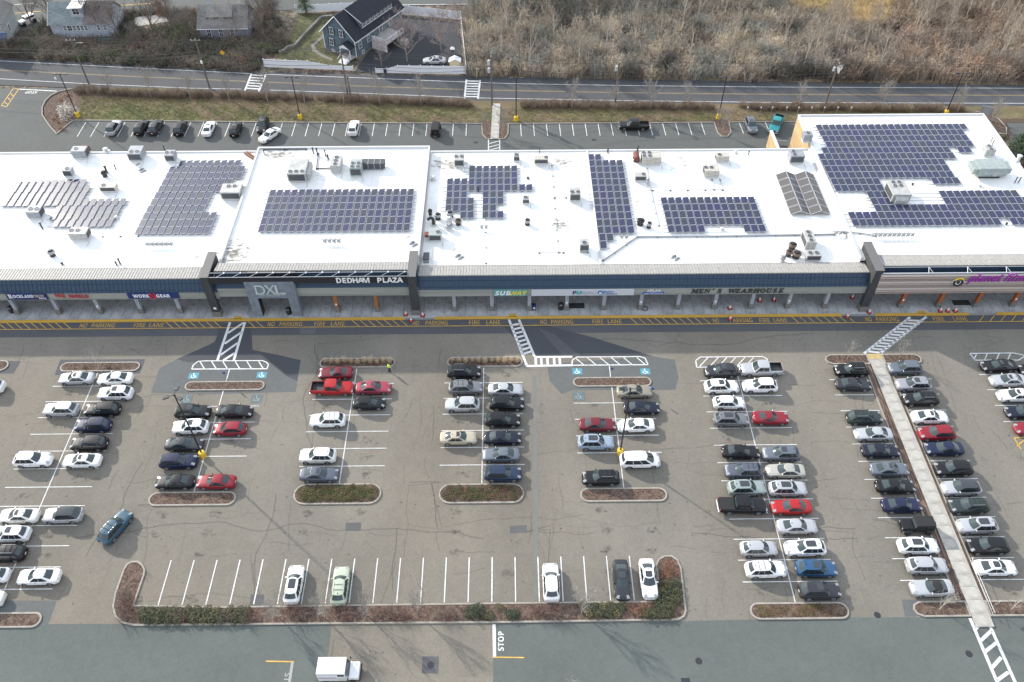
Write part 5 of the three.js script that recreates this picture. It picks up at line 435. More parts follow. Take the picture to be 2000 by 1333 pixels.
function carProto(key, feats = {}) {
  const o = carSpecs[key], c = o.cab, t = new THREE.Group(); const S = cabinSurf(c), cx = (c.f0 + c.r0) / 2, cy = (c.y0 + c.y1) / 2, off = (fn, d, a, b) => patchOff(fn, cx, cy, 0, d, a, b);
  obj('body', loftBody(o), paint('white'), t);
  const v0 = -0.15, low = fn => (u, v) => fn(u, lerp(0, 1, v)); const base = (x, s) => x;
  obj('cabin', smooth([grid((u, v) => S.side(u, v, 1), 12, 5), grid((u, v) => S.side(u, v, -1), 12, 5, true), grid((u, v) => S.front(2 * u - 1, v), 10, 5), grid((u, v) => S.rear(2 * u - 1, v), 10, 5), grid((u, v) => S.roof(u, 2 * v - 1), 12, 10)], 0.9), paint('white'), t).userData.roofPaint = true;
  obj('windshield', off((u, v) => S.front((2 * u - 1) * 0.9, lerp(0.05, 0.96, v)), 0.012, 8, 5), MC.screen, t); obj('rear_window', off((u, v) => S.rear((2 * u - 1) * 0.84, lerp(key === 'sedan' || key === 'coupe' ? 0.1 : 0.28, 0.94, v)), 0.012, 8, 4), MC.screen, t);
  const cuts = key === 'coupe' ? [[0.2, 0.9]] : key === 'sedan' ? [[0.55, 0.95], [0.14, 0.53]] : key === 'minivan' ? [[0.68, 0.94], [0.36, 0.66], [0.05, 0.34]] : [[0.6, 0.95], [0.31, 0.585], [0.05, 0.29]];
  for (const s of [-1, 1]) for (const [a, b] of cuts) obj('side_window', off((u, v) => S.side(lerp(a, b, u) , lerp(0.07, 0.9, v), s), 0.012, 5, 3), M.glass, t);
  const H = o.L / 2, top = curve(o.top);
  for (const s of [-1, 1]) { obj('headlight', rbox(0.46, 0.13, 0.36, 0.05).rotateZ(-0.3).rotateY(-s * 0.25).translate(H - 0.3, top(H - 0.3) - 0.055, s * (o.W / 2 - 0.37)), MC.lamp, t); obj('taillight', rbox(0.16, 0.15, 0.34, 0.05).rotateY(s * 0.3).translate(-H + 0.13, top(-H + 0.15) - 0.13, s * (o.W / 2 - 0.36)), MC.tail, t); obj('mirror', rbox(0.16, 0.14, 0.3, 0.05, c.f0 - 0.5, c.y0 + 0.1, s * (c.w0 + 0.02)), paint('white'), t).userData.bodyPaint = true; }
  obj('grille', rbox(0.1, 0.24, 0.9, 0.04, H - 0.1, 0.56, 0), MC.trim, t); obj('rear_plate', box(0.03, 0.14, 0.34, -H - 0.005, 0.7, 0), MC.plate, t); obj('rear_bumper', rbox(0.16, 0.14, o.W * 0.74, 0.05, -H + 0.09, 0.44, 0), MC.trim, t); obj('front_bumper', rbox(0.16, 0.12, o.W * 0.66, 0.05, H - 0.12, 0.36, 0), MC.trim, t);
  for (const s of [-1, 1]) { obj('sill', box(2 * o.axles[0] - 1.05, 0.1, 0.07, -0.02, 0.29, s * (o.W / 2 - 0.025)), MC.trim, t); for (const hx of o.doors === 2 ? [0.05] : [0.05, -0.9]) obj('door_handle', box(0.2, 0.03, 0.03, hx, c.y0 - 0.12, s * (o.W / 2 - 0.012)), MC.trim, t); }
  if (feats.sun) obj('sunroof', off((u, v) => S.roof(lerp(feats.pano ? 0.3 : 0.55, 0.9, u), (2 * v - 1) * 0.62), 0.012, 6, 6), MC.roofGlass, t);
  if (feats.rail) { for (const s of [-1, 1]) obj('roof_rail', tube([0.1, 0.3, 0.5, 0.7, 0.9].map(a => { const p = S.roof(a, s * 0.82); return [p[0], p[1] + 0.07, p[2]]; }), 0.022, 10, 5), MC.chrome, t); for (const a of [0.3, 0.66]) { const p = S.roof(a, 0.82); obj('cross_bar', rod([p[0], p[1] + 0.08, -p[2]], [p[0], p[1] + 0.08, p[2]], 0.025), MC.trim, t); } }
  { const p = S.roof(0.1, 0); obj('antenna', rbox(0.16, 0.05, 0.05, 0.01, p[0], p[1] + 0.03, 0), MC.trim, t); }
  wheelOn(t, o.axles, o.W, o.wr || 0.35, feats.dark); return t;
}
function pickupProto(cover) { const t = new THREE.Group(), L = 5.85, W = 2.02, H = L / 2, axles = [1.85, -1.7], c = { y0: 1.12, y1: 1.86, f0: 1.35, f1: 0.68, r0: -1.02, r1: -0.88, w0: 0.92, w1: 0.72, bow: 0.14, k: 0.04 }, S = cabinSurf(c);
  const o = { L, W, wr: 0.4, round: 0.14, axles, top: [[-2.92, 1.0], [-2.88, 1.2], [-1.1, 1.2], [-1.0, 1.15], [1.3, 1.13], [1.5, 1.14], [2.5, 1.06], [2.78, 0.95], [2.92, 0.7]], bot: [[-2.92, 0.5], [-2.5, 0.36], [2.5, 0.34], [2.92, 0.42]], cut: cover ? null : [[-2.82, -1.12, 0.72, 1.5, -0.8, 0.8]] };
  obj('body', loftBody(o), paint('white'), t); if (!cover) obj('bed_liner', [bx(-2.8, -1.14, 0.725, 0.74, -0.79, 0.79), bx(-2.8, -1.14, 0.74, 1.15, -0.795, -0.77), bx(-2.8, -1.14, 0.74, 1.15, 0.77, 0.795), bx(-1.16, -1.13, 0.74, 1.15, -0.77, 0.77), bx(-2.81, -2.78, 0.74, 1.15, -0.77, 0.77)], MC.trim, t); else { obj('bed_cover', rbox(1.78, 0.06, 1.74, 0.02, -1.98, 1.24, 0), MC.fabric, t); obj('cover_seam', [box(0.03, 0.02, 1.7, -1.4, 1.275, 0), box(0.03, 0.02, 1.7, -2.0, 1.275, 0)], MC.trim, t); }
  obj('cabin', smooth([grid((u, v) => S.side(u, v, 1), 10, 4), grid((u, v) => S.side(u, v, -1), 10, 4, true), grid((u, v) => S.front(2 * u - 1, v), 8, 4), grid((u, v) => S.rear(2 * u - 1, v), 8, 4), grid((u, v) => S.roof(u, 2 * v - 1), 10, 8)], 0.55), paint('white'), t);
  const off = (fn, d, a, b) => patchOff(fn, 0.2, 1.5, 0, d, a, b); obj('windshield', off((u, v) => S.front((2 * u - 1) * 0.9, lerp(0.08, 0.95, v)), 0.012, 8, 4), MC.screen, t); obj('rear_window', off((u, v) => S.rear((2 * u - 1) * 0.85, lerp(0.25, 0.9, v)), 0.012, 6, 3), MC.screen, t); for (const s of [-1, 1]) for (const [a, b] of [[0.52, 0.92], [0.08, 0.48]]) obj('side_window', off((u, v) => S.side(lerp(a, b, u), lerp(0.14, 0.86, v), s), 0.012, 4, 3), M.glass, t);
  for (const s of [-1, 1]) { obj('headlight', rbox(0.26, 0.24, 0.4, 0.04, H - 0.18, 0.84, s * 0.7), MC.lamp, t); obj('taillight', rbox(0.1, 0.4, 0.16, 0.03, -H + 0.04, 0.98, s * 0.82), MC.tail, t); obj('mirror', rbox(0.16, 0.24, 0.22, 0.04, 0.95, 1.28, s * 1.02), MC.trim, t); }
  obj('grille', rbox(0.12, 0.36, 1.0, 0.04, H - 0.06, 0.78, 0), MC.trim, t); obj('front_bumper', rbox(0.24, 0.24, 1.86, 0.06, H - 0.08, 0.48, 0), MC.chrome, t); obj('rear_bumper', rbox(0.2, 0.2, 1.8, 0.05, -H - 0.03, 0.56, 0), MC.chrome, t); wheelOn(t, axles, W, 0.4); return t; }
function jeepProto(soft = true) { const t = new THREE.Group(), W = 1.86; const shell = [rbox(1.45, 0.5, 1.4, 0.06, 1.32, 0.9, 0, 2), rbox(2.35, 0.66, 1.56, 0.06, -0.55, 0.86, 0, 2)]; obj('body', shell, paint('black'), t); for (const x of [1.35, -1.2]) for (const s of [-1, 1]) obj('fender', rbox(1.0, 0.08, 0.36, 0.03, x, 0.86, s * 0.78), MC.trim, t);
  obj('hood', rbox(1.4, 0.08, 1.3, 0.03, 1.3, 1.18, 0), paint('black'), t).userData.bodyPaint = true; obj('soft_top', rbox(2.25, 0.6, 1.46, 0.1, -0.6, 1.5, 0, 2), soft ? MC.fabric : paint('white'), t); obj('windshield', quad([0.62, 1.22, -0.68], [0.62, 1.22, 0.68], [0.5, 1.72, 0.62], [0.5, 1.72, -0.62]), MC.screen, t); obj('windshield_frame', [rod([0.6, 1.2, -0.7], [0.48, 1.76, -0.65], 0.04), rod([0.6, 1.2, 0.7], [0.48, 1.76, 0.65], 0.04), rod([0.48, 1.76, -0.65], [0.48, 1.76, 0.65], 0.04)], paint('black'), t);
  for (const s of [-1, 1]) { obj('side_window', bx(-0.3, 0.4, 1.28, 1.68, s * 0.735 - 0.01, s * 0.735 + 0.01), M.glass, t); obj('side_window', bx(-1.5, -0.45, 1.28, 1.68, s * 0.735 - 0.01, s * 0.735 + 0.01), M.glass, t); obj('headlight', new THREE.CylinderGeometry(0.11, 0.11, 0.06, 12).rotateZ(Math.PI / 2).translate(2.05, 0.98, s * 0.5), MC.lamp, t); obj('taillight', box(0.05, 0.2, 0.14, -1.74, 0.92, s * 0.68), MC.tail, t); }
  const sp = new THREE.Group(); sp.name = 'spare_wheel'; sp.position.set(-1.92, 1.02, 0.05); sp.rotation.y = -Math.PI / 2; t.add(sp); obj('tyre', tyreG, M.rubber, sp); obj('rim', rimG, MC.rimDark, sp); obj('front_bumper', rbox(0.2, 0.18, 1.6, 0.05, 2.12, 0.58, 0), MC.trim, t); obj('rear_bumper', rbox(0.16, 0.16, 1.5, 0.04, -1.8, 0.56, 0), MC.trim, t); wheelOn(t, [1.35, -1.2], W + 0.04, 0.4, true); return t; }
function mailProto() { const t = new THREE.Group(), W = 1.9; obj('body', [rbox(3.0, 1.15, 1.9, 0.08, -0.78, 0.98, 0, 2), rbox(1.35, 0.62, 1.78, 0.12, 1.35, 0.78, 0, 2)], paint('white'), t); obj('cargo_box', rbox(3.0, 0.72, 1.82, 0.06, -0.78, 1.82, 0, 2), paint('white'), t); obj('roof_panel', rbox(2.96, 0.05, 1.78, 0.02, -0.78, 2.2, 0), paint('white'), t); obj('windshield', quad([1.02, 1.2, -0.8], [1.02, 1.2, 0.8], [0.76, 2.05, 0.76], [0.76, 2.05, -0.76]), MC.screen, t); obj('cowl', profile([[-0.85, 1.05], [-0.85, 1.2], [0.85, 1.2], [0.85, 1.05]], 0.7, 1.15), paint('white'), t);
  for (const s of [-1, 1]) { obj('side_window', bx(-0.1, 0.6, 1.45, 1.98, s * 0.915 - 0.01, s * 0.915 + 0.01), M.glass, t); obj('sliding_door', bx(-0.2, 0.68, 0.55, 1.42, s * 0.955 - 0.012, s * 0.955 + 0.012), paint('pearl'), t); obj('side_stripe', bx(-2.2, -0.3, 1.3, 1.36, s * 0.953 - 0.008, s * 0.953 + 0.008), std([0.03, 0.08, 0.3], 0.5), t); obj('red_stripe', bx(-2.2, -0.3, 1.2, 1.25, s * 0.953 - 0.008, s * 0.953 + 0.008), std([0.45, 0.03, 0.03], 0.5), t); obj('headlight', rbox(0.08, 0.2, 0.25, 0.03, 2.02, 0.82, s * 0.66), MC.lamp, t); obj('mirror', rbox(0.1, 0.3, 0.2, 0.03, 1.0, 1.5, s * 1.12), MC.trim, t); obj('mirror_arm', rod([1.0, 1.35, s * 0.9], [1.0, 1.45, s * 1.12], 0.02), MC.trim, t); }
  obj('front_bumper', rbox(0.22, 0.24, 1.8, 0.05, 2.04, 0.46, 0), MC.trim, t); obj('rear_bumper', rbox(0.2, 0.2, 1.8, 0.05, -2.32, 0.44, 0), MC.trim, t); wheelOn(t, [1.35, -1.55], W, 0.34, true); return t; }
const protos = {}; function proto(type) { if (!protos[type]) protos[type] = type === 'pickup' ? pickupProto(false) : type === 'pickupcover' ? pickupProto(true) : type === 'jeep' ? jeepProto() : type === 'jeepwhite' ? jeepProto(false) : type === 'mailtruck' ? mailProto() : type === 'sedanroof' ? carProto('sedan', { sun: true }) : type === 'suvroof' ? carProto('suv', { sun: true }) : type === 'suvrail' ? carProto('suv', { rail: true }) : type === 'suvsun' ? carProto('suv', { sun: true, pano: true, rail: false }) : type === 'sedansun' ? carProto('sedan', { sun: true, pano: true }) : type === 'convertible' ? carProto('coupe') : carProto(type, type === 'sedan' ? { sun: false } : {}); return protos[type]; }
function vehicle(name, type, colour, x, z, deg, label, group, cat) {
  const t = thing(name, label, cat, [x, 0, z], deg * D2R, group), body = paint(colour.replace('_blackroof', '')), dark = colour.includes('_blackroof'); const vr = Math.abs(Math.sin(x * 12.9 + z * 78.2) * 43758) % 1, src = proto(type === 'sedan' && vr < 0.5 ? 'sedanroof' : type === 'suv' && vr < 0.35 ? 'suvroof' : type);
  for (const ch of src.children) { const c = ch.clone(); t.add(c); const n = c.name; if (type === 'mailtruck' || (type === 'jeepwhite' && n === 'soft_top')) continue; if (n === 'body' || n === 'hood' || n === 'windshield_frame' || (n === 'mirror' && c.userData.bodyPaint)) c.material = body; if (n === 'cabin') c.material = type === 'convertible' ? MC.fabric : dark ? MC.roofGlass : body; delete c.userData.bodyPaint; delete c.userData.roofPaint; }
  return t;
}
const CARS = [['r1', -59.92, -75.65, 'sedan', 'silver', 180],
  ['r1', -54.52, -75.54, 'sedan', 'white', 180],
  ['r1', -53.65, -72.86, 'suv', 'white', 180],
  ['r1', -60.08, -70.11, 'suv', 'silver', 180],
  ['r1', -54.49, -70.04, 'suv', 'black', 180],
  ['r1', -54.89, -67.41, 'suv', 'navy', 180],
  ['r1', -54.42, -64.45, 'suv', 'black', 180],
  ['r1', -60.73, -62.01, 'suv', 'white', 0],
  ['r1', -54.48, -61.81, 'sedan', 'white', 180],
  ['r1', -59.39, -53.81, 'sedan', 'pearl', 180],
  ['r1', -54.05, -53.82, 'suv', 'silver_blackroof', 180],
  ['r1', -59.48, -51.29, 'suv', 'white', 180],
  ['r1', -58.98, -48.76, 'suvrail', 'black', 180],
  ['r1', -59.68, -46.03, 'hatch', 'white', 180],
  ['r1', -53.98, -45.78, 'sedan', 'white', 180],
  ['r1', -59.32, -43.12, 'sedan', 'pearl', 180],
  ['r0', -71.69, -74.23, 'suv', 'white', 180],
  ['r2', -42.21, -69.54, 'suv', 'black', 0],
  ['r2', -36.65, -69.58, 'sedan', 'black', 0],
  ['r2', -41.92, -66.98, 'suv', 'white', 180],
  ['r2', -36.64, -66.62, 'hatch', 'red', 180],
  ['r2', -42.03, -64.25, 'sedan', 'charcoal', 0],
  ['r2', -42.08, -61.54, 'suv', 'navy', 0],
  ['r2', -41.74, -58.48, 'sedan', 'black', 180],
  ['r2', -36.57, -58.43, 'sedan', 'red', 180],
  ['r3', -23.97, -76.22, 'coupe', 'maroon', 180],
  ['r3', -24.02, -73.44, 'pickup', 'brightred', 0],
  ['r3', -18.39, -73.49, 'sedan', 'rose', 0],
  ['r3', -18.7, -70.77, 'hatch', 'black', 0],
  ['r3', -23.94, -67.92, 'suvrail', 'white', 180],
  ['r3', -24.41, -62.18, 'suv', 'pearl', 180],
  ['r3', -23.8, -59.37, 'sedan', 'slate', 0],
  ['r4', -6.02, -76.2, 'suvrail', 'black', 0],
  ['r4', -5.7, -73.32, 'suvrail', 'grey', 0],
  ['r4', -6.09, -70.36, 'suv', 'silver', 180],
  ['r4', -6.41, -64.89, 'sedan', 'beige', 0],
  ['r4', -0.19, -72.99, 'sedan', 'silver', 0],
  ['r4', -0.07, -70.47, 'suv', 'black', 0],
  ['r4', -0.63, -67.7, 'suv', 'black', 0],
  ['r4', -0.64, -64.79, 'sedan', 'navyblack', 0],
  ['r4', -0.91, -62.12, 'sedan', 'steel', 180],
  ['r4', -0.65, -59.22, 'suv', 'darkblue', 0],
  ['r5', 17.43, -72.45, 'sedan', 'taupe', 0],
  ['r5', 18.1, -69.57, 'sedan', 'navyblack', 0],
  ['r5', 11.94, -66.82, 'sedan', 'maroon', 0],
  ['r5', 16.99, -66.65, 'sedan', 'white', 180],
  ['r5', 11.49, -63.92, 'suvsun', 'iceblue', 0],
  ['r5', 16.91, -61.09, 'minivan', 'white', 0],
  ['r5', 11.67, -58.47, 'suvrail', 'black', 180],
  ['r6', 29.94, -75.94, 'suv', 'charcoal', 180],
  ['r6', 29.53, -73.11, 'suv', 'white', 0],
  ['r6', 30.07, -70.31, 'hatch', 'white', 0],
  ['r6', 29.73, -67.45, 'suvsun', 'grey', 0],
  ['r6', 30.04, -62.25, 'sedan', 'black', 0],
  ['r6', 29.76, -59.3, 'suvrail', 'slate', 180],
  ['r6', 29.69, -56.77, 'suvsun', 'greensilver', 0],
  ['r6', 28.64, -54.25, 'pickupcover', 'black', 0],
  ['r6', 29.45, -48.44, 'hatch', 'silver', 0],
  ['r6', 29.69, -45.78, 'suvrail', 'white', 0],
  ['r6', 35.65, -76.23, 'pickup', 'silver', 180],
  ['r6', 34.81, -73.23, 'suv', 'white', 180],
  ['r6', 35.11, -67.69, 'coupe', 'red', 0],
  ['r6', 35.1, -61.88, 'suv', 'steel', 180],
  ['r6', 35.1, -59.28, 'sedan', 'champagne', 180],
  ['r6', 34.78, -56.61, 'suvsun', 'silver', 0],
  ['r6', 34.56, -54.02, 'sedan', 'brightred', 180],
  ['r6', 34.67, -51.34, 'sedan', 'silver', 0],
  ['r6', 34.88, -48.45, 'suvsun', 'white', 180],
  ['r6', 35.52, -45.8, 'suv', 'blue', 0],
  ['r6', 35.21, -43.1, 'suv', 'charcoal', 0],
  ['r7', 48.23, -75.95, 'suvrail', 'black', 180],
  ['r7', 47.78, -73.36, 'sedan', 'charcoal', 0],
  ['r7', 47.57, -67.57, 'suvrail', 'darkgreen', 0],
  ['r7', 47.96, -64.88, 'sedan', 'silver', 180],
  ['r7', 48.09, -62.21, 'sedan', 'navyblack', 0],
  ['r7', 48.31, -59.36, 'sedan', 'steel', 0],
  ['r7', 48.25, -56.87, 'sedan', 'black', 0],
  ['r7', 48.17, -54.14, 'sedan', 'navy', 0],
  ['r7', 49.08, -51.23, 'jeep', 'black', 180],
  ['r7', 48.31, -48.56, 'suvsun', 'white', 0],
  ['r7', 48.43, -46.02, 'suv', 'silver', 0],
  ['r7', 48.02, -43.3, 'convertible', 'silver', 180],
  ['r8', 55.83, -76.22, 'suv', 'steel', 180],
  ['r8', 56.0, -73.21, 'suv', 'silvergrey', 180],
  ['r8', 56.12, -70.64, 'suvrail', 'black', 180],
  ['r8', 56.4, -67.62, 'sedan', 'white', 0],
  ['r8', 56.26, -64.88, 'suv', 'red', 180],
  ['r8', 56.39, -62.46, 'sedan', 'navy', 180],
  ['r8', 56.41, -59.34, 'suv', 'black', 180],
  ['r8', 56.31, -56.48, 'suv', 'silver_blackroof', 180],
  ['r8', 56.27, -53.91, 'suvrail', 'darkgreen', 180],
  ['r8', 56.25, -51.19, 'suvsun', 'silver', 180],
  ['r8', 56.46, -48.47, 'suv', 'black', 180],
  ['r8', 56.29, -45.73, 'sedansun', 'white', 0],
  ['r9', 69.2, -76.51, 'sedan', 'black', 180],
  ['r9', 74.24, -75.78, 'sedan', 'black', 180],
  ['r9', 69.39, -73.83, 'sedan', 'silver', 180],
  ['r9', 69.36, -71.18, 'sedan', 'white', 180],
  ['r9', 69.22, -68.27, 'sedan', 'navyblack', 180],
  ['r9', 69.31, -65.55, 'sedan', 'red', 180],
  ['rb', -24.49, -44.54, 'suvsun', 'white', 90],
  ['rb', -19.2, -44.3, 'suvrail', 'palegreen', 90],
  ['rb', 4.82, -44.49, 'suv', 'white', 90],
  ['rb', 12.91, -44.69, 'sedansun', 'charcoal', -90],
  ['rb', 15.98, -44.76, 'sedansun', 'white', -90],
  ['drive', -47.19, -52.16, 'suvrail', 'blueteal', 66],
  ['mail', -17.88, -34.55, 'mailtruck', 'white', 0],
  ['back', -74.24, -138.05, 'suv', 'silver_blackroof', 86],
  ['back', -69.0, -137.98, 'suv', 'black', 88],
  ['back', -66.33, -138.13, 'suv', 'charcoal', 88],
  ['back', -61.58, -137.72, 'suv', 'black', 90],
  ['back', -56.15, -137.52, 'sedan', 'white', 90],
  ['back', -50.99, -137.25, 'suv', 'black', 90],
  ['back', -46.09, -138.41, 'suv', 'black', -90],
  ['back', -44.2, -135.15, 'sedan', 'white', -124],
  ['back', -28.68, -137.42, 'suv', 'white', 90],
  ['back', -13.14, -136.53, 'jeep', 'black', 90],
  ['back', 24.41, -137.47, 'pickup', 'black', 180],
  ['back', 46.71, -137.32, 'suv', 'steel', -90],
  ['back', 51.6, -137.67, 'pickup', 'teal', -115],
  ['house', -14.77, -162.5, 'sedan', 'silver', 180],
  ['street', -107.05, -181.17, 'jeepwhite', 'white', -125]];
const typeName = { sedan: 'sedan', sedansun: 'glass-roofed sedan', coupe: 'coupe', hatch: 'hatchback', suv: 'SUV', suvrail: 'roof-barred SUV', suvsun: 'sunroofed SUV', minivan: 'minivan', pickup: 'pickup truck', pickupcover: 'covered-bed pickup truck', jeep: 'off-roader with a spare wheel', jeepwhite: 'off-roader', mailtruck: 'boxy delivery van', convertible: 'convertible with a black top' };
const colName = { pearl: 'off-white', steel: 'steel grey', brightred: 'bright red', navyblack: 'blue-black', darkblue: 'dark blue', blueteal: 'blue-grey', iceblue: 'ice blue', silvergrey: 'silver-grey', darkgreen: 'green-black', greensilver: 'green-silver', palegreen: 'pale green', silver_blackroof: 'silver, black-topped' };
const slotName = { sedan: 'sedan', suv: 'suv', hatch: 'hatchback', coupe: 'coupe', minivan: 'minivan', pickup: 'pickup_truck', jeep: 'off_roader', mailtruck: 'delivery_van', convertible: 'convertible' };
const rowInfo = { r1: [0, -57.7], r2: [0, -39.25], r3: [0, -21.25], r4: [0, -3.3], r5: [0, 14.5], r6: [0, 32.35] };
{
  const ord = ['first', 'second', 'third', 'fourth', 'fifth', 'sixth', 'seventh', 'eighth', 'ninth', 'tenth', 'eleventh', 'twelfth', 'thirteenth', 'fourteenth', 'fifteenth'];
  const tail = { r1: 'bank-sign row', r2: 'portal row', r3: 'red pickup row', r4: 'sandwich-sign row', r5: 'minivan row', r6: 'fullest row' };
  const label = (r, x, z, t, c, all) => {
    const what = `${colName[c] || c} ${typeName[t]}`, sideOf = q => r[1] >= '1' && r[1] <= '6' && r.length === 2 ? (q[1] < rowInfo[r][1] ? 'away from' : 'toward') : '';
    const s = sideOf([0, x]), mates = all.filter(q => q[0] === r && (!s || sideOf([0, q[1]]) === s)).sort((a, b) => a[2] - b[2]), k = ord[mates.findIndex(q => q[1] === x && q[2] === z)];
    if (tail[r]) return `${what}, ${k} from the shops in the ${tail[r]}, side ${s} the walk`.replace('side toward the', 'side nearer the').replace('side away from the', 'side off the');
    if (r === 'r7') return `${what}, ${k} from the shops beside the walk, opposite its handrail`;
    if (r === 'r8') return `${what}, ${k} from the shops along the handrail side of the walk`;
    if (r === 'r9') return `${what}, ${k} from the shops in the row past the handrail`;
    return what;
  };
  const special = { rb: { '-24.49': 'white SUV with a dark sunroof in a bay along the long hedge bed', '-19.2': 'pale green SUV with roof bars in a bay along the long hedge bed', '4.82': 'white SUV alone between empty bays of the long hedge bed', '12.91': 'charcoal sedan beside the white sedan at the hedge bed end', '15.98': 'white sedan against the wide end of the long hedge bed' }, r0: { '-71.69': 'white SUV below the mulch island at the lot edge' }, drive: { '-47.19': 'blue-grey SUV with roof bars driving along the aisle, not parked' }, mail: { '-17.88': 'white boxy delivery van driving on the lower driveway' }, house: { '-14.77': 'silver sedan parked inside the white fenced yard' }, street: { '-107.05': 'white off-roader beside the small house on the far street' },
    back: { '-74.24': 'silver SUV with a black roof, nearest parked car to the flowering bush', '-69': 'black SUV parked behind the shops, left neighbour touching a charcoal SUV', '-66.33': 'charcoal SUV parked close beside a black SUV behind the shops', '-61.58': 'black SUV behind the shops between the charcoal SUV and a white sedan', '-56.15': 'white sedan parked nose to the grass between two black SUVs', '-50.99': 'black SUV behind the shops right beside the parked white sedan', '-46.09': 'black SUV facing the shops beside the moving white sedan', '-44.2': 'white sedan driving at an angle through the lot behind the shops', '-28.68': 'white SUV alone among empty bays behind the shops', '-13.14': 'black off-roader with a spare wheel in the lot behind the shops', '24.41': 'black pickup truck parked sideways across bays behind the shops', '46.71': 'blue-grey SUV facing the shops next to the kerbed tree bed', '51.6': 'teal pickup truck by the loading dock' } };
  const grp = r => r === 'back' ? 'cars in the lot behind the shops' : 'cars parked in the front lot', seen = {};
  for (const [r, x, z, t, c, h] of CARS) { const kind = t.replace(/rail|sun|cover|white/, ''); let l = special[r]?.[String(x)] || label(r, x, z, t, c, CARS); if (l.split(' ').length > 16) l = l.replace(' truck', '').replace('roof-barred ', '').replace('sunroofed ', ''); if (seen[l]) console.log('dup label', l); seen[l] = 1; if (l.split(' ').length > 16) console.log('long', l.split(' ').length, l); const j = rng(Math.round(x * 100 + z * 7)); vehicle((r === 'drive' || r === 'mail' || z === -135.15 ? 'moving_' : 'parked_') + slotName[kind], t, c, x, z, h + (Math.abs(h % 90) < 12 ? (j() - 0.5) * 2.4 : 0), l, ['drive', 'mail', 'house', 'street'].includes(r) ? null : grp(r), kind === 'sedan' || kind === 'coupe' || kind === 'hatch' || kind === 'convertible' ? 'car' : kind === 'pickup' ? 'pickup truck' : kind === 'mailtruck' || kind === 'minivan' ? 'van' : 'car'); }
}
// ---------------------------------------------------------------- vegetation
function ribbonSet() { const pos = []; return { pos, seg(a, b, wa, wb, s) { const dx = b[0] - a[0], dy = b[1] - a[1], dz = b[2] - a[2]; let nx, ny = 0, nz; nx = Math.cos(s); nz = Math.sin(s); const d = nx * dx + nz * dz, l2 = dx * dx + dy * dy + dz * dz || 1; let vx = nx - d * dx / l2, vy = -d * dy / l2, vz = nz - d * dz / l2; const l = Math.hypot(vx, vy, vz) || 1; vx /= l; vy /= l; vz /= l; const A = [a[0] - vx * wa, a[1] - vy * wa, a[2] - vz * wa], B = [a[0] + vx * wa, a[1] + vy * wa, a[2] + vz * wa], C = [b[0] + vx * wb, b[1] + vy * wb, b[2] + vz * wb], D = [b[0] - vx * wb, b[1] - vy * wb, b[2] - vz * wb]; if (wb < 0.002) pos.push(...A, ...B, ...C); else pos.push(...A, ...B, ...C, ...A, ...C, ...D); }, geo() { const g = new THREE.BufferGeometry(); g.setAttribute('position', new THREE.Float32BufferAttribute(pos, 3)); g.computeVertexNormals(); return plain(g); } }; }
function prismSet() { const list = []; return { seg(a, b, r0, r1, n = 5) { if (Math.hypot(b[0] - a[0], b[1] - a[1], b[2] - a[2]) > 1e-4) { const A = new THREE.Vector3(...a), B = new THREE.Vector3(...b), L = A.distanceTo(B), g = new THREE.CylinderGeometry(r1, r0, L, n, 1, true); g.applyQuaternion(new THREE.Quaternion().setFromUnitVectors(new THREE.Vector3(0, 1, 0), B.clone().sub(A).normalize())); g.translate(...A.add(B).multiplyScalar(0.5).toArray()); list.push(g); } }, geo() { return merge(list); } }; }
function bareTree(seed, o) { // tapered trunk and limbs (solid), twigs (thin)
  const r = rng(seed), T = prismSet(), K = ribbonSet(), { H } = o, sp = o.spread ?? 0.55, up = o.up ?? 0.25, tw = o.tw ?? 1;
  const grow = (p, d, len, rad, lvl) => { const n = lvl === 0 ? 5 : 3; let q = p, dir = d.slice(), rr = rad; const pts = [[p, rad]]; for (let i = 0; i < n; i++) { dir = dir.map((v, k) => v + (r() - 0.5) * (lvl === 0 ? 0.12 : 0.34)); dir[1] += up * (lvl ? 0.3 : 0.1); const l = Math.hypot(...dir); dir = dir.map(v => v / l); const e = q.map((v, k) => v + dir[k] * len / n), re = rad * (1 - (i + 1) / n * (lvl === 0 ? 0.72 : 0.62)); if (lvl < 2) T.seg(q, e, rr, re, lvl ? 4 : 6); else K.seg(q, e, rr, Math.max(re, 0.004 * tw), r() * 6.3); q = e; rr = re; pts.push([q, rr]); }
    if (lvl >= (o.levels ?? 4)) return; const kids = lvl === 0 ? (o.limbs ?? 8) : lvl === 1 ? 5 : lvl === 2 ? 4 : 3; for (let k = 0; k < kids; k++) { const t = lvl === 0 ? lerp(o.clear ?? 0.25, 1, (k + r() * 0.8) / kids) : lerp(0.25, 1, (k + r()) / kids), i = Math.min(n - 1, Math.floor(t * n)), f = t * n - i, a = pts[i], b = pts[i + 1], s = a[0].map((v, m) => lerp(v, b[0][m], clamp(f, 0, 1))), rs = lerp(a[1], b[1], clamp(f, 0, 1)); const an = r() * 6.28, sd = sp * (0.7 + 0.6 * r()); const bd = dir; const nd = [bd[0] * (1 - sd) + Math.cos(an) * sd, bd[1] * (1 - sd * 0.6), bd[2] * (1 - sd) + Math.sin(an) * sd], l = Math.hypot(...nd); grow(s, nd.map(v => v / l), len * (lvl === 0 ? 0.52 * (1.15 - 0.5 * t) : 0.6) * (0.7 + 0.5 * r()), Math.max(rs * 0.55, 0.012 * tw), lvl + 1); } };
  grow([0, -0.05, 0], [0, 1, 0], H * (o.trunkLen ?? 0.72), o.rad ?? H * 0.017, 0); return { trunk: T.geo(), twigs: K.geo() };
}
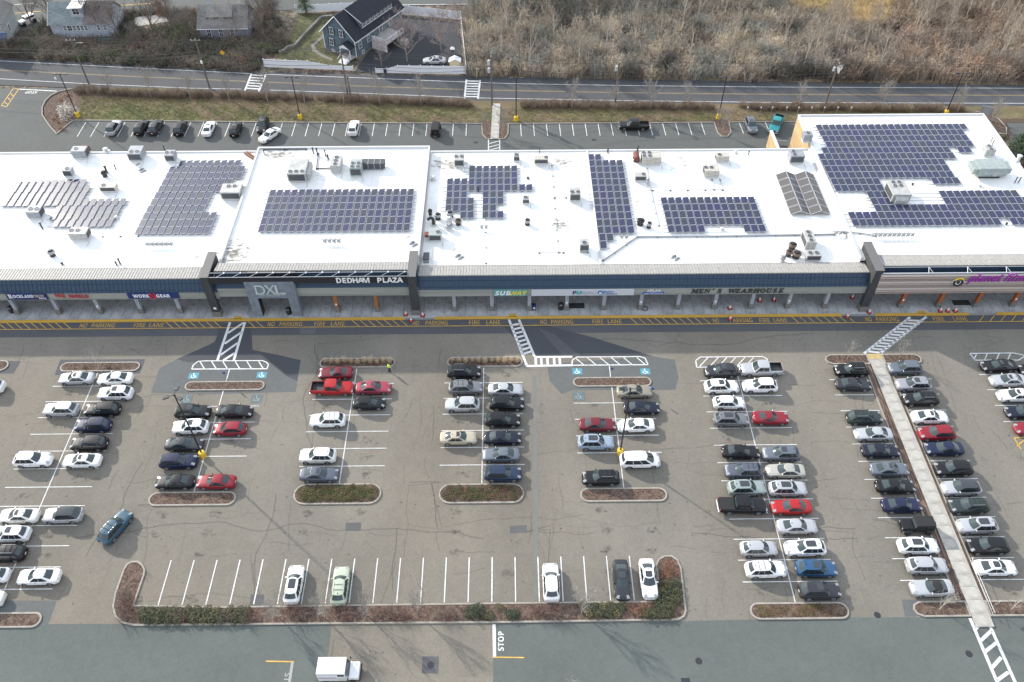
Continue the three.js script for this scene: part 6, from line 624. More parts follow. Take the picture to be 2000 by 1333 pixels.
function treeProto(seed, o, mt, mk) { const g = bareTree(seed, o), t = new THREE.Group(); t.name = 'proto'; obj('trunk', g.trunk, mt, t); obj('crown', g.twigs, mk, t); return t; }
function plant(src, name, label, cat, x, z, turn, s, group, y = 0) { const c = src.clone(); c.name = numbered(name); c.position.set(x, y, z); c.rotation.y = turn; typeof s === 'number' ? c.scale.setScalar(s) : c.scale.set(...s); scene.add(c); return info(c, label, cat, group); }
const MT = { tan: std([0.34, 0.285, 0.225], 0.95), grey: std([0.3, 0.275, 0.245], 0.95), dark: std([0.15, 0.125, 0.105], 0.95), pink: std([0.27, 0.22, 0.2], 0.95), pale: std([0.46, 0.42, 0.36], 0.95), rust: std([0.26, 0.13, 0.075], 0.95) };
const street = [1, 2, 3, 4].map(k => treeProto(100 + k, { H: 6.2, spread: 0.5, up: 0.4, clear: 0.22, limbs: 10, rad: 0.09, tw: 1.5 }, MT.grey, MT.grey)), wood = [1, 2, 3, 4, 5].map(k => treeProto(200 + k, { H: 10, spread: 0.46, up: 0.5, clear: 0.32, limbs: 9, rad: 0.13, tw: 2.4, levels: 3 }, MT.pale, MT.tan)), yard = [1, 2].map(k => treeProto(300 + k, { H: 10, spread: 0.68, up: 0.36, clear: 0.16, limbs: 15, rad: 0.15, tw: 2 }, MT.pink, MT.pink)), sap = [1, 2, 3].map(k => treeProto(400 + k, { H: 4.2, spread: 0.5, up: 0.55, clear: 0.04, limbs: 8, rad: 0.05, tw: 1.1, levels: 3 }, MT.pale, MT.grey)), edge = [1, 2, 3].map(k => treeProto(550 + k, { H: 6, spread: 0.5, up: 0.4, clear: 0.4, limbs: 7, rad: 0.12, tw: 1.8, levels: 3 }, MT.dark, MT.grey)), dark = [1, 2, 3].map(k => treeProto(500 + k, { H: 9, spread: 0.66, up: 0.3, clear: 0.2, limbs: 10, rad: 0.2, tw: 2.2 }, MT.dark, MT.dark));
{ // trees along the road hedge
  const spots = [[220, 187, 'first bare tree of the hedge line, next to the flowering bush'], [295, 190, 'second bare hedge tree from the flowering bush'], [372, 193, 'third bare hedge tree from the flowering bush'], [448, 197, 'fourth bare hedge tree from the flowering bush'], [523, 199, 'bare hedge tree beside the ladder crosswalk near the fenced yard'], [595, 201, 'bare hedge tree just past the rear lamp with stained base'], [672, 203, 'bare hedge tree in front of the twin utility poles'], [742, 205, 'bare hedge tree opposite the yard driveway'], [822, 207, 'bare hedge tree opposite the long white yard fence'], [1117, 212, 'bare hedge tree next past the rear path lamp'], [1197, 213, 'bare hedge tree at the foot of the transformer pole'], [1270, 214, 'bare hedge tree behind the sideways black pickup'], [1342, 214, 'thin bare hedge tree near the kerbed tree bed'], [1560, 213, 'thin bare tree among the white stakes'], [1720, 216, 'thin bare tree behind the gym roof'], [1868, 222, 'bare tree beside the lamp behind the gym']];
  spots.forEach(([x, y, l], i) => { const [X, Z] = G(x, y); plant(street[i % 4], 'street_tree', l, 'tree', X, Z, i * 1.7, 0.85 + 0.3 * ((i * 37) % 10) / 10, 'bare trees along the road hedge'); });
  for (const [x, y, s, l] of [[1410, 262, 1.0, 'bare tree in the kerbed bed behind the shops'], [948, 262, 0.75, 'bare tree in the mulch left of the rear concrete path'], [983, 262, 0.8, 'bare tree in the mulch right of the rear concrete path'], [1933, 246, 0.9, 'bare tree by the grey panel sign at the side road']]) { const [X, Z] = G(x, y); plant(street[(x + y) % 4], 'street_tree', l, 'tree', X, Z, x, s, 'bare trees in the rear beds'); }
  const isl = [[545, 1207, 'bare young tree in the hedge bed above the worn stop lettering'], [632, 1206, 'bare young tree in the hedge bed above the delivery van'], [718, 1204, 'bare young tree in the hedge bed below an empty bay'], [816, 1200, 'bare young tree in the hedge bed near the round manhole patch'], [1136, 1200, 'bare young tree in the hedge bed below the charcoal sedan']]; isl.forEach(([x, y, l], i) => { const [X, Z] = G(x, y); plant(street[(i + 1) % 4], 'young_tree', l, 'tree', X, Z, i * 2.1, 0.82, 'young trees in the long hedge bed'); });
  for (const [x, y, i, s, l] of [[194, 719, 0, 1, 'thin leafless sapling in the mulch island below the bank sign'], [1655, 702, 1, 0.95, 'pale sapling in the island left of the centre walk top'], [1757, 700, 2, 0.95, 'pale sapling in the island right of the centre walk top'], [1835, 1192, 1, 1.05, 'leaning pale sapling in the island beside the lower walk pad'], [1975, 1192, 0, 1.0, 'leaning pale sapling past the small sign near the lower walk']]) { const [X, Z] = G(x, y); plant(sap[i], 'sapling', l, 'tree', X, Z, i * 2 + x, s, 'saplings in the lot islands', 0.1); }
  for (const [x, y, l] of [[1080, 1395, 'bare treetop rising at the driveway edge, shorter of the pair'], [1113, 1390, 'bare treetop rising at the driveway edge, taller of the pair'], [1425, 1405, 'bare treetop at the driveway edge near the drain grate'], [262, 1410, 'bare treetop at the driveway edge by the worn lane']]) { const [X, Z] = G(x, y); plant(street[(x) % 4], 'street_tree', l, 'tree', X, Z, x, 0.9, 'bare trees below the driveway'); }
}
// brush: clumps of stems and twigs, scattered as one mass
function clump(seed, n, h, rad, w, lean = 0.5) { const r = rng(seed), K = ribbonSet(); for (let i = 0; i < n; i++) { const a = r() * 6.28, d = Math.sqrt(r()) * rad, x = Math.cos(a) * d, z = Math.sin(a) * d, L = h * (0.45 + 0.65 * r()), lx = (r() - 0.5) * lean * 2 + Math.cos(a) * lean * 0.6, lz = (r() - 0.5) * lean * 2 + Math.sin(a) * lean * 0.6; const m = [x + lx * L * 0.35, L * 0.55, z + lz * L * 0.35], e = [x + lx * L * 0.9, L, z + lz * L * 0.9], ww = w * (0.6 + 0.8 * r()), s = r() * 6.3; K.seg([x, -0.1, z], m, ww, ww * 0.75, s); K.seg(m, e, ww * 0.75, ww * 0.3, s); for (let k = 0; k < 2; k++) { const t = r(), b = [lerp(m[0], e[0], t), lerp(m[1], e[1], t), lerp(m[2], e[2], t)], q = r() * 6.28; K.seg(b, [b[0] + Math.cos(q) * L * 0.28, b[1] + L * 0.16 * r(), b[2] + Math.sin(q) * L * 0.28], ww * 0.55, 0.001, r() * 6.3); } } return K.geo(); }
const inPoly = (x, z, p) => { let c = false; for (let i = 0, j = p.length - 1; i < p.length; j = i++) if ((p[i][1] > z) !== (p[j][1] > z) && x < (p[j][0] - p[i][0]) * (z - p[i][1]) / (p[j][1] - p[i][1]) + p[i][0]) c = !c; return c; };
function scatter(name, label, cat, geo, mat, poly, n, seed, colour, size, excl = [], parent) { const r = rng(seed), xs = poly.map(p => p[0]), zs = poly.map(p => p[1]), x0 = Math.min(...xs), x1 = Math.max(...xs), z0 = Math.min(...zs), z1 = Math.max(...zs), it = []; let guard = 0; while (it.length < n && guard++ < n * 40) { const x = lerp(x0, x1, r()), z = lerp(z0, z1, r()); if (!inPoly(x, z, poly) || excl.some(e => inPoly(x, z, e))) continue; it.push([x, z]); }
  const m = new THREE.InstancedMesh(geo, mat, it.length), M4 = new THREE.Matrix4(), q = new THREE.Quaternion(), up = new THREE.Vector3(0, 1, 0), c = new THREE.Color(); it.forEach(([x, z], i) => { const s = size(x, z, r); q.setFromAxisAngle(up, r() * 6.28); M4.compose(new THREE.Vector3(x, s[2] || 0, z), q, new THREE.Vector3(s[0], s[1], s[0])); m.setMatrixAt(i, M4); const k = colour(x, z, r); c.setRGB(...k); m.setColorAt(i, c); }); shade(m); m.name = parent ? name : numbered(name); (parent || scene).add(m); info(m, label, parent ? null : cat, null, 'stuff'); return m; }
const brushM = std([1, 1, 1], 1), mixC = (a, b, t) => a.map((v, i) => lerp(v, b[i], t)), jit = (c, r, k = 0.35) => { const f = 1 - k / 2 + k * r(); return c.map(v => v * f); };
const houseZone = P([[508, 142], [515, 108], [545, 112], [548, 60], [575, 18], [660, 8], [740, 5], [905, 25], [918, 148]]);
{
  const right = P([[918, 148], [1000, 149], [1250, 154], [1500, 157], [1750, 160], [2000, 164], [2160, 166], [2200, -25], [1060, -25], [1085, 2], [960, 10], [908, 20]]), Atan = [0.45, 0.385, 0.285], Agrey = [0.3, 0.29, 0.25], Arust = [0.34, 0.225, 0.16], Adark = [0.12, 0.11, 0.09], Aol = [0.22, 0.21, 0.12], Apink = [0.4, 0.32, 0.275];
  const reeds = P([[1480, -30], [1742, -30], [1738, 30], [1728, 55], [1690, 62], [1640, 50], [1560, 30]]);
  const tone = (x, z, r) => { const n = big(x / 7 + 50, z / 7 + 90), m = big(x / 3.1, z / 3.1 + 300), rt = clamp((x - 62) / 25, 0, 1); let c = n > 0.62 ? Agrey : n > 0.5 ? Atan : n > 0.4 ? mixC(Atan, Apink, 0.5) : n > 0.32 ? Agrey : Adark; c = mixC(c, Arust, rt * (0.25 + 0.5 * m)); if (m > 0.72) c = mixC(c, Arust, 0.4); if (m < 0.2) c = mixC(c, Aol, 0.5); if (z < -180) c = mixC(c, Adark, 0.35); return jit(c, r, 1.2); };
  scatter('brush_thicket', 'tan and grey leafless brush filling the ground beyond the road', 'brush', clump(1, 44, 2.1, 1.1, 0.04), brushM, right, 2700, 11, tone, (x, z, r) => { const n = big(x / 6, z / 6 + 40), e = 0.6 + 0.9 * n + 0.3 * r(); return [1.15, e * 1.05]; }, [reeds]);
  scatter('leafless_undergrowth', 'fine brown undergrowth between the bare trees of the wood', 'brush', clump(2, 26, 3.2, 0.8, 0.036, 0.28), brushM, right, 900, 12, tone, (x, z, r) => [1, 0.8 + 0.6 * r()], [reeds]);
  scatter('reed_bed', 'golden dry reed bed in the wood beyond the road', 'reeds', clump(3, 60, 2.7, 0.8, 0.03, 0.1), brushM, reeds, 520, 13, (x, z, r) => jit([0.52, 0.4, 0.21], r, 0.6), (x, z, r) => [1.1, 0.85 + 0.3 * r()]);
  // single trees of the wood
  const r = rng(77); let k = 0; const names = ['pale slender bare tree standing in the tan brush', 'grey bare tree with many fine twigs in the wood', 'tall bare tree in the rust-tinted part of the wood']; while (k < 95) { const x = lerp(-2, 150, r()), z = lerp(-204, -154, r()); if (!inPoly(x, z, right) || inPoly(x, z, reeds)) continue; const dens = x > 62 ? 1 : z < -178 ? 0.8 : z > -162 ? 0.75 : 0.4; if (r() > dens) continue; const i = Math.floor(r() * 5); plant(wood[i], 'bare_tree', x > 62 ? names[2] : z < -178 ? names[1] : names[0], 'tree', x, z, r() * 6, [0.75 + 0.35 * r(), 0.75 + 0.5 * r(), 0.75 + 0.35 * r()], x > 62 ? 'bare trees in the rust-tinted wood' : z < -178 ? 'bare trees at the back of the wood' : 'bare trees in the tan brush'); k++; }
  for (let i = 0; i < 34; i++) { const x = -4 + i * 3.3 + 2 * r(), z = -158.5 - 3.5 * r() + (x > 40 ? 3.4 : 0) - 0.0; plant(edge[i % 3], 'edge_tree', 'dark thin-stemmed tree at the front edge of the wood along the road', 'tree', x, z, r() * 6, [0.9, 0.75 + 0.45 * r(), 0.9], 'thin trees at the road edge of the wood'); }
  for (let i = 0; i < 10; i++) { const x = 3 + i * 2.2 + r(), z = -186 - 6 * r(); plant(dark[i % 3], 'bare_tree', 'dark bare tree standing against the far street', 'tree', x, z, r() * 6, 0.9 + 0.3 * r(), 'dark bare trees by the far street'); }
  const left = P([[-80, 106], [0, 111], [250, 126], [500, 139], [512, 110], [545, 103], [560, 85], [548, 60], [530, 30], [520, -20], [-80, -20]]), h0 = P([[-60, 110], [24, 84], [24, 36], [-60, 30]]), h1 = P([[108, 80], [222, 82], [222, -10], [100, -10], [100, 50]]), h2 = P([[396, 82], [500, 80], [505, 50], [490, 5], [395, 5]]), st = P([[-60, 60], [0, 50], [120, 38], [260, 25], [520, 22], [520, -30], [-60, -30]]), dr = P([[25, 70], [85, 60], [80, 30], [30, 40]]), lawn1 = P([[255, 62], [330, 55], [335, 30], [262, 30]]);
  const toneL = (x, z, r) => { const n = big(x / 6 + 9, z / 6), m = big(x / 2.5, z / 2.5); let c = n > 0.58 ? [0.2, 0.165, 0.13] : n > 0.42 ? [0.15, 0.125, 0.1] : [0.105, 0.095, 0.075]; if (m > 0.66) c = [0.1, 0.12, 0.06]; if (m < 0.24) c = [0.22, 0.13, 0.085]; return jit(c, r, 0.5); };
  scatter('dark_thicket', 'dark leafless thicket between the small houses and the road', 'brush', clump(4, 40, 1.7, 1.0, 0.038), brushM, left, 1150, 14, toneL, (x, z, r) => [1.1, 0.45 + 0.75 * r()], [h0, h1, h2, st, dr, lawn1]);
  const T = [[65, 55, 0, 1.0, 'bare tree between the off-roader and the dormered house'], [108, 52, 1, 1.05, 'bare tree at the corner of the dormered house'], [200, 70, 2, 1.1, 'spreading dark tree against the dormered house wall'], [235, 80, 0, 1.1, 'dark bare tree between the dormered and the tan house'], [300, 70, 1, 1.15, 'dark leaning tree on the lawn behind the thicket'], [345, 62, 2, 1.2, 'large dark tree left of the tan house'], [370, 75, 0, 0.9, 'dark tree touching the tan house corner'], [505, 60, 1, 1.1, 'dark branching tree right of the tan house'], [540, 45, 2, 1.1, 'dark tree at the edge of the fenced lawn'], [20, 108, 1, 0.7, 'dark tree at the white corner house'], [460, 95, 2, 0.8, 'low dark tree behind the yellow sign'], [280, 100, 0, 0.7, 'low dark tree in the thicket between the utility poles'], [520, 85, 0, 0.9, 'dark tree at the end of the stone wall'], [505, 15, 1, 1.2, 'dark tree on the far street behind the tan house']]; for (const [x, y, i, s, l] of T) { const [X, Z] = G(x, y); plant(dark[i], 'bare_tree', l, 'tree', X, Z, x, s, 'dark bare trees round the houses'); }
  const Y = [[795, 120, 0, 1.15, 'wide pinkish bare tree on the yard drive'], [745, 128, 1, 0.62, 'small bare tree beside the yard gate opening'], [862, 100, 1, 1.05, 'wide bare tree over the silver sedan in the yard'], [895, 70, 0, 0.9, 'bare tree by the yard side fence'], [765, 45, 1, 0.75, 'bare tree behind the timber deck']]; for (const [x, y, i, s, l] of Y) { const [X, Z] = G(x, y); plant(yard[i], 'yard_tree', l, 'tree', X, Z, x, s, 'bare trees in the fenced yard'); }
}
// leafy plants
function leaves(seed, n, rx, h, size, shell = 0.55) { const r = rng(seed), K = []; const pos = []; for (let i = 0; i < n; i++) { const a = r() * 6.28, u = r(), e = Math.acos(1 - u), q = lerp(shell, 1, Math.cbrt(r())) * (0.85 + 0.25 * Math.sin(a * 3 + seed) * Math.sin(e * 4)), x = Math.sin(e) * Math.cos(a) * rx * q, z = Math.sin(e) * Math.sin(a) * rx * q, y = Math.cos(e) * h * q; const s = size * (0.6 + 0.8 * r()), t = r() * 6.28, p = (r() - 0.5) * 2.2; const ux = Math.cos(t), uz = Math.sin(t), vx = -uz * Math.cos(p), vy = Math.sin(p), vz = ux * Math.cos(p); const c = [[-1, 0], [0, -0.45], [1, 0], [0, 0.45]].map(([m, n2]) => [x + (ux * m + vx * n2) * s, y + vy * n2 * s + 0.1 * m * s, z + (uz * m + vz * n2) * s]); pos.push(...c[0], ...c[1], ...c[2], ...c[0], ...c[2], ...c[3]); } const g = new THREE.BufferGeometry(); g.setAttribute('position', new THREE.Float32BufferAttribute(pos, 3)); g.computeVertexNormals(); return plain(g); }
const leafM = (r, g, b) => std([r, g, b], 0.75), ML = { green: leafM(0.07, 0.074, 0.034), deep: leafM(0.045, 0.06, 0.03), olive: leafM(0.12, 0.11, 0.05), brown: leafM(0.15, 0.09, 0.06), rust: leafM(0.2, 0.09, 0.05), straw: std([0.5, 0.38, 0.24], 0.9), blossom: std([0.66, 0.62, 0.55], 0.7), fir: leafM(0.03, 0.06, 0.022) };
function shrubProto(seed, m, rx, h, n, size, stems = MT.dark) { const t = new THREE.Group(); obj('foliage', leaves(seed, n, rx, h, size), m, t); const K = prismSet(), r = rng(seed); for (let i = 0; i < 6; i++) { const a = r() * 6.28; K.seg([0, -0.05, 0], [Math.cos(a) * rx * 0.5, h * 0.6, Math.sin(a) * rx * 0.5], 0.025, 0.01, 4); } obj('stem', K.geo(), stems, t); return t; }
const sh = { green: [1, 2].map(k => shrubProto(600 + k, ML.green, 0.85, 0.75, 520, 0.075)), deep: shrubProto(610, ML.deep, 0.8, 0.7, 520, 0.07), olive: shrubProto(620, ML.olive, 0.7, 0.65, 420, 0.07) };
const twiggy = [[630, MT.rust], [631, MT.dark], [632, std([0.22, 0.12, 0.1], 0.95)]].map(([s, m]) => { const t = new THREE.Group(); obj('twigs', clump(s, 70, 0.95, 0.5, 0.014, 0.7), m, t); return t; });
{
  const put = (src, name, label, cat, x, y, s, grp, H = 0.1) => { const [X, Z] = G(x, y, 0.3); plant(src, name, label, cat, X, Z, x * 0.7 + y, s, grp, H); };
  const g1 = 'shrubs in the long hedge bed'; // pixel row along the hedge bed: kind per spot
  const bed = []; const add = (k, x, y, s = 1) => bed.push([k, x, y, s]);
  for (const [x, y] of [[245, 1165], [252, 1178], [238, 1185], [250, 1200], [240, 1208]]) add('twig', x, y, 1.1); for (let i = 0; i < 14; i++) add(i % 5 === 2 ? 'deep' : 'green', 278 + i * 6.2, 1196 + (i % 3) * 7, 1); for (const x of [345, 352, 358, 440, 450, 485, 492]) add('twig', x, 1200 + (x % 3) * 5, 0.95); for (let i = 0; i < 12; i++) add(i % 4 === 1 ? 'olive' : 'green', 368 + i * 5.8, 1194 + (i % 3) * 8, 0.95); for (let i = 0; i < 7; i++) add('green', 448 + i * 5.5, 1194 + (i % 3) * 8, 0.9);
  for (const x of [568, 578, 588, 600, 660, 668, 678, 735, 745, 760, 775, 785, 795, 862, 875, 885]) add('twig', x, 1196 + (x % 4) * 4, 0.95 + (x % 5) * 0.06); add('deep', 922, 1196, 1.35); add('deep', 934, 1192, 1.2); add('green', 955, 1203, 0.9); add('olive', 975, 1186, 0.8); add('deep', 998, 1201, 1.05); add('deep', 1006, 1200, 0.9);
  for (const x of [1045, 1052, 1060, 1075, 1085, 1095]) add('twig', x, 1192 + (x % 4) * 5, 0.95); for (let i = 0; i < 9; i++) add(['green', 'olive', 'deep'][i % 3], 1142 + i * 9, 1186 + (i % 2) * 13, 0.95); for (const [x, y] of [[1235, 1190], [1248, 1195], [1262, 1188], [1300, 1115], [1308, 1105], [1300, 1130], [1290, 1145], [1316, 1118]]) add('rust', x, y, 0.9); for (let i = 0; i < 15; i++) add(i % 3 ? 'green' : 'deep', 1285 + (i % 4) * 12, 1142 + Math.floor(i / 4) * 15, 0.95); for (const x of [1262, 1275, 1292, 1304]) add('green', x, 1200, 0.95);
  bed.forEach(([k, x, y, s], i) => { const src = k === 'twig' ? twiggy[1 + i % 2] : k === 'rust' ? twiggy[0] : k === 'green' ? sh.green[i % 2] : sh[k]; put(src, k === 'twig' || k === 'rust' ? 'bare_shrub' : 'evergreen_shrub', { twig: 'leafless dark twiggy shrub in the long hedge bed', rust: 'rust-red twiggy shrub near the wide end of the hedge bed', green: 'leafy green shrub in the long hedge bed', deep: 'dark green rounded shrub in the long hedge bed', olive: 'olive tinted shrub in the long hedge bed' }[k], 'shrub', x, y, s, { twig: 'leafless shrubs in the long hedge bed', rust: 'rust-red shrubs in the long hedge bed', green: 'green shrubs in the long hedge bed', deep: 'dark green shrubs in the long hedge bed', olive: 'olive shrubs in the long hedge bed' }[k]); });
  // ground cover islands
  const leafInst = leaves(640, 110, 0.5, 0.38, 0.06, 0.3), inner = k => inset(k, 0.45);
  scatter('ground_cover', 'dense dark green ground cover filling the island below the slate sedan', 'ground cover', leafInst, brushM, inner(stadium(-26.75, -15.8, -58.35, -55.35)), 170, 21, (x, z, r) => jit(r() < 0.7 ? [0.085, 0.09, 0.035] : r() < 0.5 ? [0.15, 0.125, 0.055] : [0.13, 0.085, 0.05], r, 0.5), (x, z, r) => [0.9, 0.8 + 0.5 * r(), 0.1]);
  scatter('ground_cover', 'patchy brown and green ground cover in the island below the dark blue SUV', 'ground cover', leafInst, brushM, inner(stadium(-8.65, 2.0, -58.15, -55.3)), 150, 22, (x, z, r) => jit(r() < 0.5 ? [0.08, 0.085, 0.035] : r() < 0.6 ? [0.13, 0.085, 0.06] : [0.15, 0.085, 0.055], r, 0.5), (x, z, r) => [0.85, 0.7 + 0.5 * r(), 0.1]);
  scatter('ground_cover', 'sparse olive and rust ground cover in the island below the charcoal SUV', 'ground cover', leafInst, brushM, inner(stadium(27, 37, -42, -40)), 60, 23, (x, z, r) => jit(r() < 0.5 ? [0.14, 0.12, 0.05] : [0.16, 0.1, 0.055], r, 0.5), (x, z, r) => [0.7, 0.5 + 0.4 * r(), 0.08]);
  // ornamental grass clumps in two islands
  const gg = () => { const t = new THREE.Group(); obj('blades', clump(650, 120, 0.85, 0.16, 0.012, 0.42), ML.straw, t); obj('plumes', clump(651, 14, 1.25, 0.12, 0.014, 0.25), std([0.62, 0.52, 0.4], 0.95), t); return t; }, gp = gg(); for (let i = 0; i < 11; i++) plant(gp, 'grass_clump', 'straw-coloured ornamental grass clump in the island by the hi-vis worker', 'ornamental grass', -25.8 + i * 0.92, -78.6 + 0.1 * (i % 3), i, 0.9 + 0.1 * (i % 4), 'grass clumps in the island by the worker', 0.1); for (let i = 0; i < 11; i++) plant(gp, 'grass_clump', 'straw-coloured ornamental grass clump in the island beside the ladder crosswalk', 'ornamental grass', -7.7 + i * 0.92, -78.55 + 0.1 * (i % 3), i * 2, 0.9 + 0.1 * (i % 3), 'grass clumps in the island by the crosswalk', 0.1);
  for (const [x, y, l] of [[166, 718, 'low brown shrub at the near-left of the sapling island'], [210, 717, 'low brown shrub right of the thin sapling'], [226, 719, 'low brown shrub at the rounded island end']]) put(twiggy[1], 'bare_shrub', l, 'shrub', x, y, 0.6, 'low shrubs in the sapling island');
  const mm = [[110, 225], [113, 238], [118, 250], [105, 232], [125, 252], [108, 212], [118, 195], [130, 186]]; mm.forEach(([x, y], i) => put(twiggy[0], 'bare_shrub', 'low reddish shrub in the mulch bed at the rear entrance', 'shrub', x, y, 0.6, 'reddish shrubs at the rear entrance'));
  // white flowering bush
  const [fx, fz] = G(133, 226), fb = thing('flowering_bush', 'pale blossoming bush beside the rear entrance mulch bed', 'bush', [fx, 0, fz]); obj('blossom', leaves(660, 900, 2.4, 2.9, 0.1, 0.35), ML.blossom, fb); obj('twigs', clump(661, 120, 2.7, 1.1, 0.02, 0.6), MT.grey, fb);
  // evergreens
  const fir = (label, x, y, s, m, sz, n, rx, h) => { const [X, Z] = G(x, y), t = thing('evergreen_tree', label, 'tree', [X, 0, Z]); obj('trunk', cyl(0.2 * s, 0.05, h * 0.9, 0, -0.1, 0, 7), MT.dark, t); const gs = []; const r = rng(x); for (let k = 0; k < 16; k++) { const yy = h * (0.12 + 0.8 * k / 16), rr = rx * (1 - 0.75 * k / 16), a = r() * 6.28, g = leaves(700 + k, n / 16, rr * 0.75, rr * 0.55, sz, 0.4); gs.push(g.translate(Math.cos(a) * rr * 0.35, yy, Math.sin(a) * rr * 0.35)); } obj('crown', gs, m, t); };
  fir('dense dark evergreen tree beside the gym block', 1990, 318, 1.2, ML.fir, 0.16, 5200, 4.2, 7.2); fir('broad green evergreen behind the first at the gym corner', 2035, 300, 1.2, ML.deep, 0.16, 4200, 4, 7.5); fir('small olive bush-like evergreen at the gym corner', 1952, 285, 0.7, ML.olive, 0.1, 1500, 1.7, 2.6); fir('green pine behind the far yard fence', 598, 26, 1, leafM(0.05, 0.09, 0.03), 0.14, 2400, 2.4, 5.5); fir('orange-brown leafy tree on the lawn behind the thicket', 318, 32, 1, ML.rust, 0.13, 1800, 2.4, 4);
  { const [X, Z] = G(2000, 335), t = thing('red_bush', 'dark red bush below the evergreen beside the gym', 'bush', [X, 0, Z]); obj('foliage', leaves(670, 900, 1.8, 1.8, 0.1), leafM(0.12, 0.03, 0.025), t); obj('stem', cyl(0.06, 0.03, 1.4, 0, 0, 0, 6), MT.dark, t); }
}
// hedges along the road
{
  const hc = clump(680, 150, 1.35, 0.75, 0.013, 0.22); const hedge = (label, list, seed) => { const t = thing('hedge', label, 'hedge'), q = list.map(p => G(p[0], p[1])); const poly = [...q.map(([x, z]) => [x, z - 0.75]), ...q.slice().reverse().map(([x, z]) => [x, z + 0.6])]; const L = q.reduce((s, p, i) => i ? s + Math.hypot(p[0] - q[i - 1][0], p[1] - q[i - 1][1]) : 0, 0); scatter('twigs', null, null, hc, brushM, poly, Math.round(L * 2.6), seed, (x, z, r) => jit(r() < 0.6 ? [0.26, 0.2, 0.145] : [0.2, 0.15, 0.115], r, 0.4), (x, z, r) => [1, 0.85 + 0.25 * r()], [], t); };
  hedge('long brown clipped hedge from the flowering bush to the rear path', [[150, 179], [300, 186], [480, 191], [700, 198], [918, 206]], 31); hedge('brown clipped hedge behind the bays with the black pickup', [[1022, 208], [1250, 211], [1395, 212]], 32); hedge('brown clipped hedge behind the white stakes and the gym', [[1440, 212], [1650, 214], [1880, 217]], 33);
  const tuft = (() => { const K = ribbonSet(), r = rng(9); for (let i = 0; i < 9; i++) { const a = r() * 6.28; K.seg([Math.cos(a) * 0.08, 0, Math.sin(a) * 0.08], [Math.cos(a) * 0.2, 0.07 + 0.07 * r(), Math.sin(a) * 0.2], 0.014, 0.002, r() * 6.3); } return K.geo(); })();
  const vp = P([[160, 190], [480, 196], [940, 212], [1500, 214], [1560, 236], [1430, 236], [990, 239], [945, 239], [500, 236], [300, 234], [150, 231]]); scatter('verge_grass', 'short patchy winter grass on the verge behind the shops', 'grass', tuft, brushM, vp, 9000, 41, (x, z, r) => { const n = big(x / 4 + 21, z / 4 + 38); return jit(x < -62 || n > 0.52 ? mixC([0.13, 0.16, 0.045], [0.3, 0.25, 0.13], r() * 0.6) : [0.3, 0.235, 0.14], r, 0.5); }, (x, z, r) => [1.2, 0.7 + 0.6 * r(), 0.03]);
  scatter('roadside_litter', 'tan dead grass and leaf litter along the far road edge', 'leaf litter', tuft, brushM, P([[918, 150], [1250, 156], [1500, 160], [2000, 167], [2000, 162], [1500, 153], [1250, 149], [918, 145]]), 2200, 42, (x, z, r) => jit(r() < 0.15 ? [0.14, 0.15, 0.05] : [0.38, 0.28, 0.16], r, 0.5), (x, z, r) => [1.5, 0.8, -0.02]);
}
// ---------------------------------------------------------------- houses beyond the road
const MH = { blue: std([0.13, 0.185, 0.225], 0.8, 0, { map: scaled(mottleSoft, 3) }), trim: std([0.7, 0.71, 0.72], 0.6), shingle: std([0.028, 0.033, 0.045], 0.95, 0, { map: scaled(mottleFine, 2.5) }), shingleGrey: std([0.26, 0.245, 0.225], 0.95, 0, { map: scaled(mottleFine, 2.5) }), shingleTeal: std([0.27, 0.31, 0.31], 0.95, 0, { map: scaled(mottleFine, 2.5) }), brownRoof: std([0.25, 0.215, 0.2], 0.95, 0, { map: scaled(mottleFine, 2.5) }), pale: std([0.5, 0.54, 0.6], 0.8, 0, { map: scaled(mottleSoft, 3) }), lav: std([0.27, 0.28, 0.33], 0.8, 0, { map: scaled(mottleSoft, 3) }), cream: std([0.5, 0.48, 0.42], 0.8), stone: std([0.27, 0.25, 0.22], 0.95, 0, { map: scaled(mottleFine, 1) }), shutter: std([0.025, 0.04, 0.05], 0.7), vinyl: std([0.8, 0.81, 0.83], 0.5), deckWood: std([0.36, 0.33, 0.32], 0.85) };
function gableG(w, d, h, ridge, x0 = 0) { const s = new THREE.Shape([[0, 0], [w, 0], [w, h], [w / 2, ridge], [0, h]].map(q => new THREE.Vector2(...q))); return new THREE.ExtrudeGeometry(s, { depth: d, bevelEnabled: false }).translate(x0, 0, -d); }   // gable faces front (z = 0) and back
function roofSlab(a, b, d0, d1, th = 0.14) { const s = new THREE.Shape(); const dx = b[0] - a[0], dy = b[1] - a[1], L = Math.hypot(dx, dy), nx = -dy / L * th, ny = dx / L * th, k = ny < 0 ? -1 : 1; s.moveTo(...a); s.lineTo(...b); s.lineTo(b[0] + nx * k, b[1] + ny * k); s.lineTo(a[0] + nx * k, a[1] + ny * k); return new THREE.ExtrudeGeometry(s, { depth: d1 - d0, bevelEnabled: false }).translate(0, 0, d0); }
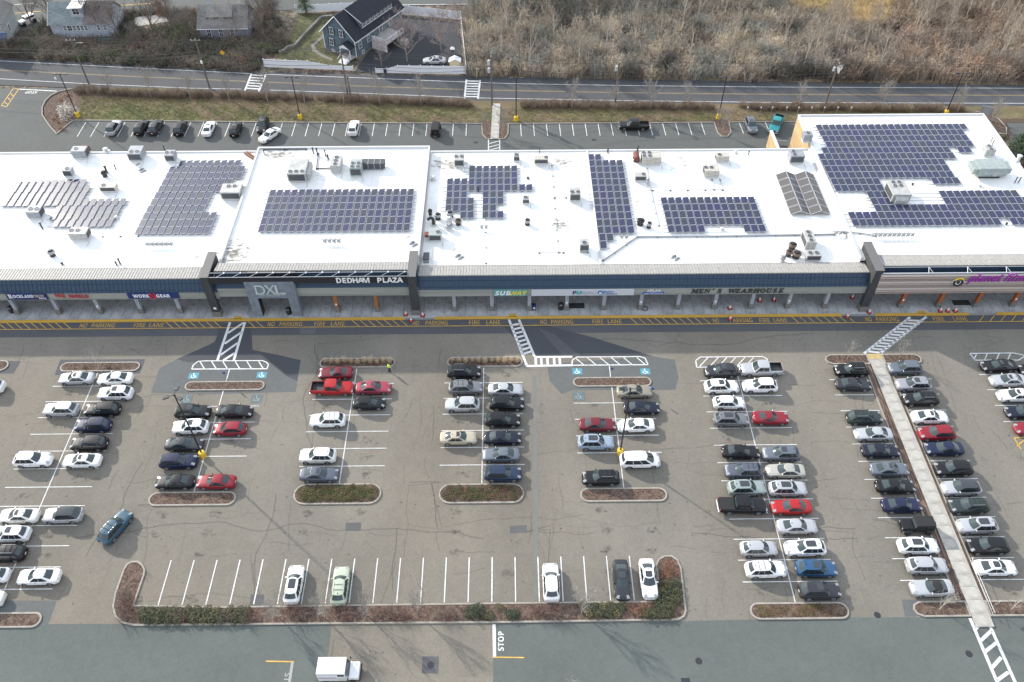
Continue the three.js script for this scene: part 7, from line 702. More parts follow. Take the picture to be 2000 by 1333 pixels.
function win(parent, x, y, z, w, h, face, shutters, m = MH.trim) { // face: 0 front (+z), 1 right (+x)
  const f = new THREE.Group(); f.name = 'window'; f.position.set(x, y, z); f.rotation.y = face ? Math.PI / 2 : 0; parent.add(f); obj('pane', box(w, h, 0.03, 0, 0, 0.02), M.glass, f); obj('frame', [box(w + 0.2, 0.1, 0.08, 0, h / 2 + 0.05, 0.03), box(w + 0.2, 0.1, 0.08, 0, -h / 2 - 0.05, 0.03), box(0.1, h, 0.08, w / 2 + 0.05, 0, 0.03), box(0.1, h, 0.08, -w / 2 - 0.05, 0, 0.03), box(w, 0.05, 0.06, 0, 0, 0.03), box(0.05, h, 0.055, 0, 0, 0.03)], m, f); if (shutters) for (const s of [-1, 1]) obj('shutter', box(0.36, h + 0.1, 0.05, s * (w / 2 + 0.3), 0, 0.03), MH.shutter, f); return f; }
{ // blue gabled house
  const A = G(635.8, 97), B = G(697.4, 116.2), th = Math.atan2(-(B[1] - A[1]), B[0] - A[0]), W = Math.hypot(B[0] - A[0], B[1] - A[1]), D = 17, he = 4.6, rg = 8.6, h = thing('blue_house', 'slate blue gabled house with dark roof, porch and white trim', 'house', [A[0], 0, A[1]], th);
  obj('wall', gableG(W, D, he, rg - 0.15), MH.blue, h); obj('foundation', bx(-0.06, W + 0.06, -0.1, 0.45, -D - 0.05, 0.06), MH.stone, h);
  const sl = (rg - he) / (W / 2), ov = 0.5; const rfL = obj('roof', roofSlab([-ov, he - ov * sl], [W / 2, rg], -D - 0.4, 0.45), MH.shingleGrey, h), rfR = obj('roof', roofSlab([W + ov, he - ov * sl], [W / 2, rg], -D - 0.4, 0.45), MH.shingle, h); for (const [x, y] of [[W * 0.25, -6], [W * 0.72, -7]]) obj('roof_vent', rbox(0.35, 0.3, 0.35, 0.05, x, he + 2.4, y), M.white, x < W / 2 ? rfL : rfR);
  obj('rake_board', [rod([-ov, he - ov * sl - 0.05, 0.46], [W / 2, rg - 0.02, 0.46], 0.1, 0.1, 4), rod([W + ov, he - ov * sl - 0.05, 0.46], [W / 2, rg - 0.02, 0.46], 0.1, 0.1, 4)], MH.trim, h); obj('corner_board', [bx(-0.03, 0.14, 0.4, he, -0.06, 0.04), bx(W - 0.14, W + 0.03, 0.4, he, -0.06, 0.04)], MH.trim, h); obj('eave_board', bx(W + 0.3, W + 0.55, he - 0.75, he - 0.55, -D - 0.4, 0.4), MH.trim, h);
  win(h, W * 0.3, 4.9, 0.02, 0.85, 1.45, 0, true); win(h, W * 0.6, 4.9, 0.02, 0.85, 1.45, 0, true); win(h, W * 0.25, 2.35, 0.02, 0.85, 1.45, 0, true); win(h, W * 0.27, 0.45, 0.06, 0.7, 0.4, 0, false);
  for (const [z, y, w2, h2] of [[-1.6, 2.6, 0.8, 1.4], [-4.5, 2.7, 0.7, 1.3], [-9.0, 2.9, 0.9, 1.6], [-12.5, 2.9, 0.8, 1.4], [-2.2, 0.7, 0.7, 0.6]]) win(h, W + 0.02, y, z, w2, h2, 1, false); const dr = obj('side_door', bx(W + 0.0, W + 0.06, 0.35, 2.4, -6.8, -5.9), MH.trim, h); obj('handle', box(0.05, 0.08, 0.08, W + 0.09, 1.3, -6.05), M.darkMetal, dr);
  // long shed dormer on the right slope
  const d0 = -14.5, d1 = -3.4, xw = W - 0.55, yt = 6.7; obj('dormer_wall', (() => { const s = new THREE.Shape([[xw, he - 0.2], [xw, yt], [W / 2 + 0.3, rg - 0.3], [W / 2 + 0.3, 5.2]].map(q => new THREE.Vector2(...q))); return new THREE.ExtrudeGeometry(s, { depth: d1 - d0, bevelEnabled: false }).translate(0, 0, d0); })(), MH.blue, h); obj('dormer_roof', roofSlab([xw + 0.45, yt - 0.12], [W / 2, rg + 0.1], d0 - 0.3, d1 + 0.3), MH.shingle, h); obj('dormer_trim', [bx(xw + 0.02, xw + 0.08, yt - 0.2, yt - 0.02, d0, d1), bx(xw + 0.02, xw + 0.08, yt - 1.55, yt - 1.4, d0, d1), rod([xw + 0.45, yt - 0.1, d1 + 0.3], [W / 2, rg + 0.1, d1 + 0.3], 0.09, 0.09, 4)], MH.trim, h); for (let k = 0; k < 8; k++) win(h, xw + 0.03, yt - 0.8, d1 - 0.9 - k * 1.35, 0.75, 1.0, 1, false);
  // porch
  const px = W * 0.8; obj('porch_floor', bx(px - 1.3, px + 1.5, 0.5, 0.75, 0.02, 1.7), MH.deckWood, h); obj('porch_post', bx(px - 1.25, px - 1.1, 0.75, 2.9, 1.5, 1.65), MH.trim, h); obj('porch_post', bx(px + 1.25, px + 1.4, 0.75, 2.9, 1.5, 1.65), MH.trim, h); const pr = obj('porch_roof', roofSlab([px - 1.6, 2.85], [px + 0.05, 3.75], 0, 1.9), MH.shingle, h); obj('porch_roof', roofSlab([px + 1.7, 2.85], [px + 0.05, 3.75], 0, 1.9), MH.shingle, h); obj('porch_gable', gableG(2.7, 0.12, 0.15, 0.85).translate(px - 1.3, 2.8, 1.75), MH.trim, h); for (let k = 0; k < 5; k++) obj('step', bx(px - 0.9, px + 1.1, 0.1, 0.62 - k * 0.11, 1.7 + k * 0.3, 2.0 + k * 0.3), MH.trim, h); for (const s of [-0.95, 1.15]) obj('stair_rail', rod([px + s, 1.5, 1.65], [px + s, 0.9, 3.2], 0.05), MH.trim, h); obj('front_door', bx(px - 0.4, px + 0.5, 0.75, 2.75, 0.0, 0.05), MH.shutter, h);
  // timber deck on the right
  const dk = thing('timber_deck', 'raised grey timber deck with white rails beside the blue house', 'deck', [A[0], 0, A[1]], th); obj('floor', bx(W + 0.05, W + 4.2, 1.9, 2.05, -11.5, -5.2), MH.deckWood, dk); obj('skirt', bx(W + 0.2, W + 4.1, 0.2, 1.88, -5.35, -5.25), MH.trim, dk); obj('stairs', bx(W + 4.2, W + 5.6, 0.1, 1.0, -11.2, -9.8), MH.deckWood, dk); for (let k = 0; k <= 5; k++) { obj('rail_post', bx(W + 4.05, W + 4.15, 2.05, 3.0, -11.5 + k * 1.25, -11.4 + k * 1.25), MH.trim, dk); } obj('hand_rail', [bx(W + 4.03, W + 4.17, 3.0, 3.08, -11.5, -5.2), bx(W + 0.1, W + 4.17, 3.002, 3.078, -5.3, -5.2)], MH.trim, dk); for (let k = 0; k < 14; k++) obj('baluster', bx(W + 0.3 + k * 0.27, W + 0.34 + k * 0.27, 2.05, 3.0, -5.28, -5.23), MH.trim, dk);
}
{ // dormered pale house
  const [x, z] = G(167, 74), W = 13.2, D = 7.6, he = 3.4, rg = 6.4, h = thing('dormered_house', 'pale blue-white house with grey-green roof and a boxy white dormer', 'house', [x, 0, z], 0.03); obj('wall', gableG(D, W, he, rg - 0.15).rotateY(Math.PI / 2).translate(W / 2 , 0, -0 + 0).translate(0, 0, 0), MH.pale, h); const wl = h.children[0]; wl.geometry.computeBoundingBox(); { const b = wl.geometry.boundingBox; wl.geometry.translate(-(b.min.x + b.max.x) / 2, 0, -b.max.z); }
  const sl = (rg - he) / (D / 2); const slab = (x0, x1, front, m) => obj('roof', (front ? quad([x0, he - 0.4 * sl, 0.4], [x1, he - 0.4 * sl, 0.4], [x1, rg, -D / 2], [x0, rg, -D / 2]) : quad([x0, he - 0.4 * sl, -D - 0.4], [x1, he - 0.4 * sl, -D - 0.4], [x1, rg, -D / 2], [x0, rg, -D / 2])).translate(0, 0.05, 0), m, h); slab(-W / 2 - 0.35, 0.6, true, MH.shingleTeal); slab(0.6, W / 2 + 0.35, true, MH.brownRoof); slab(-W / 2 - 0.35, W / 2 + 0.35, false, MH.shingleTeal);
  obj('rake_board', [rod([-W / 2 - 0.35, he - 0.4 * sl, 0.4], [-W / 2 - 0.35, rg, -D / 2], 0.1, 0.1, 4)], MH.cream, h); const d = obj('dormer', bx(-1.8, 0.9, he + 0.8, rg - 0.2, -2.6, -1.0), MH.pale, h); obj('dormer_roof', bx(-2.0, 1.1, rg - 0.2, rg - 0.02, -4.6, -0.7), MH.trim, d); win(h, -0.45, he + 2.1, -0.98, 1.3, 1.2, 0, false); for (const q of [-3.6, -2.6, -1.6, -0.7, 0.1, 0.9, 3.6, 5]) win(h, q, 2.3, 0.02, q === -2.6 ? 0.9 : 0.5, 1.1, 0, false); for (const q of [-2.2, 0, 3]) win(h, q, 0.5, 0.02, 0.5, 0.3, 0, false); obj('foundation', bx(-W / 2 - 0.05, W / 2 + 0.05, -0.1, 0.25, -D, 0.05), MH.stone, h);
  const [fx, fz] = G(196, 84), f = thing('low_fence', 'low teal-grey board fence below the dormered house', 'fence', [fx, 0, fz]); for (let k = 0; k < 12; k++) obj('board', bx(-2.6 + k * 0.44, -2.2 + k * 0.44, 0, 1.1, -0.03, 0.03), std([0.15, 0.21, 0.21], 0.9), f);
}
{ // tan-roofed house
  const [x, z] = G(441, 78.5), W = 10.2, D = 7.8, he = 3.2, rg = 6.1, h = thing('tan_roofed_house', 'lavender-grey house with brown-grey roof, small roof dormer and two chimneys', 'house', [x, 0, z], 0.02), sl = (rg - he) / (D / 2); const w = gableG(D, W, he, rg - 0.15).rotateY(Math.PI / 2); w.computeBoundingBox(); w.translate(-(w.boundingBox.min.x + w.boundingBox.max.x) / 2, 0, -w.boundingBox.max.z); obj('wall', w, MH.lav, h);
  for (const fr of [true, false]) { const z0 = fr ? 0.4 : -D - 0.4; obj('roof', quad([-W / 2 - 0.4, he - 0.4 * sl + 0.05, z0], [W / 2 + 0.4, he - 0.4 * sl + 0.05, z0], [W / 2 + 0.4, rg + 0.05, -D / 2], [-W / 2 - 0.4, rg + 0.05, -D / 2]), MH.shingleGrey, h); } const dm = obj('dormer_wall', profile([[-1.5, he + 0.4], [-1.1, he + 1.5], [-3.8, rg + 0.08], [-3.8, he]], -3.4, 2.2), MH.shingleGrey, h); for (const q of [-2.4, -0.2]) win(h, q, he + 1.05, -1.2, 0.6, 0.45, 0, false, MH.cream); obj('eave_board', bx(-W / 2 - 0.4, W / 2 + 0.4, he - 0.55, he - 0.35, 0.38, 0.46), MH.trim, h); for (const q of [-3.2, -0.6, 1.8]) win(h, q, 1.75, 0.02, 0.75, 1.5, 0, false); for (const q of [-3, -6]) win(h, W / 2 + 0.02, 2.2, q, 0.8, 1.3, 1, false); obj('chimney', bx(-3.6, -2.9, 5, 7.4, -5.2, -4.5), MH.pale, h); obj('chimney', bx(3.2, 3.8, 5, 7.2, -5.0, -4.5), MH.cream, h); obj('roof_vent', rbox(0.35, 0.3, 0.35, 0.08, 1.4, rg - 0.75, -3.0), M.white, h);
}
{ const [x, z] = G(22, 88), h = thing('corner_house', 'white-sided house with grey roof and a blue-trimmed porch', 'house', [x - 0.3, 0, z], 0.12); const w = gableG(9, 8.5, 5, 8); obj('wall', w.translate(-9, 0, 0), std([0.5, 0.53, 0.52], 0.8, 0, { map: scaled(mottleSoft, 3) }), h); obj('roof', roofSlab([-9.4, 4.7], [-4.5, 8.1], -8.9, 0.4), MH.shingleGrey, h); obj('roof', roofSlab([0.4, 4.7], [-4.5, 8.1], -8.9, 0.4), MH.shingleGrey, h); win(h, 0.02, 2.5, -3, 0.8, 1.4, 1, false); win(h, -1.8, 2.4, 0.02, 0.8, 1.3, 0, false); const p = obj('porch', bx(-3.0, 0.3, 0, 0.5, 0.02, 2.4), MH.deckWood, h); obj('porch_roof', roofSlab([-3.2, 2.6], [0.5, 2.7], 0, 2.6), std([0.05, 0.12, 0.3], 0.6), h); obj('porch_post', [bx(0.1, 0.25, 0.5, 2.6, 2.2, 2.35), bx(-2.9, -2.75, 0.5, 2.6, 2.2, 2.35)], MH.trim, h); }
// white vinyl fences
function fence(label, a, b, hts, name = 'vinyl_fence') { const p = G(...a), q = G(...b), L = Math.hypot(q[0] - p[0], q[1] - p[1]), n = Math.max(1, Math.round(L / 2.4)), t = thing(name, label, 'fence', [p[0], 0, p[1]], Math.atan2(-(q[1] - p[1]), q[0] - p[0])), w = L / n; for (let i = 0; i < n; i++) { const h0 = hts(i, n), h1 = hts(i + 1, n); const s = new THREE.Shape([[i * w + 0.07, 0.08], [(i + 1) * w - 0.07, 0.08], [(i + 1) * w - 0.07, h1 - 0.08], [i * w + 0.07, h0 - 0.08]].map(v => new THREE.Vector2(...v))); const pn = obj('panel', new THREE.ExtrudeGeometry(s, { depth: 0.04, bevelEnabled: false }).translate(0, 0, -0.02), MH.vinyl, t); obj('rail', [rod([i * w + 0.07, h0 - 0.06, 0], [(i + 1) * w - 0.07, h1 - 0.06, 0], 0.045, 0.045, 4), bx(i * w + 0.07, (i + 1) * w - 0.07, 0.08, 0.2, -0.035, 0.035)], MH.vinyl, pn); } for (let i = 0; i <= n; i++) { const po = obj('post', box(0.13, hts(i, n) + 0.06, 0.13, i * w, (hts(i, n) + 0.06) / 2, 0), MH.vinyl, t); obj('post_cap', box(0.17, 0.05, 0.17, i * w, hts(i, n) + 0.08, 0), MH.vinyl, po); } }
fence('white fence along the road left of the yard gate, stepping down', [517, 131], [690, 138], (i, n) => i > n - 2.5 ? 1.0 : i > n - 4 ? 1.35 : 1.8); fence('white fence along the road right of the yard gate', [734, 143], [911, 145], (i, n) => i < 1.5 ? 1.1 : 1.8); fence('white fence on the side of the yard facing the wood', [911, 145], [900, 39], () => 1.8); fence('white fence across the back of the yard', [740, 22], [900, 39], () => 2.0); fence('white fence behind the pine beyond the blue house', [578, 25], [690, 20], () => 1.8);
{ // yard ground
  const yd = structure('yard_ground'); obj('drive', sheetG(P([[692, 140], [733, 144], [738, 137], [905, 138], [896, 45], [770, 28], [735, 60], [722, 97]]), 0.012), asph(0.045, 0.048, 0.055, 8), yd); const lt = texture(256, 256, (u, v) => { const n = N16(u * 16, v * 16), m = N64(u * 64, v * 64); return [80 + 30 * (n - 0.5) + 40 * (m - 0.5), 80 + 26 * (n - 0.5) + 40 * (m - 0.5), 52 + 30 * (m - 0.5)]; }); const lm = std([1, 1, 1], 1, 0, { map: scaled(lt, 9), bumpMap: scaled(lt, 9), bumpScale: 0.05 }); obj('lawn', sheetG(P([[540, 128], [690, 136], [694, 118], [636, 98], [640, 50], [660, 28], [590, 26], [548, 98]]), 0.008), lm, yd); obj('lawn', sheetG(P([[258, 62], [335, 58], [372, 72], [330, 82], [262, 80]]), 0.006), lm, yd); obj('yard_path', sheetG(P([[636, 62], [618, 80], [607, 88], [610, 100], [630, 112], [648, 119], [650, 115], [632, 107], [617, 97], [614, 90], [624, 80], [640, 66]]), 0.03), MH.stone, yd); obj('parking_pad', sheetG(P([[262, 34], [322, 27], [330, 42], [265, 52]]), 0.004), M.concretePale, yd); obj('dirt_drive', sheetG(P([[30, 66], [82, 56], [84, 34], [36, 42]]), 0.0), MA.back, yd);
  const w = thing('stone_wall', 'low stone retaining wall along the fenced lawn', 'wall'); const q = P([[545, 105], [556, 101], [562, 94], [576, 92], [590, 75], [628, 36], [650, 34]]); const r = rng(3); for (let i = 1; i < q.length; i++) { const [a, b] = q[i - 1], [c, d] = q[i], L = Math.hypot(c - a, d - b), n = Math.max(1, Math.round(L / 0.9)); for (let k = 0; k < n; k++) obj('stone', rbox(L / n - 0.03, 0.55 + 0.12 * r(), 0.5 + 0.06 * r(), 0.05).rotateY(-Math.atan2(d - b, c - a)).translate(lerp(a, c, (k + 0.5) / n), 0.3, lerp(b, d, (k + 0.5) / n)), MH.stone, w); }
  const s = thing('storage_shed', 'small cream garden shed behind the roadside yard fence', 'shed', [...(p => [p[0], 0, p[1]])(G(889, 134))]); obj('wall', gableG(2.2, 1.5, 1.7, 2.2).translate(-1.1, 0, 0.3), std([0.5, 0.44, 0.28], 0.8), s); obj('roof', [roofSlab([-1.25, 1.62], [0, 2.24], -1.3, 0.4, 0.08), roofSlab([1.25, 1.62], [0, 2.24], -1.3, 0.4, 0.08)], MH.trim, s);
  const [gx, gz] = G(884, 104), gr = thing('kettle_grill', 'round lidded grill near the yard side fence', 'grill', [gx, 0, gz]); obj('lid', new THREE.SphereGeometry(0.5, 14, 7, 0, 6.3, 0, 1.57).translate(0, 0.95, 0), M.white, gr); obj('bowl', new THREE.SphereGeometry(0.5, 14, 7, 0, 6.3, 1.57, 1.57).translate(0, 0.93, 0), M.black, gr); for (const a of [0, 2.1, 4.2]) obj('leg', rod([Math.cos(a) * 0.45, 0, Math.sin(a) * 0.45], [Math.cos(a) * 0.2, 0.6, Math.sin(a) * 0.2], 0.03), M.black, gr);
  const [tx, tz] = G(739.5, 140), ty = single('spare_tyre', new THREE.TorusGeometry(0.34, 0.15, 8, 18), M.rubber, 'black tyre leaning on the low end of the yard fence', 'tyre'); ty.position.set(tx, 0.48, tz + 0.25); ty.rotation.x = -0.15; const [bx2, bz2] = G(753, 143), bn = thing('wheeled_bin', 'dark wheeled bin standing on the road side of the yard fence', 'bin', [bx2, 0, bz2 + 0.2]); obj('body', new THREE.CylinderGeometry(0.42, 0.33, 0.95, 4).rotateY(0.785).translate(0, 0.52, 0), M.darkMetal, bn); obj('lid', box(0.66, 0.07, 0.66, 0, 1.03, 0), std([0.03, 0.07, 0.09], 0.6), bn); for (const s2 of [-0.25, 0.25]) obj('wheel', new THREE.CylinderGeometry(0.1, 0.1, 0.06, 10).rotateZ(1.57).translate(s2, 0.1, -0.3), M.rubber, bn);
}
// ---------------------------------------------------------------- poles, wires, lamps
const poleWood = std([0.2, 0.175, 0.15], 0.95, 0, { map: scaled(mottleFine, 1.5) });
const polesAt = [[173, 164, 9.8, 'wooden utility pole with a street lamp arm near the rear entrance'], [409, 172, 10.6, 'wooden utility pole in front of the tan-roofed house'], [679, 186, 9.9, 'wooden utility pole in front of the blue house porch'], [961, 205, 10.9, 'utility pole with twin transformers at the rear path end'], [1202, 200, 9.2, 'dark utility pole with one grey transformer'], [1613, 203, 9.3, 'utility pole with insulators and cable loops by the white stakes']].map(([x, y, h, l], i) => { const [X, Z] = G(x, y), t = thing('utility_pole', l, 'utility pole', [X, 0, Z], 0, 'utility poles along the road'); obj('pole', cyl(0.19, 0.13, h + 0.1, 0, -0.1, 0, 10), poleWood, t); obj('cross_arm', i === 0 || i === 1 ? box(2.0, 0.12, 0.12, 0, h - 0.35, 0.14) : box(0.12, 0.12, 1.4, 0, h - 0.35, 0.1), poleWood, t); for (const s of [-0.8, 0, 0.8]) obj('insulator', cyl(0.05, 0.04, 0.22, i < 2 ? s : 0, h - 0.29, i < 2 ? 0.14 : s * 0.7 + 0.1, 6), M.white, t); if (i === 0) { obj('lamp_arm', tube([[0.1, h - 1.6, 0], [0.9, h - 0.9, 0.1], [1.7, h - 0.75, 0.2]], 0.04, 8), M.greyMetal, t); obj('lamp_head', rbox(0.6, 0.14, 0.26, 0.05, 1.95, h - 0.78, 0.22), M.greyMetal, t); } if (i === 3 || i === 4) for (const [s, o] of i === 3 ? [[-1, 0], [-1, 1.6]] : [[-1, 0]]) { const tr = obj('transformer', cyl(0.27, 0.27, 0.95, s * 0.45, h - 2.3 - o, 0.05, 12), std([0.45, 0.47, 0.48], 0.5, 0.2), t); obj('bushing', cyl(0.06, 0.03, 0.25, s * 0.45, h - 1.35 - o, 0.05, 6), M.white, tr); } if (i === 5) { for (let k = 0; k < 4; k++) obj('cable_loop', new THREE.TorusGeometry(0.5, 0.04, 5, 14).rotateY(k * 0.5).translate(0.5, h - 1.4 - k * 0.25, 0.2), M.white, t); obj('transformer', cyl(0.24, 0.24, 0.8, -0.45, h - 2.2, 0, 10), std([0.45, 0.47, 0.48], 0.5, 0.2), t); } if (i === 1) obj('meter_box', rbox(0.35, 0.55, 0.25, 0.03, 0, 5.8, 0.25), M.white, t); return [X, Z, h]; });
{ const [x, z] = G(684.5, 187), t = thing('stub_pole', 'short wooden stub pole beside the taller utility pole', 'utility pole', [x, 0, z]); obj('pole', cyl(0.16, 0.14, 4.4, 0, -0.1, 0, 9), poleWood, t); obj('brace', rod([0, 3.9, 0], [polesAt[2][0] - x, 4.1, polesAt[2][1] - z], 0.04), M.greyMetal, t); }
{ const ends = [[-200, -168, 9.8], ...polesAt, [200, -141, 9.3]]; const w = std([0.06, 0.06, 0.06], 0.7); const nm = ['upper wire', 'middle wire', 'lower cable', 'lowest cable']; for (let i = 1; i < ends.length; i++) { const a = ends[i - 1], b = ends[i], t = thing('overhead_wires', ['overhead wires running off past the street lamp pole', 'overhead wires between the street lamp pole and the next pole', 'overhead wires in front of the tan-roofed house', 'overhead wires across the fenced yard', 'overhead wires between the twin and single transformer poles', 'overhead wires over the road beside the wood', 'overhead wires running off behind the gym'][i - 1], 'wires', [0, 0, 0], 0, 'overhead wires along the road'); [[-0.1, 0.14, 0.025], [-0.4, 0.5, 0.025], [-2.6, 0.1, 0.035], [-3.3, 0.1, 0.04]].forEach(([dy, dz, r], k) => { const mid = [(a[0] + b[0]) / 2, (a[2] + b[2]) / 2 + dy - 0.6 - 0.15 * k, (a[1] + b[1]) / 2 + dz]; obj('wire', tube([[a[0], a[2] + dy, a[1] + dz], mid, [b[0], b[2] + dy, b[1] + dz]], r, 14, 4), w, t); }); } }
function lamp(label, px, py, h, heads, base = true, stain) { const [x, z] = G(px, py), t = thing('lamp_post', label, 'lamp post', [x, 0, z], 0, 'lot lamp posts'); if (base) obj('base', [cyl(0.42, 0.4, 0.95, 0, -0.05, 0, 18), cyl(0.4, 0.3, 0.08, 0, 0.9, 0, 18)], std([0.68, 0.44, 0.03], 0.6), t); obj('pole', cyl(0.11, 0.08, h - 0.9, 0, 0.9, 0, 8), M.darkMetal, t); obj('hub', cyl(0.12, 0.12, 0.3, 0, h - 0.15, 0, 8), M.darkMetal, t); for (let k = 0; k < heads; k++) { const a = heads === 2 ? k * Math.PI : 0.6 + k * 2 * Math.PI / heads; obj('arm', rod([0, h, 0], [Math.cos(a) * 0.75, h + 0.05, Math.sin(a) * 0.75], 0.04), M.darkMetal, t); obj('lamp_head', rbox(0.7, 0.16, 0.45, 0.04).rotateY(-a).translate(Math.cos(a) * 1.0, h + 0.05, Math.sin(a) * 1.0), M.darkMetal, t); } return t; }
lamp('tall three headed lamp post with yellow base by the navy SUV', 396.5, 892, 12.6, 3); lamp('tall two headed lamp post with yellow base behind the minivan', 1211, 887, 13.2, 2); lamp('rear lamp post with yellow base by the flowering bush', 152, 228, 9.0, 2); lamp('rear lamp post with rusty stained yellow base', 586.5, 232, 8.8, 2); lamp('rear lamp post with yellow base beside the rear path', 1008, 236, 9.0, 2); lamp('rear lamp post with yellow base by the kerbed tree bed', 1403, 232, 8.7, 2); lamp('rear lamp post with yellow base behind the gym', 1847, 224, 8.8, 2);
// ---------------------------------------------------------------- small things
function post(label, px, py, h, fn, name = 'sign_post', cat = 'sign') { const [x, z] = G(px, py), t = thing(name, label, cat, [x, 0, z]); obj('post', cyl(0.035, 0.03, h, 0, 0, 0, 6), M.greyMetal, t); fn(t, h); return t; }
const blueSign = std([0.03, 0.09, 0.3], 0.5); for (const [x, y, l] of [[443.5, 745, 'small blue accessible parking sign by the portal hatching'], [1193.5, 737, 'small blue accessible parking sign by the ladder crosswalk hatching'], [1272, 776, 'small blue accessible parking sign beside the taupe sedan']]) post(l, x, y, 2.1, (t, h) => obj('plate', box(0.32, 0.5, 0.03, 0, h - 0.25, 0.05), blueSign, t));
post('yellow diamond warning sign in the thicket by the tan-roofed house', 440, 126, 2.9, (t, h) => obj('plate', box(0.78, 0.78, 0.03, 0, 0, 0).rotateZ(Math.PI / 4).translate(0, h - 0.2, 0.05), std([0.7, 0.4, 0.02], 0.5), t)); post('small sign beside the lower pad of the centre walk', 1936, 1191, 2.0, (t, h) => obj('plate', box(0.5, 0.5, 0.03, 0.1, h - 0.2, 0.05, 0.6), std([0.4, 0.45, 0.42], 0.6), t)); post('thin road sign near the rear entrance lamp', 116, 172, 2.4, (t, h) => obj('plate', box(0.4, 0.55, 0.03, 0, h - 0.2, 0.05), M.white, t));
for (const x of [1457, 1483, 1505, 1533, 1556, 1581, 1606, 1632, 1658]) post('thin stake with a small white plate in front of the hedge', x, 227, 2.1, (t, h) => obj('plate', box(0.26, 0.36, 0.03, 0, h - 0.15, 0.04), M.white, t), 'staked_sign').userData.group = 'white plated stakes along the hedge';
{ const [x, z] = G(1921, 232), t = thing('panel_sign', 'grey panel on two tall posts in the bed by the side road', 'sign', [x, 0, z], -0.5); for (const s of [-0.9, 0.9]) obj('post', bx(s - 0.06, s + 0.06, 0, 2.6, -0.06, 0.06), M.greyMetal, t); obj('panel', bx(-1.1, 1.1, 0.9, 2.6, -0.1, -0.04), std([0.34, 0.36, 0.38], 0.6), t); }
const coneG = new THREE.LatheGeometry([[0.2, 0.03], [0.17, 0.08], [0.035, 0.72], [0.0, 0.73]].map(q => new THREE.Vector2(...q)), 14), bandG = new THREE.LatheGeometry([[0.128, 0.3], [0.094, 0.46]].map(q => new THREE.Vector2(...q)), 14), band2 = new THREE.LatheGeometry([[0.082, 0.53], [0.06, 0.62]].map(q => new THREE.Vector2(...q)), 14), coneM = std([0.62, 0.06, 0.035], 0.6);
for (const [x, y, l] of [[793, 617, 'cone on the walk beside the dark wing wall stone base'], [826, 619, 'cone at the fresh kerb past the dark wing wall'], [803, 628, 'cone knocked onto the painted NO of the fire lane'], [1425, 605, 'cone on the walk by the serif lettered shop'], [1426, 625, 'cone on the fire lane in front of the serif lettered shop'], [1511, 589, 'cone under the canopy of the serif lettered shop'], [1483, 590, 'cone in the canopy shade beside a grey column'], [1655, 620, 'cone in the fire lane before the gym wing wall'], [1697, 613, 'cone at the fresh kerb beside the gym wing wall'], [1836, 610, 'first cone of three on the gym walk'], [1850, 610, 'second cone of three on the gym walk'], [1865, 610, 'third cone of three on the gym walk'], [1664, 584, 'cone under the canopy left of the gym wing wall']]) { const [X, Z] = G(x, y), t = thing('traffic_cone', 'red and white traffic ' + l, 'traffic cone', [X, Z < -87.2 ? 0.16 : 0.02, Z], x, 'traffic cones along the storefront'); t.scale.setScalar(1.25); obj('base', rbox(0.5, 0.04, 0.5, 0.01, 0, 0.02, 0), M.rubber, t); obj('cone', coneG, coneM, t); obj('white_band', bandG.clone().scale(1.03, 1, 1.03), M.white, t); obj('white_band', band2.clone().scale(1.05, 1, 1.05), M.white, t); }
for (const [x, y, l] of [[25, 611, 'black litter bin by the column under the navy sign'], [565, 614, 'black litter bin inside the grey portal'], [1095, 605, 'black litter bin next to a column by the doormat']]) { const [X, Z] = G(x, y), t = thing('litter_bin', l, 'bin', [X, 0.15, Z], 0, 'litter bins on the storefront walk'); obj('drum', cyl(0.38, 0.4, 0.95, 0, 0, 0, 16), M.black, t); obj('dome_lid', new THREE.SphereGeometry(0.41, 14, 6, 0, 6.3, 0, 1.57).scale(1, 0.7, 1).translate(0, 0.95, 0), M.black, t); obj('opening', box(0.4, 0.16, 0.05, 0, 1.05, 0.36), M.greyMetal, t); }
{ const [X, Z] = G(1043, 607), t = thing('mailbox', 'blue street mailbox beside a column left of the white panel', 'mailbox', [X, 0.15, Z]); obj('body', rbox(0.55, 0.75, 0.55, 0.04, 0, 0.68, 0), std([0.012, 0.03, 0.12], 0.5), t); obj('rounded_top', new THREE.CylinderGeometry(0.275, 0.275, 0.54, 14, 1, false, 0, Math.PI).rotateZ(Math.PI / 2).rotateX(-Math.PI / 2).translate(0, 1.05, 0), std([0.012, 0.03, 0.12], 0.5), t); obj('label', box(0.3, 0.25, 0.02, 0, 0.65, 0.285), M.white, t); for (const a of [-1, 1]) for (const b of [-1, 1]) obj('leg', box(0.06, 0.32, 0.06, a * 0.22, 0.16, b * 0.22), M.darkMetal, t); }
{ const [X, Z] = G(1259, 605), t = thing('hose_coil', 'dark coil lying beside a column on the walk', 'coil', [X, 0.17, Z]); obj('loop', new THREE.TorusGeometry(0.5, 0.03, 5, 22).rotateX(Math.PI / 2).translate(0, 0.03, 0), M.darkMetal, t); obj('inner_loop', new THREE.TorusGeometry(0.36, 0.03, 5, 20).rotateX(Math.PI / 2).translate(0.05, 0.07, 0), M.darkMetal, t); }
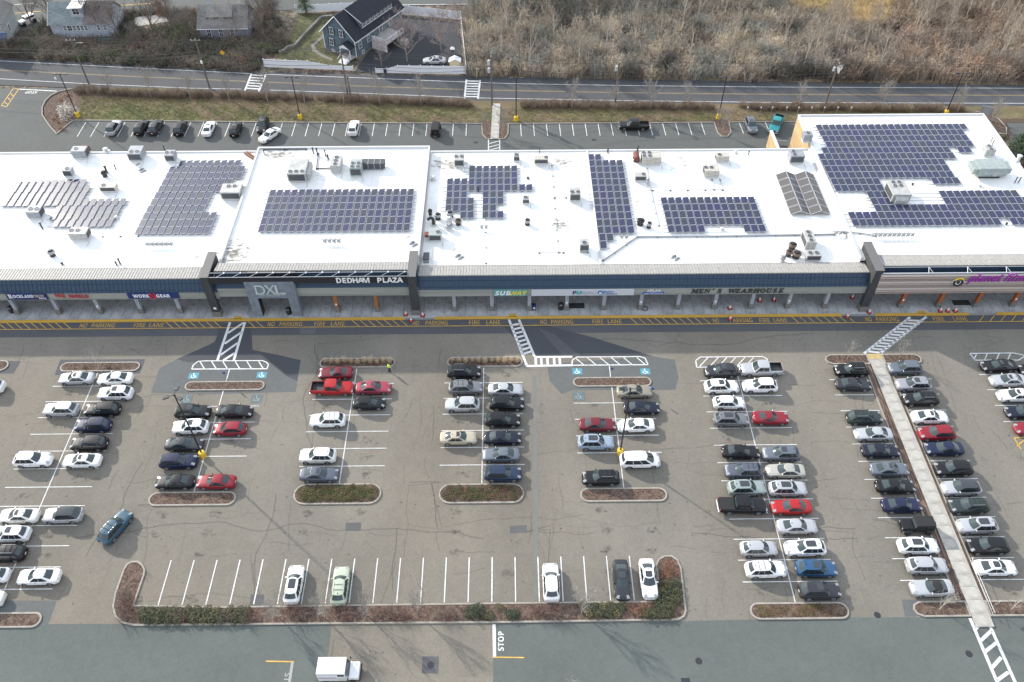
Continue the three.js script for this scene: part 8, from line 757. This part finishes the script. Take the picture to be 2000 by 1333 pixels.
{ const [X, Z] = G(2000, 893), t = thing('shopping_cart', 'metal shopping cart left by the yellow hatch marking', 'cart', [X, 0, Z], 0.8); for (const y of [0.5, 0.7, 0.95]) obj('basket_hoop', [rod([-0.45, y, -0.27], [0.45, y, -0.27], 0.015), rod([-0.45, y, 0.27], [0.45, y, 0.27], 0.015), rod([0.45, y, -0.27], [0.45, y, 0.27], 0.015), rod([-0.45, y, -0.27], [-0.45, y, 0.27], 0.015)], M.steel, t); for (let k = 0; k < 7; k++) obj('basket_wire', rod([-0.45 + k * 0.15, 0.5, -0.27], [-0.45 + k * 0.15, 0.5, 0.27], 0.01), M.steel, t); obj('handle', rod([-0.55, 1.05, -0.27], [-0.55, 1.05, 0.27], 0.02), M.red, t); for (const a of [-0.4, 0.4]) for (const b of [-0.24, 0.24]) { obj('leg', rod([a, 0.1, b], [a, 0.5, b], 0.015), M.steel, t); obj('wheel', new THREE.CylinderGeometry(0.06, 0.06, 0.03, 10).rotateX(1.57).translate(a, 0.06, b), M.rubber, t); } }
{ // worker in a high-visibility jacket
  const [X, Z] = G(761, 726.5), t = thing('person', 'person in a lime high-visibility jacket and dark trousers beside the grass island', 'person', [X, 0.02, Z], 0.6); const sm = (a, b, k) => { const h = Math.max(k - Math.abs(a - b), 0) / k; return Math.min(a, b) - h * h * k / 4; };
  const cap = (p, a, b, r0, r1) => { const ab = [b[0] - a[0], b[1] - a[1], b[2] - a[2]], ap = [p[0] - a[0], p[1] - a[1], p[2] - a[2]], q = clamp((ab[0] * ap[0] + ab[1] * ap[1] + ab[2] * ap[2]) / (ab[0] ** 2 + ab[1] ** 2 + ab[2] ** 2), 0, 1); return Math.hypot(ap[0] - ab[0] * q, ap[1] - ab[1] * q, ap[2] - ab[2] * q) - lerp(r0, r1, q); };
  const mc = (bones, c, half, n, k) => { const m = new MarchingCubes(n, new THREE.MeshBasicMaterial(), false, false, 60000); m.isolation = 0; const f = m.field; for (let z = 0; z < n; z++) for (let y = 0; y < n; y++) for (let x = 0; x < n; x++) { const p = [c[0] + (x / n * 2 - 1) * half, c[1] + (y / n * 2 - 1) * half, c[2] + (z / n * 2 - 1) * half]; let d = 9; for (const b of bones) d = sm(d, cap(p, ...b), k); f[x + y * n + z * n * n] = -d; } m.update(); const g = new THREE.BufferGeometry(), cnt = m.count; g.setAttribute('position', new THREE.Float32BufferAttribute(m.positionArray.slice(0, cnt * 3), 3)); g.setAttribute('normal', new THREE.Float32BufferAttribute(m.normalArray.slice(0, cnt * 3), 3)); g.scale(half, half, half); return plain(g.translate(...c)); };
  const hand = (x, y, z, s) => { const out = [rbox(0.045, 0.1, 0.085, 0.02, x, y, z)]; [[0.035, 0.075], [0.012, 0.085], [-0.012, 0.08], [-0.034, 0.062]].forEach(([o, l]) => { out.push(rod([x, y - 0.045, z + o], [x + 0.012, y - 0.045 - l * 0.55, z + o], 0.009, 0.0085, 6), rod([x + 0.012, y - 0.045 - l * 0.55, z + o], [x + 0.034, y - 0.045 - l, z + o], 0.0085, 0.007, 6)); }); out.push(rod([x, y + 0.02, z + 0.04], [x + 0.03, y - 0.02, z + 0.068], 0.011, 0.009, 6)); return out; };
  const legs = [[[0, 0.95, 0.09], [0.06, 0.5, 0.1], 0.095, 0.062], [[0.06, 0.5, 0.1], [0.0, 0.1, 0.1], 0.06, 0.045], [[0, 0.95, -0.09], [-0.02, 0.5, -0.1], 0.095, 0.062], [[-0.02, 0.5, -0.1], [-0.1, 0.1, -0.1], 0.06, 0.045], [[0, 0.06, 0.1], [0.16, 0.045, 0.12], 0.05, 0.04], [[-0.1, 0.06, -0.1], [0.06, 0.045, -0.12], 0.05, 0.04]], torso = [[[0, 0.97, 0], [0, 1.22, 0], 0.15, 0.165], [[0, 1.22, 0.06], [0, 1.42, 0.12], 0.15, 0.09], [[0, 1.22, -0.06], [0, 1.42, -0.12], 0.15, 0.09], [[0, 1.42, 0], [0.01, 1.55, 0], 0.07, 0.055]], arms = [[[0, 1.42, 0.19], [0.02, 1.14, 0.27], 0.058, 0.046], [[0.02, 1.14, 0.27], [0.16, 0.93, 0.26], 0.046, 0.034], [[0, 1.42, -0.19], [0.02, 1.14, -0.27], 0.058, 0.046], [[0.02, 1.14, -0.27], [0.16, 0.93, -0.26], 0.046, 0.034]], head = [[[0.015, 1.62, 0], [0.02, 1.7, 0], 0.085, 0.095], [[0.1, 1.63, 0], [0.115, 1.625, 0], 0.016, 0.012], [[0.02, 1.64, 0.09], [0.01, 1.66, 0.092], 0.02, 0.014], [[0.02, 1.64, -0.09], [0.01, 1.66, -0.092], 0.02, 0.014]];
  const skin = std([0.42, 0.25, 0.18], 0.7); obj('body', [mc([...legs, ...torso, ...arms, ...head], [0, 0.9, 0], 0.95, 72, 0.05), ...hand(0.17, 0.88, 0.26, 1), ...hand(0.17, 0.88, -0.26, -1)], skin, t); const grow = (b, e) => b.map(q => [q[0], q[1], q[2] + e, q[3] + e]); obj('jacket', mc([...grow(torso.slice(0, 3), 0.025), ...grow(arms, 0.018)], [0, 1.2, 0], 0.5, 56, 0.05), std([0.5, 0.68, 0.08], 0.7), t); obj('trousers', mc(grow(legs.slice(0, 4), 0.018), [0, 0.5, 0], 0.62, 56, 0.05), std([0.02, 0.022, 0.03], 0.9), t); obj('hair', new THREE.SphereGeometry(0.108, 14, 8, 0, 6.3, 0, 1.75).rotateZ(0.35).translate(0.005, 1.7, 0), std([0.04, 0.03, 0.025], 0.9), t); for (const s of [-1, 1]) { obj('shoe', rbox(0.26, 0.09, 0.1, 0.03, s > 0 ? 0.07 : -0.03, 0.045, s * 0.11), M.black, t); obj('eye', new THREE.SphereGeometry(0.012, 6, 5).translate(0.1, 1.675, s * 0.035), M.black, t); } obj('mouth', box(0.01, 0.012, 0.05, 0.103, 1.59, 0), std([0.3, 0.1, 0.09], 0.7), t); obj('reflective_band', new THREE.TorusGeometry(0.19, 0.012, 5, 20).rotateX(Math.PI / 2).translate(0, 1.15, 0), std([0.6, 0.6, 0.6], 0.3, 0.3), t);
}

renderer.render(scene, camera);
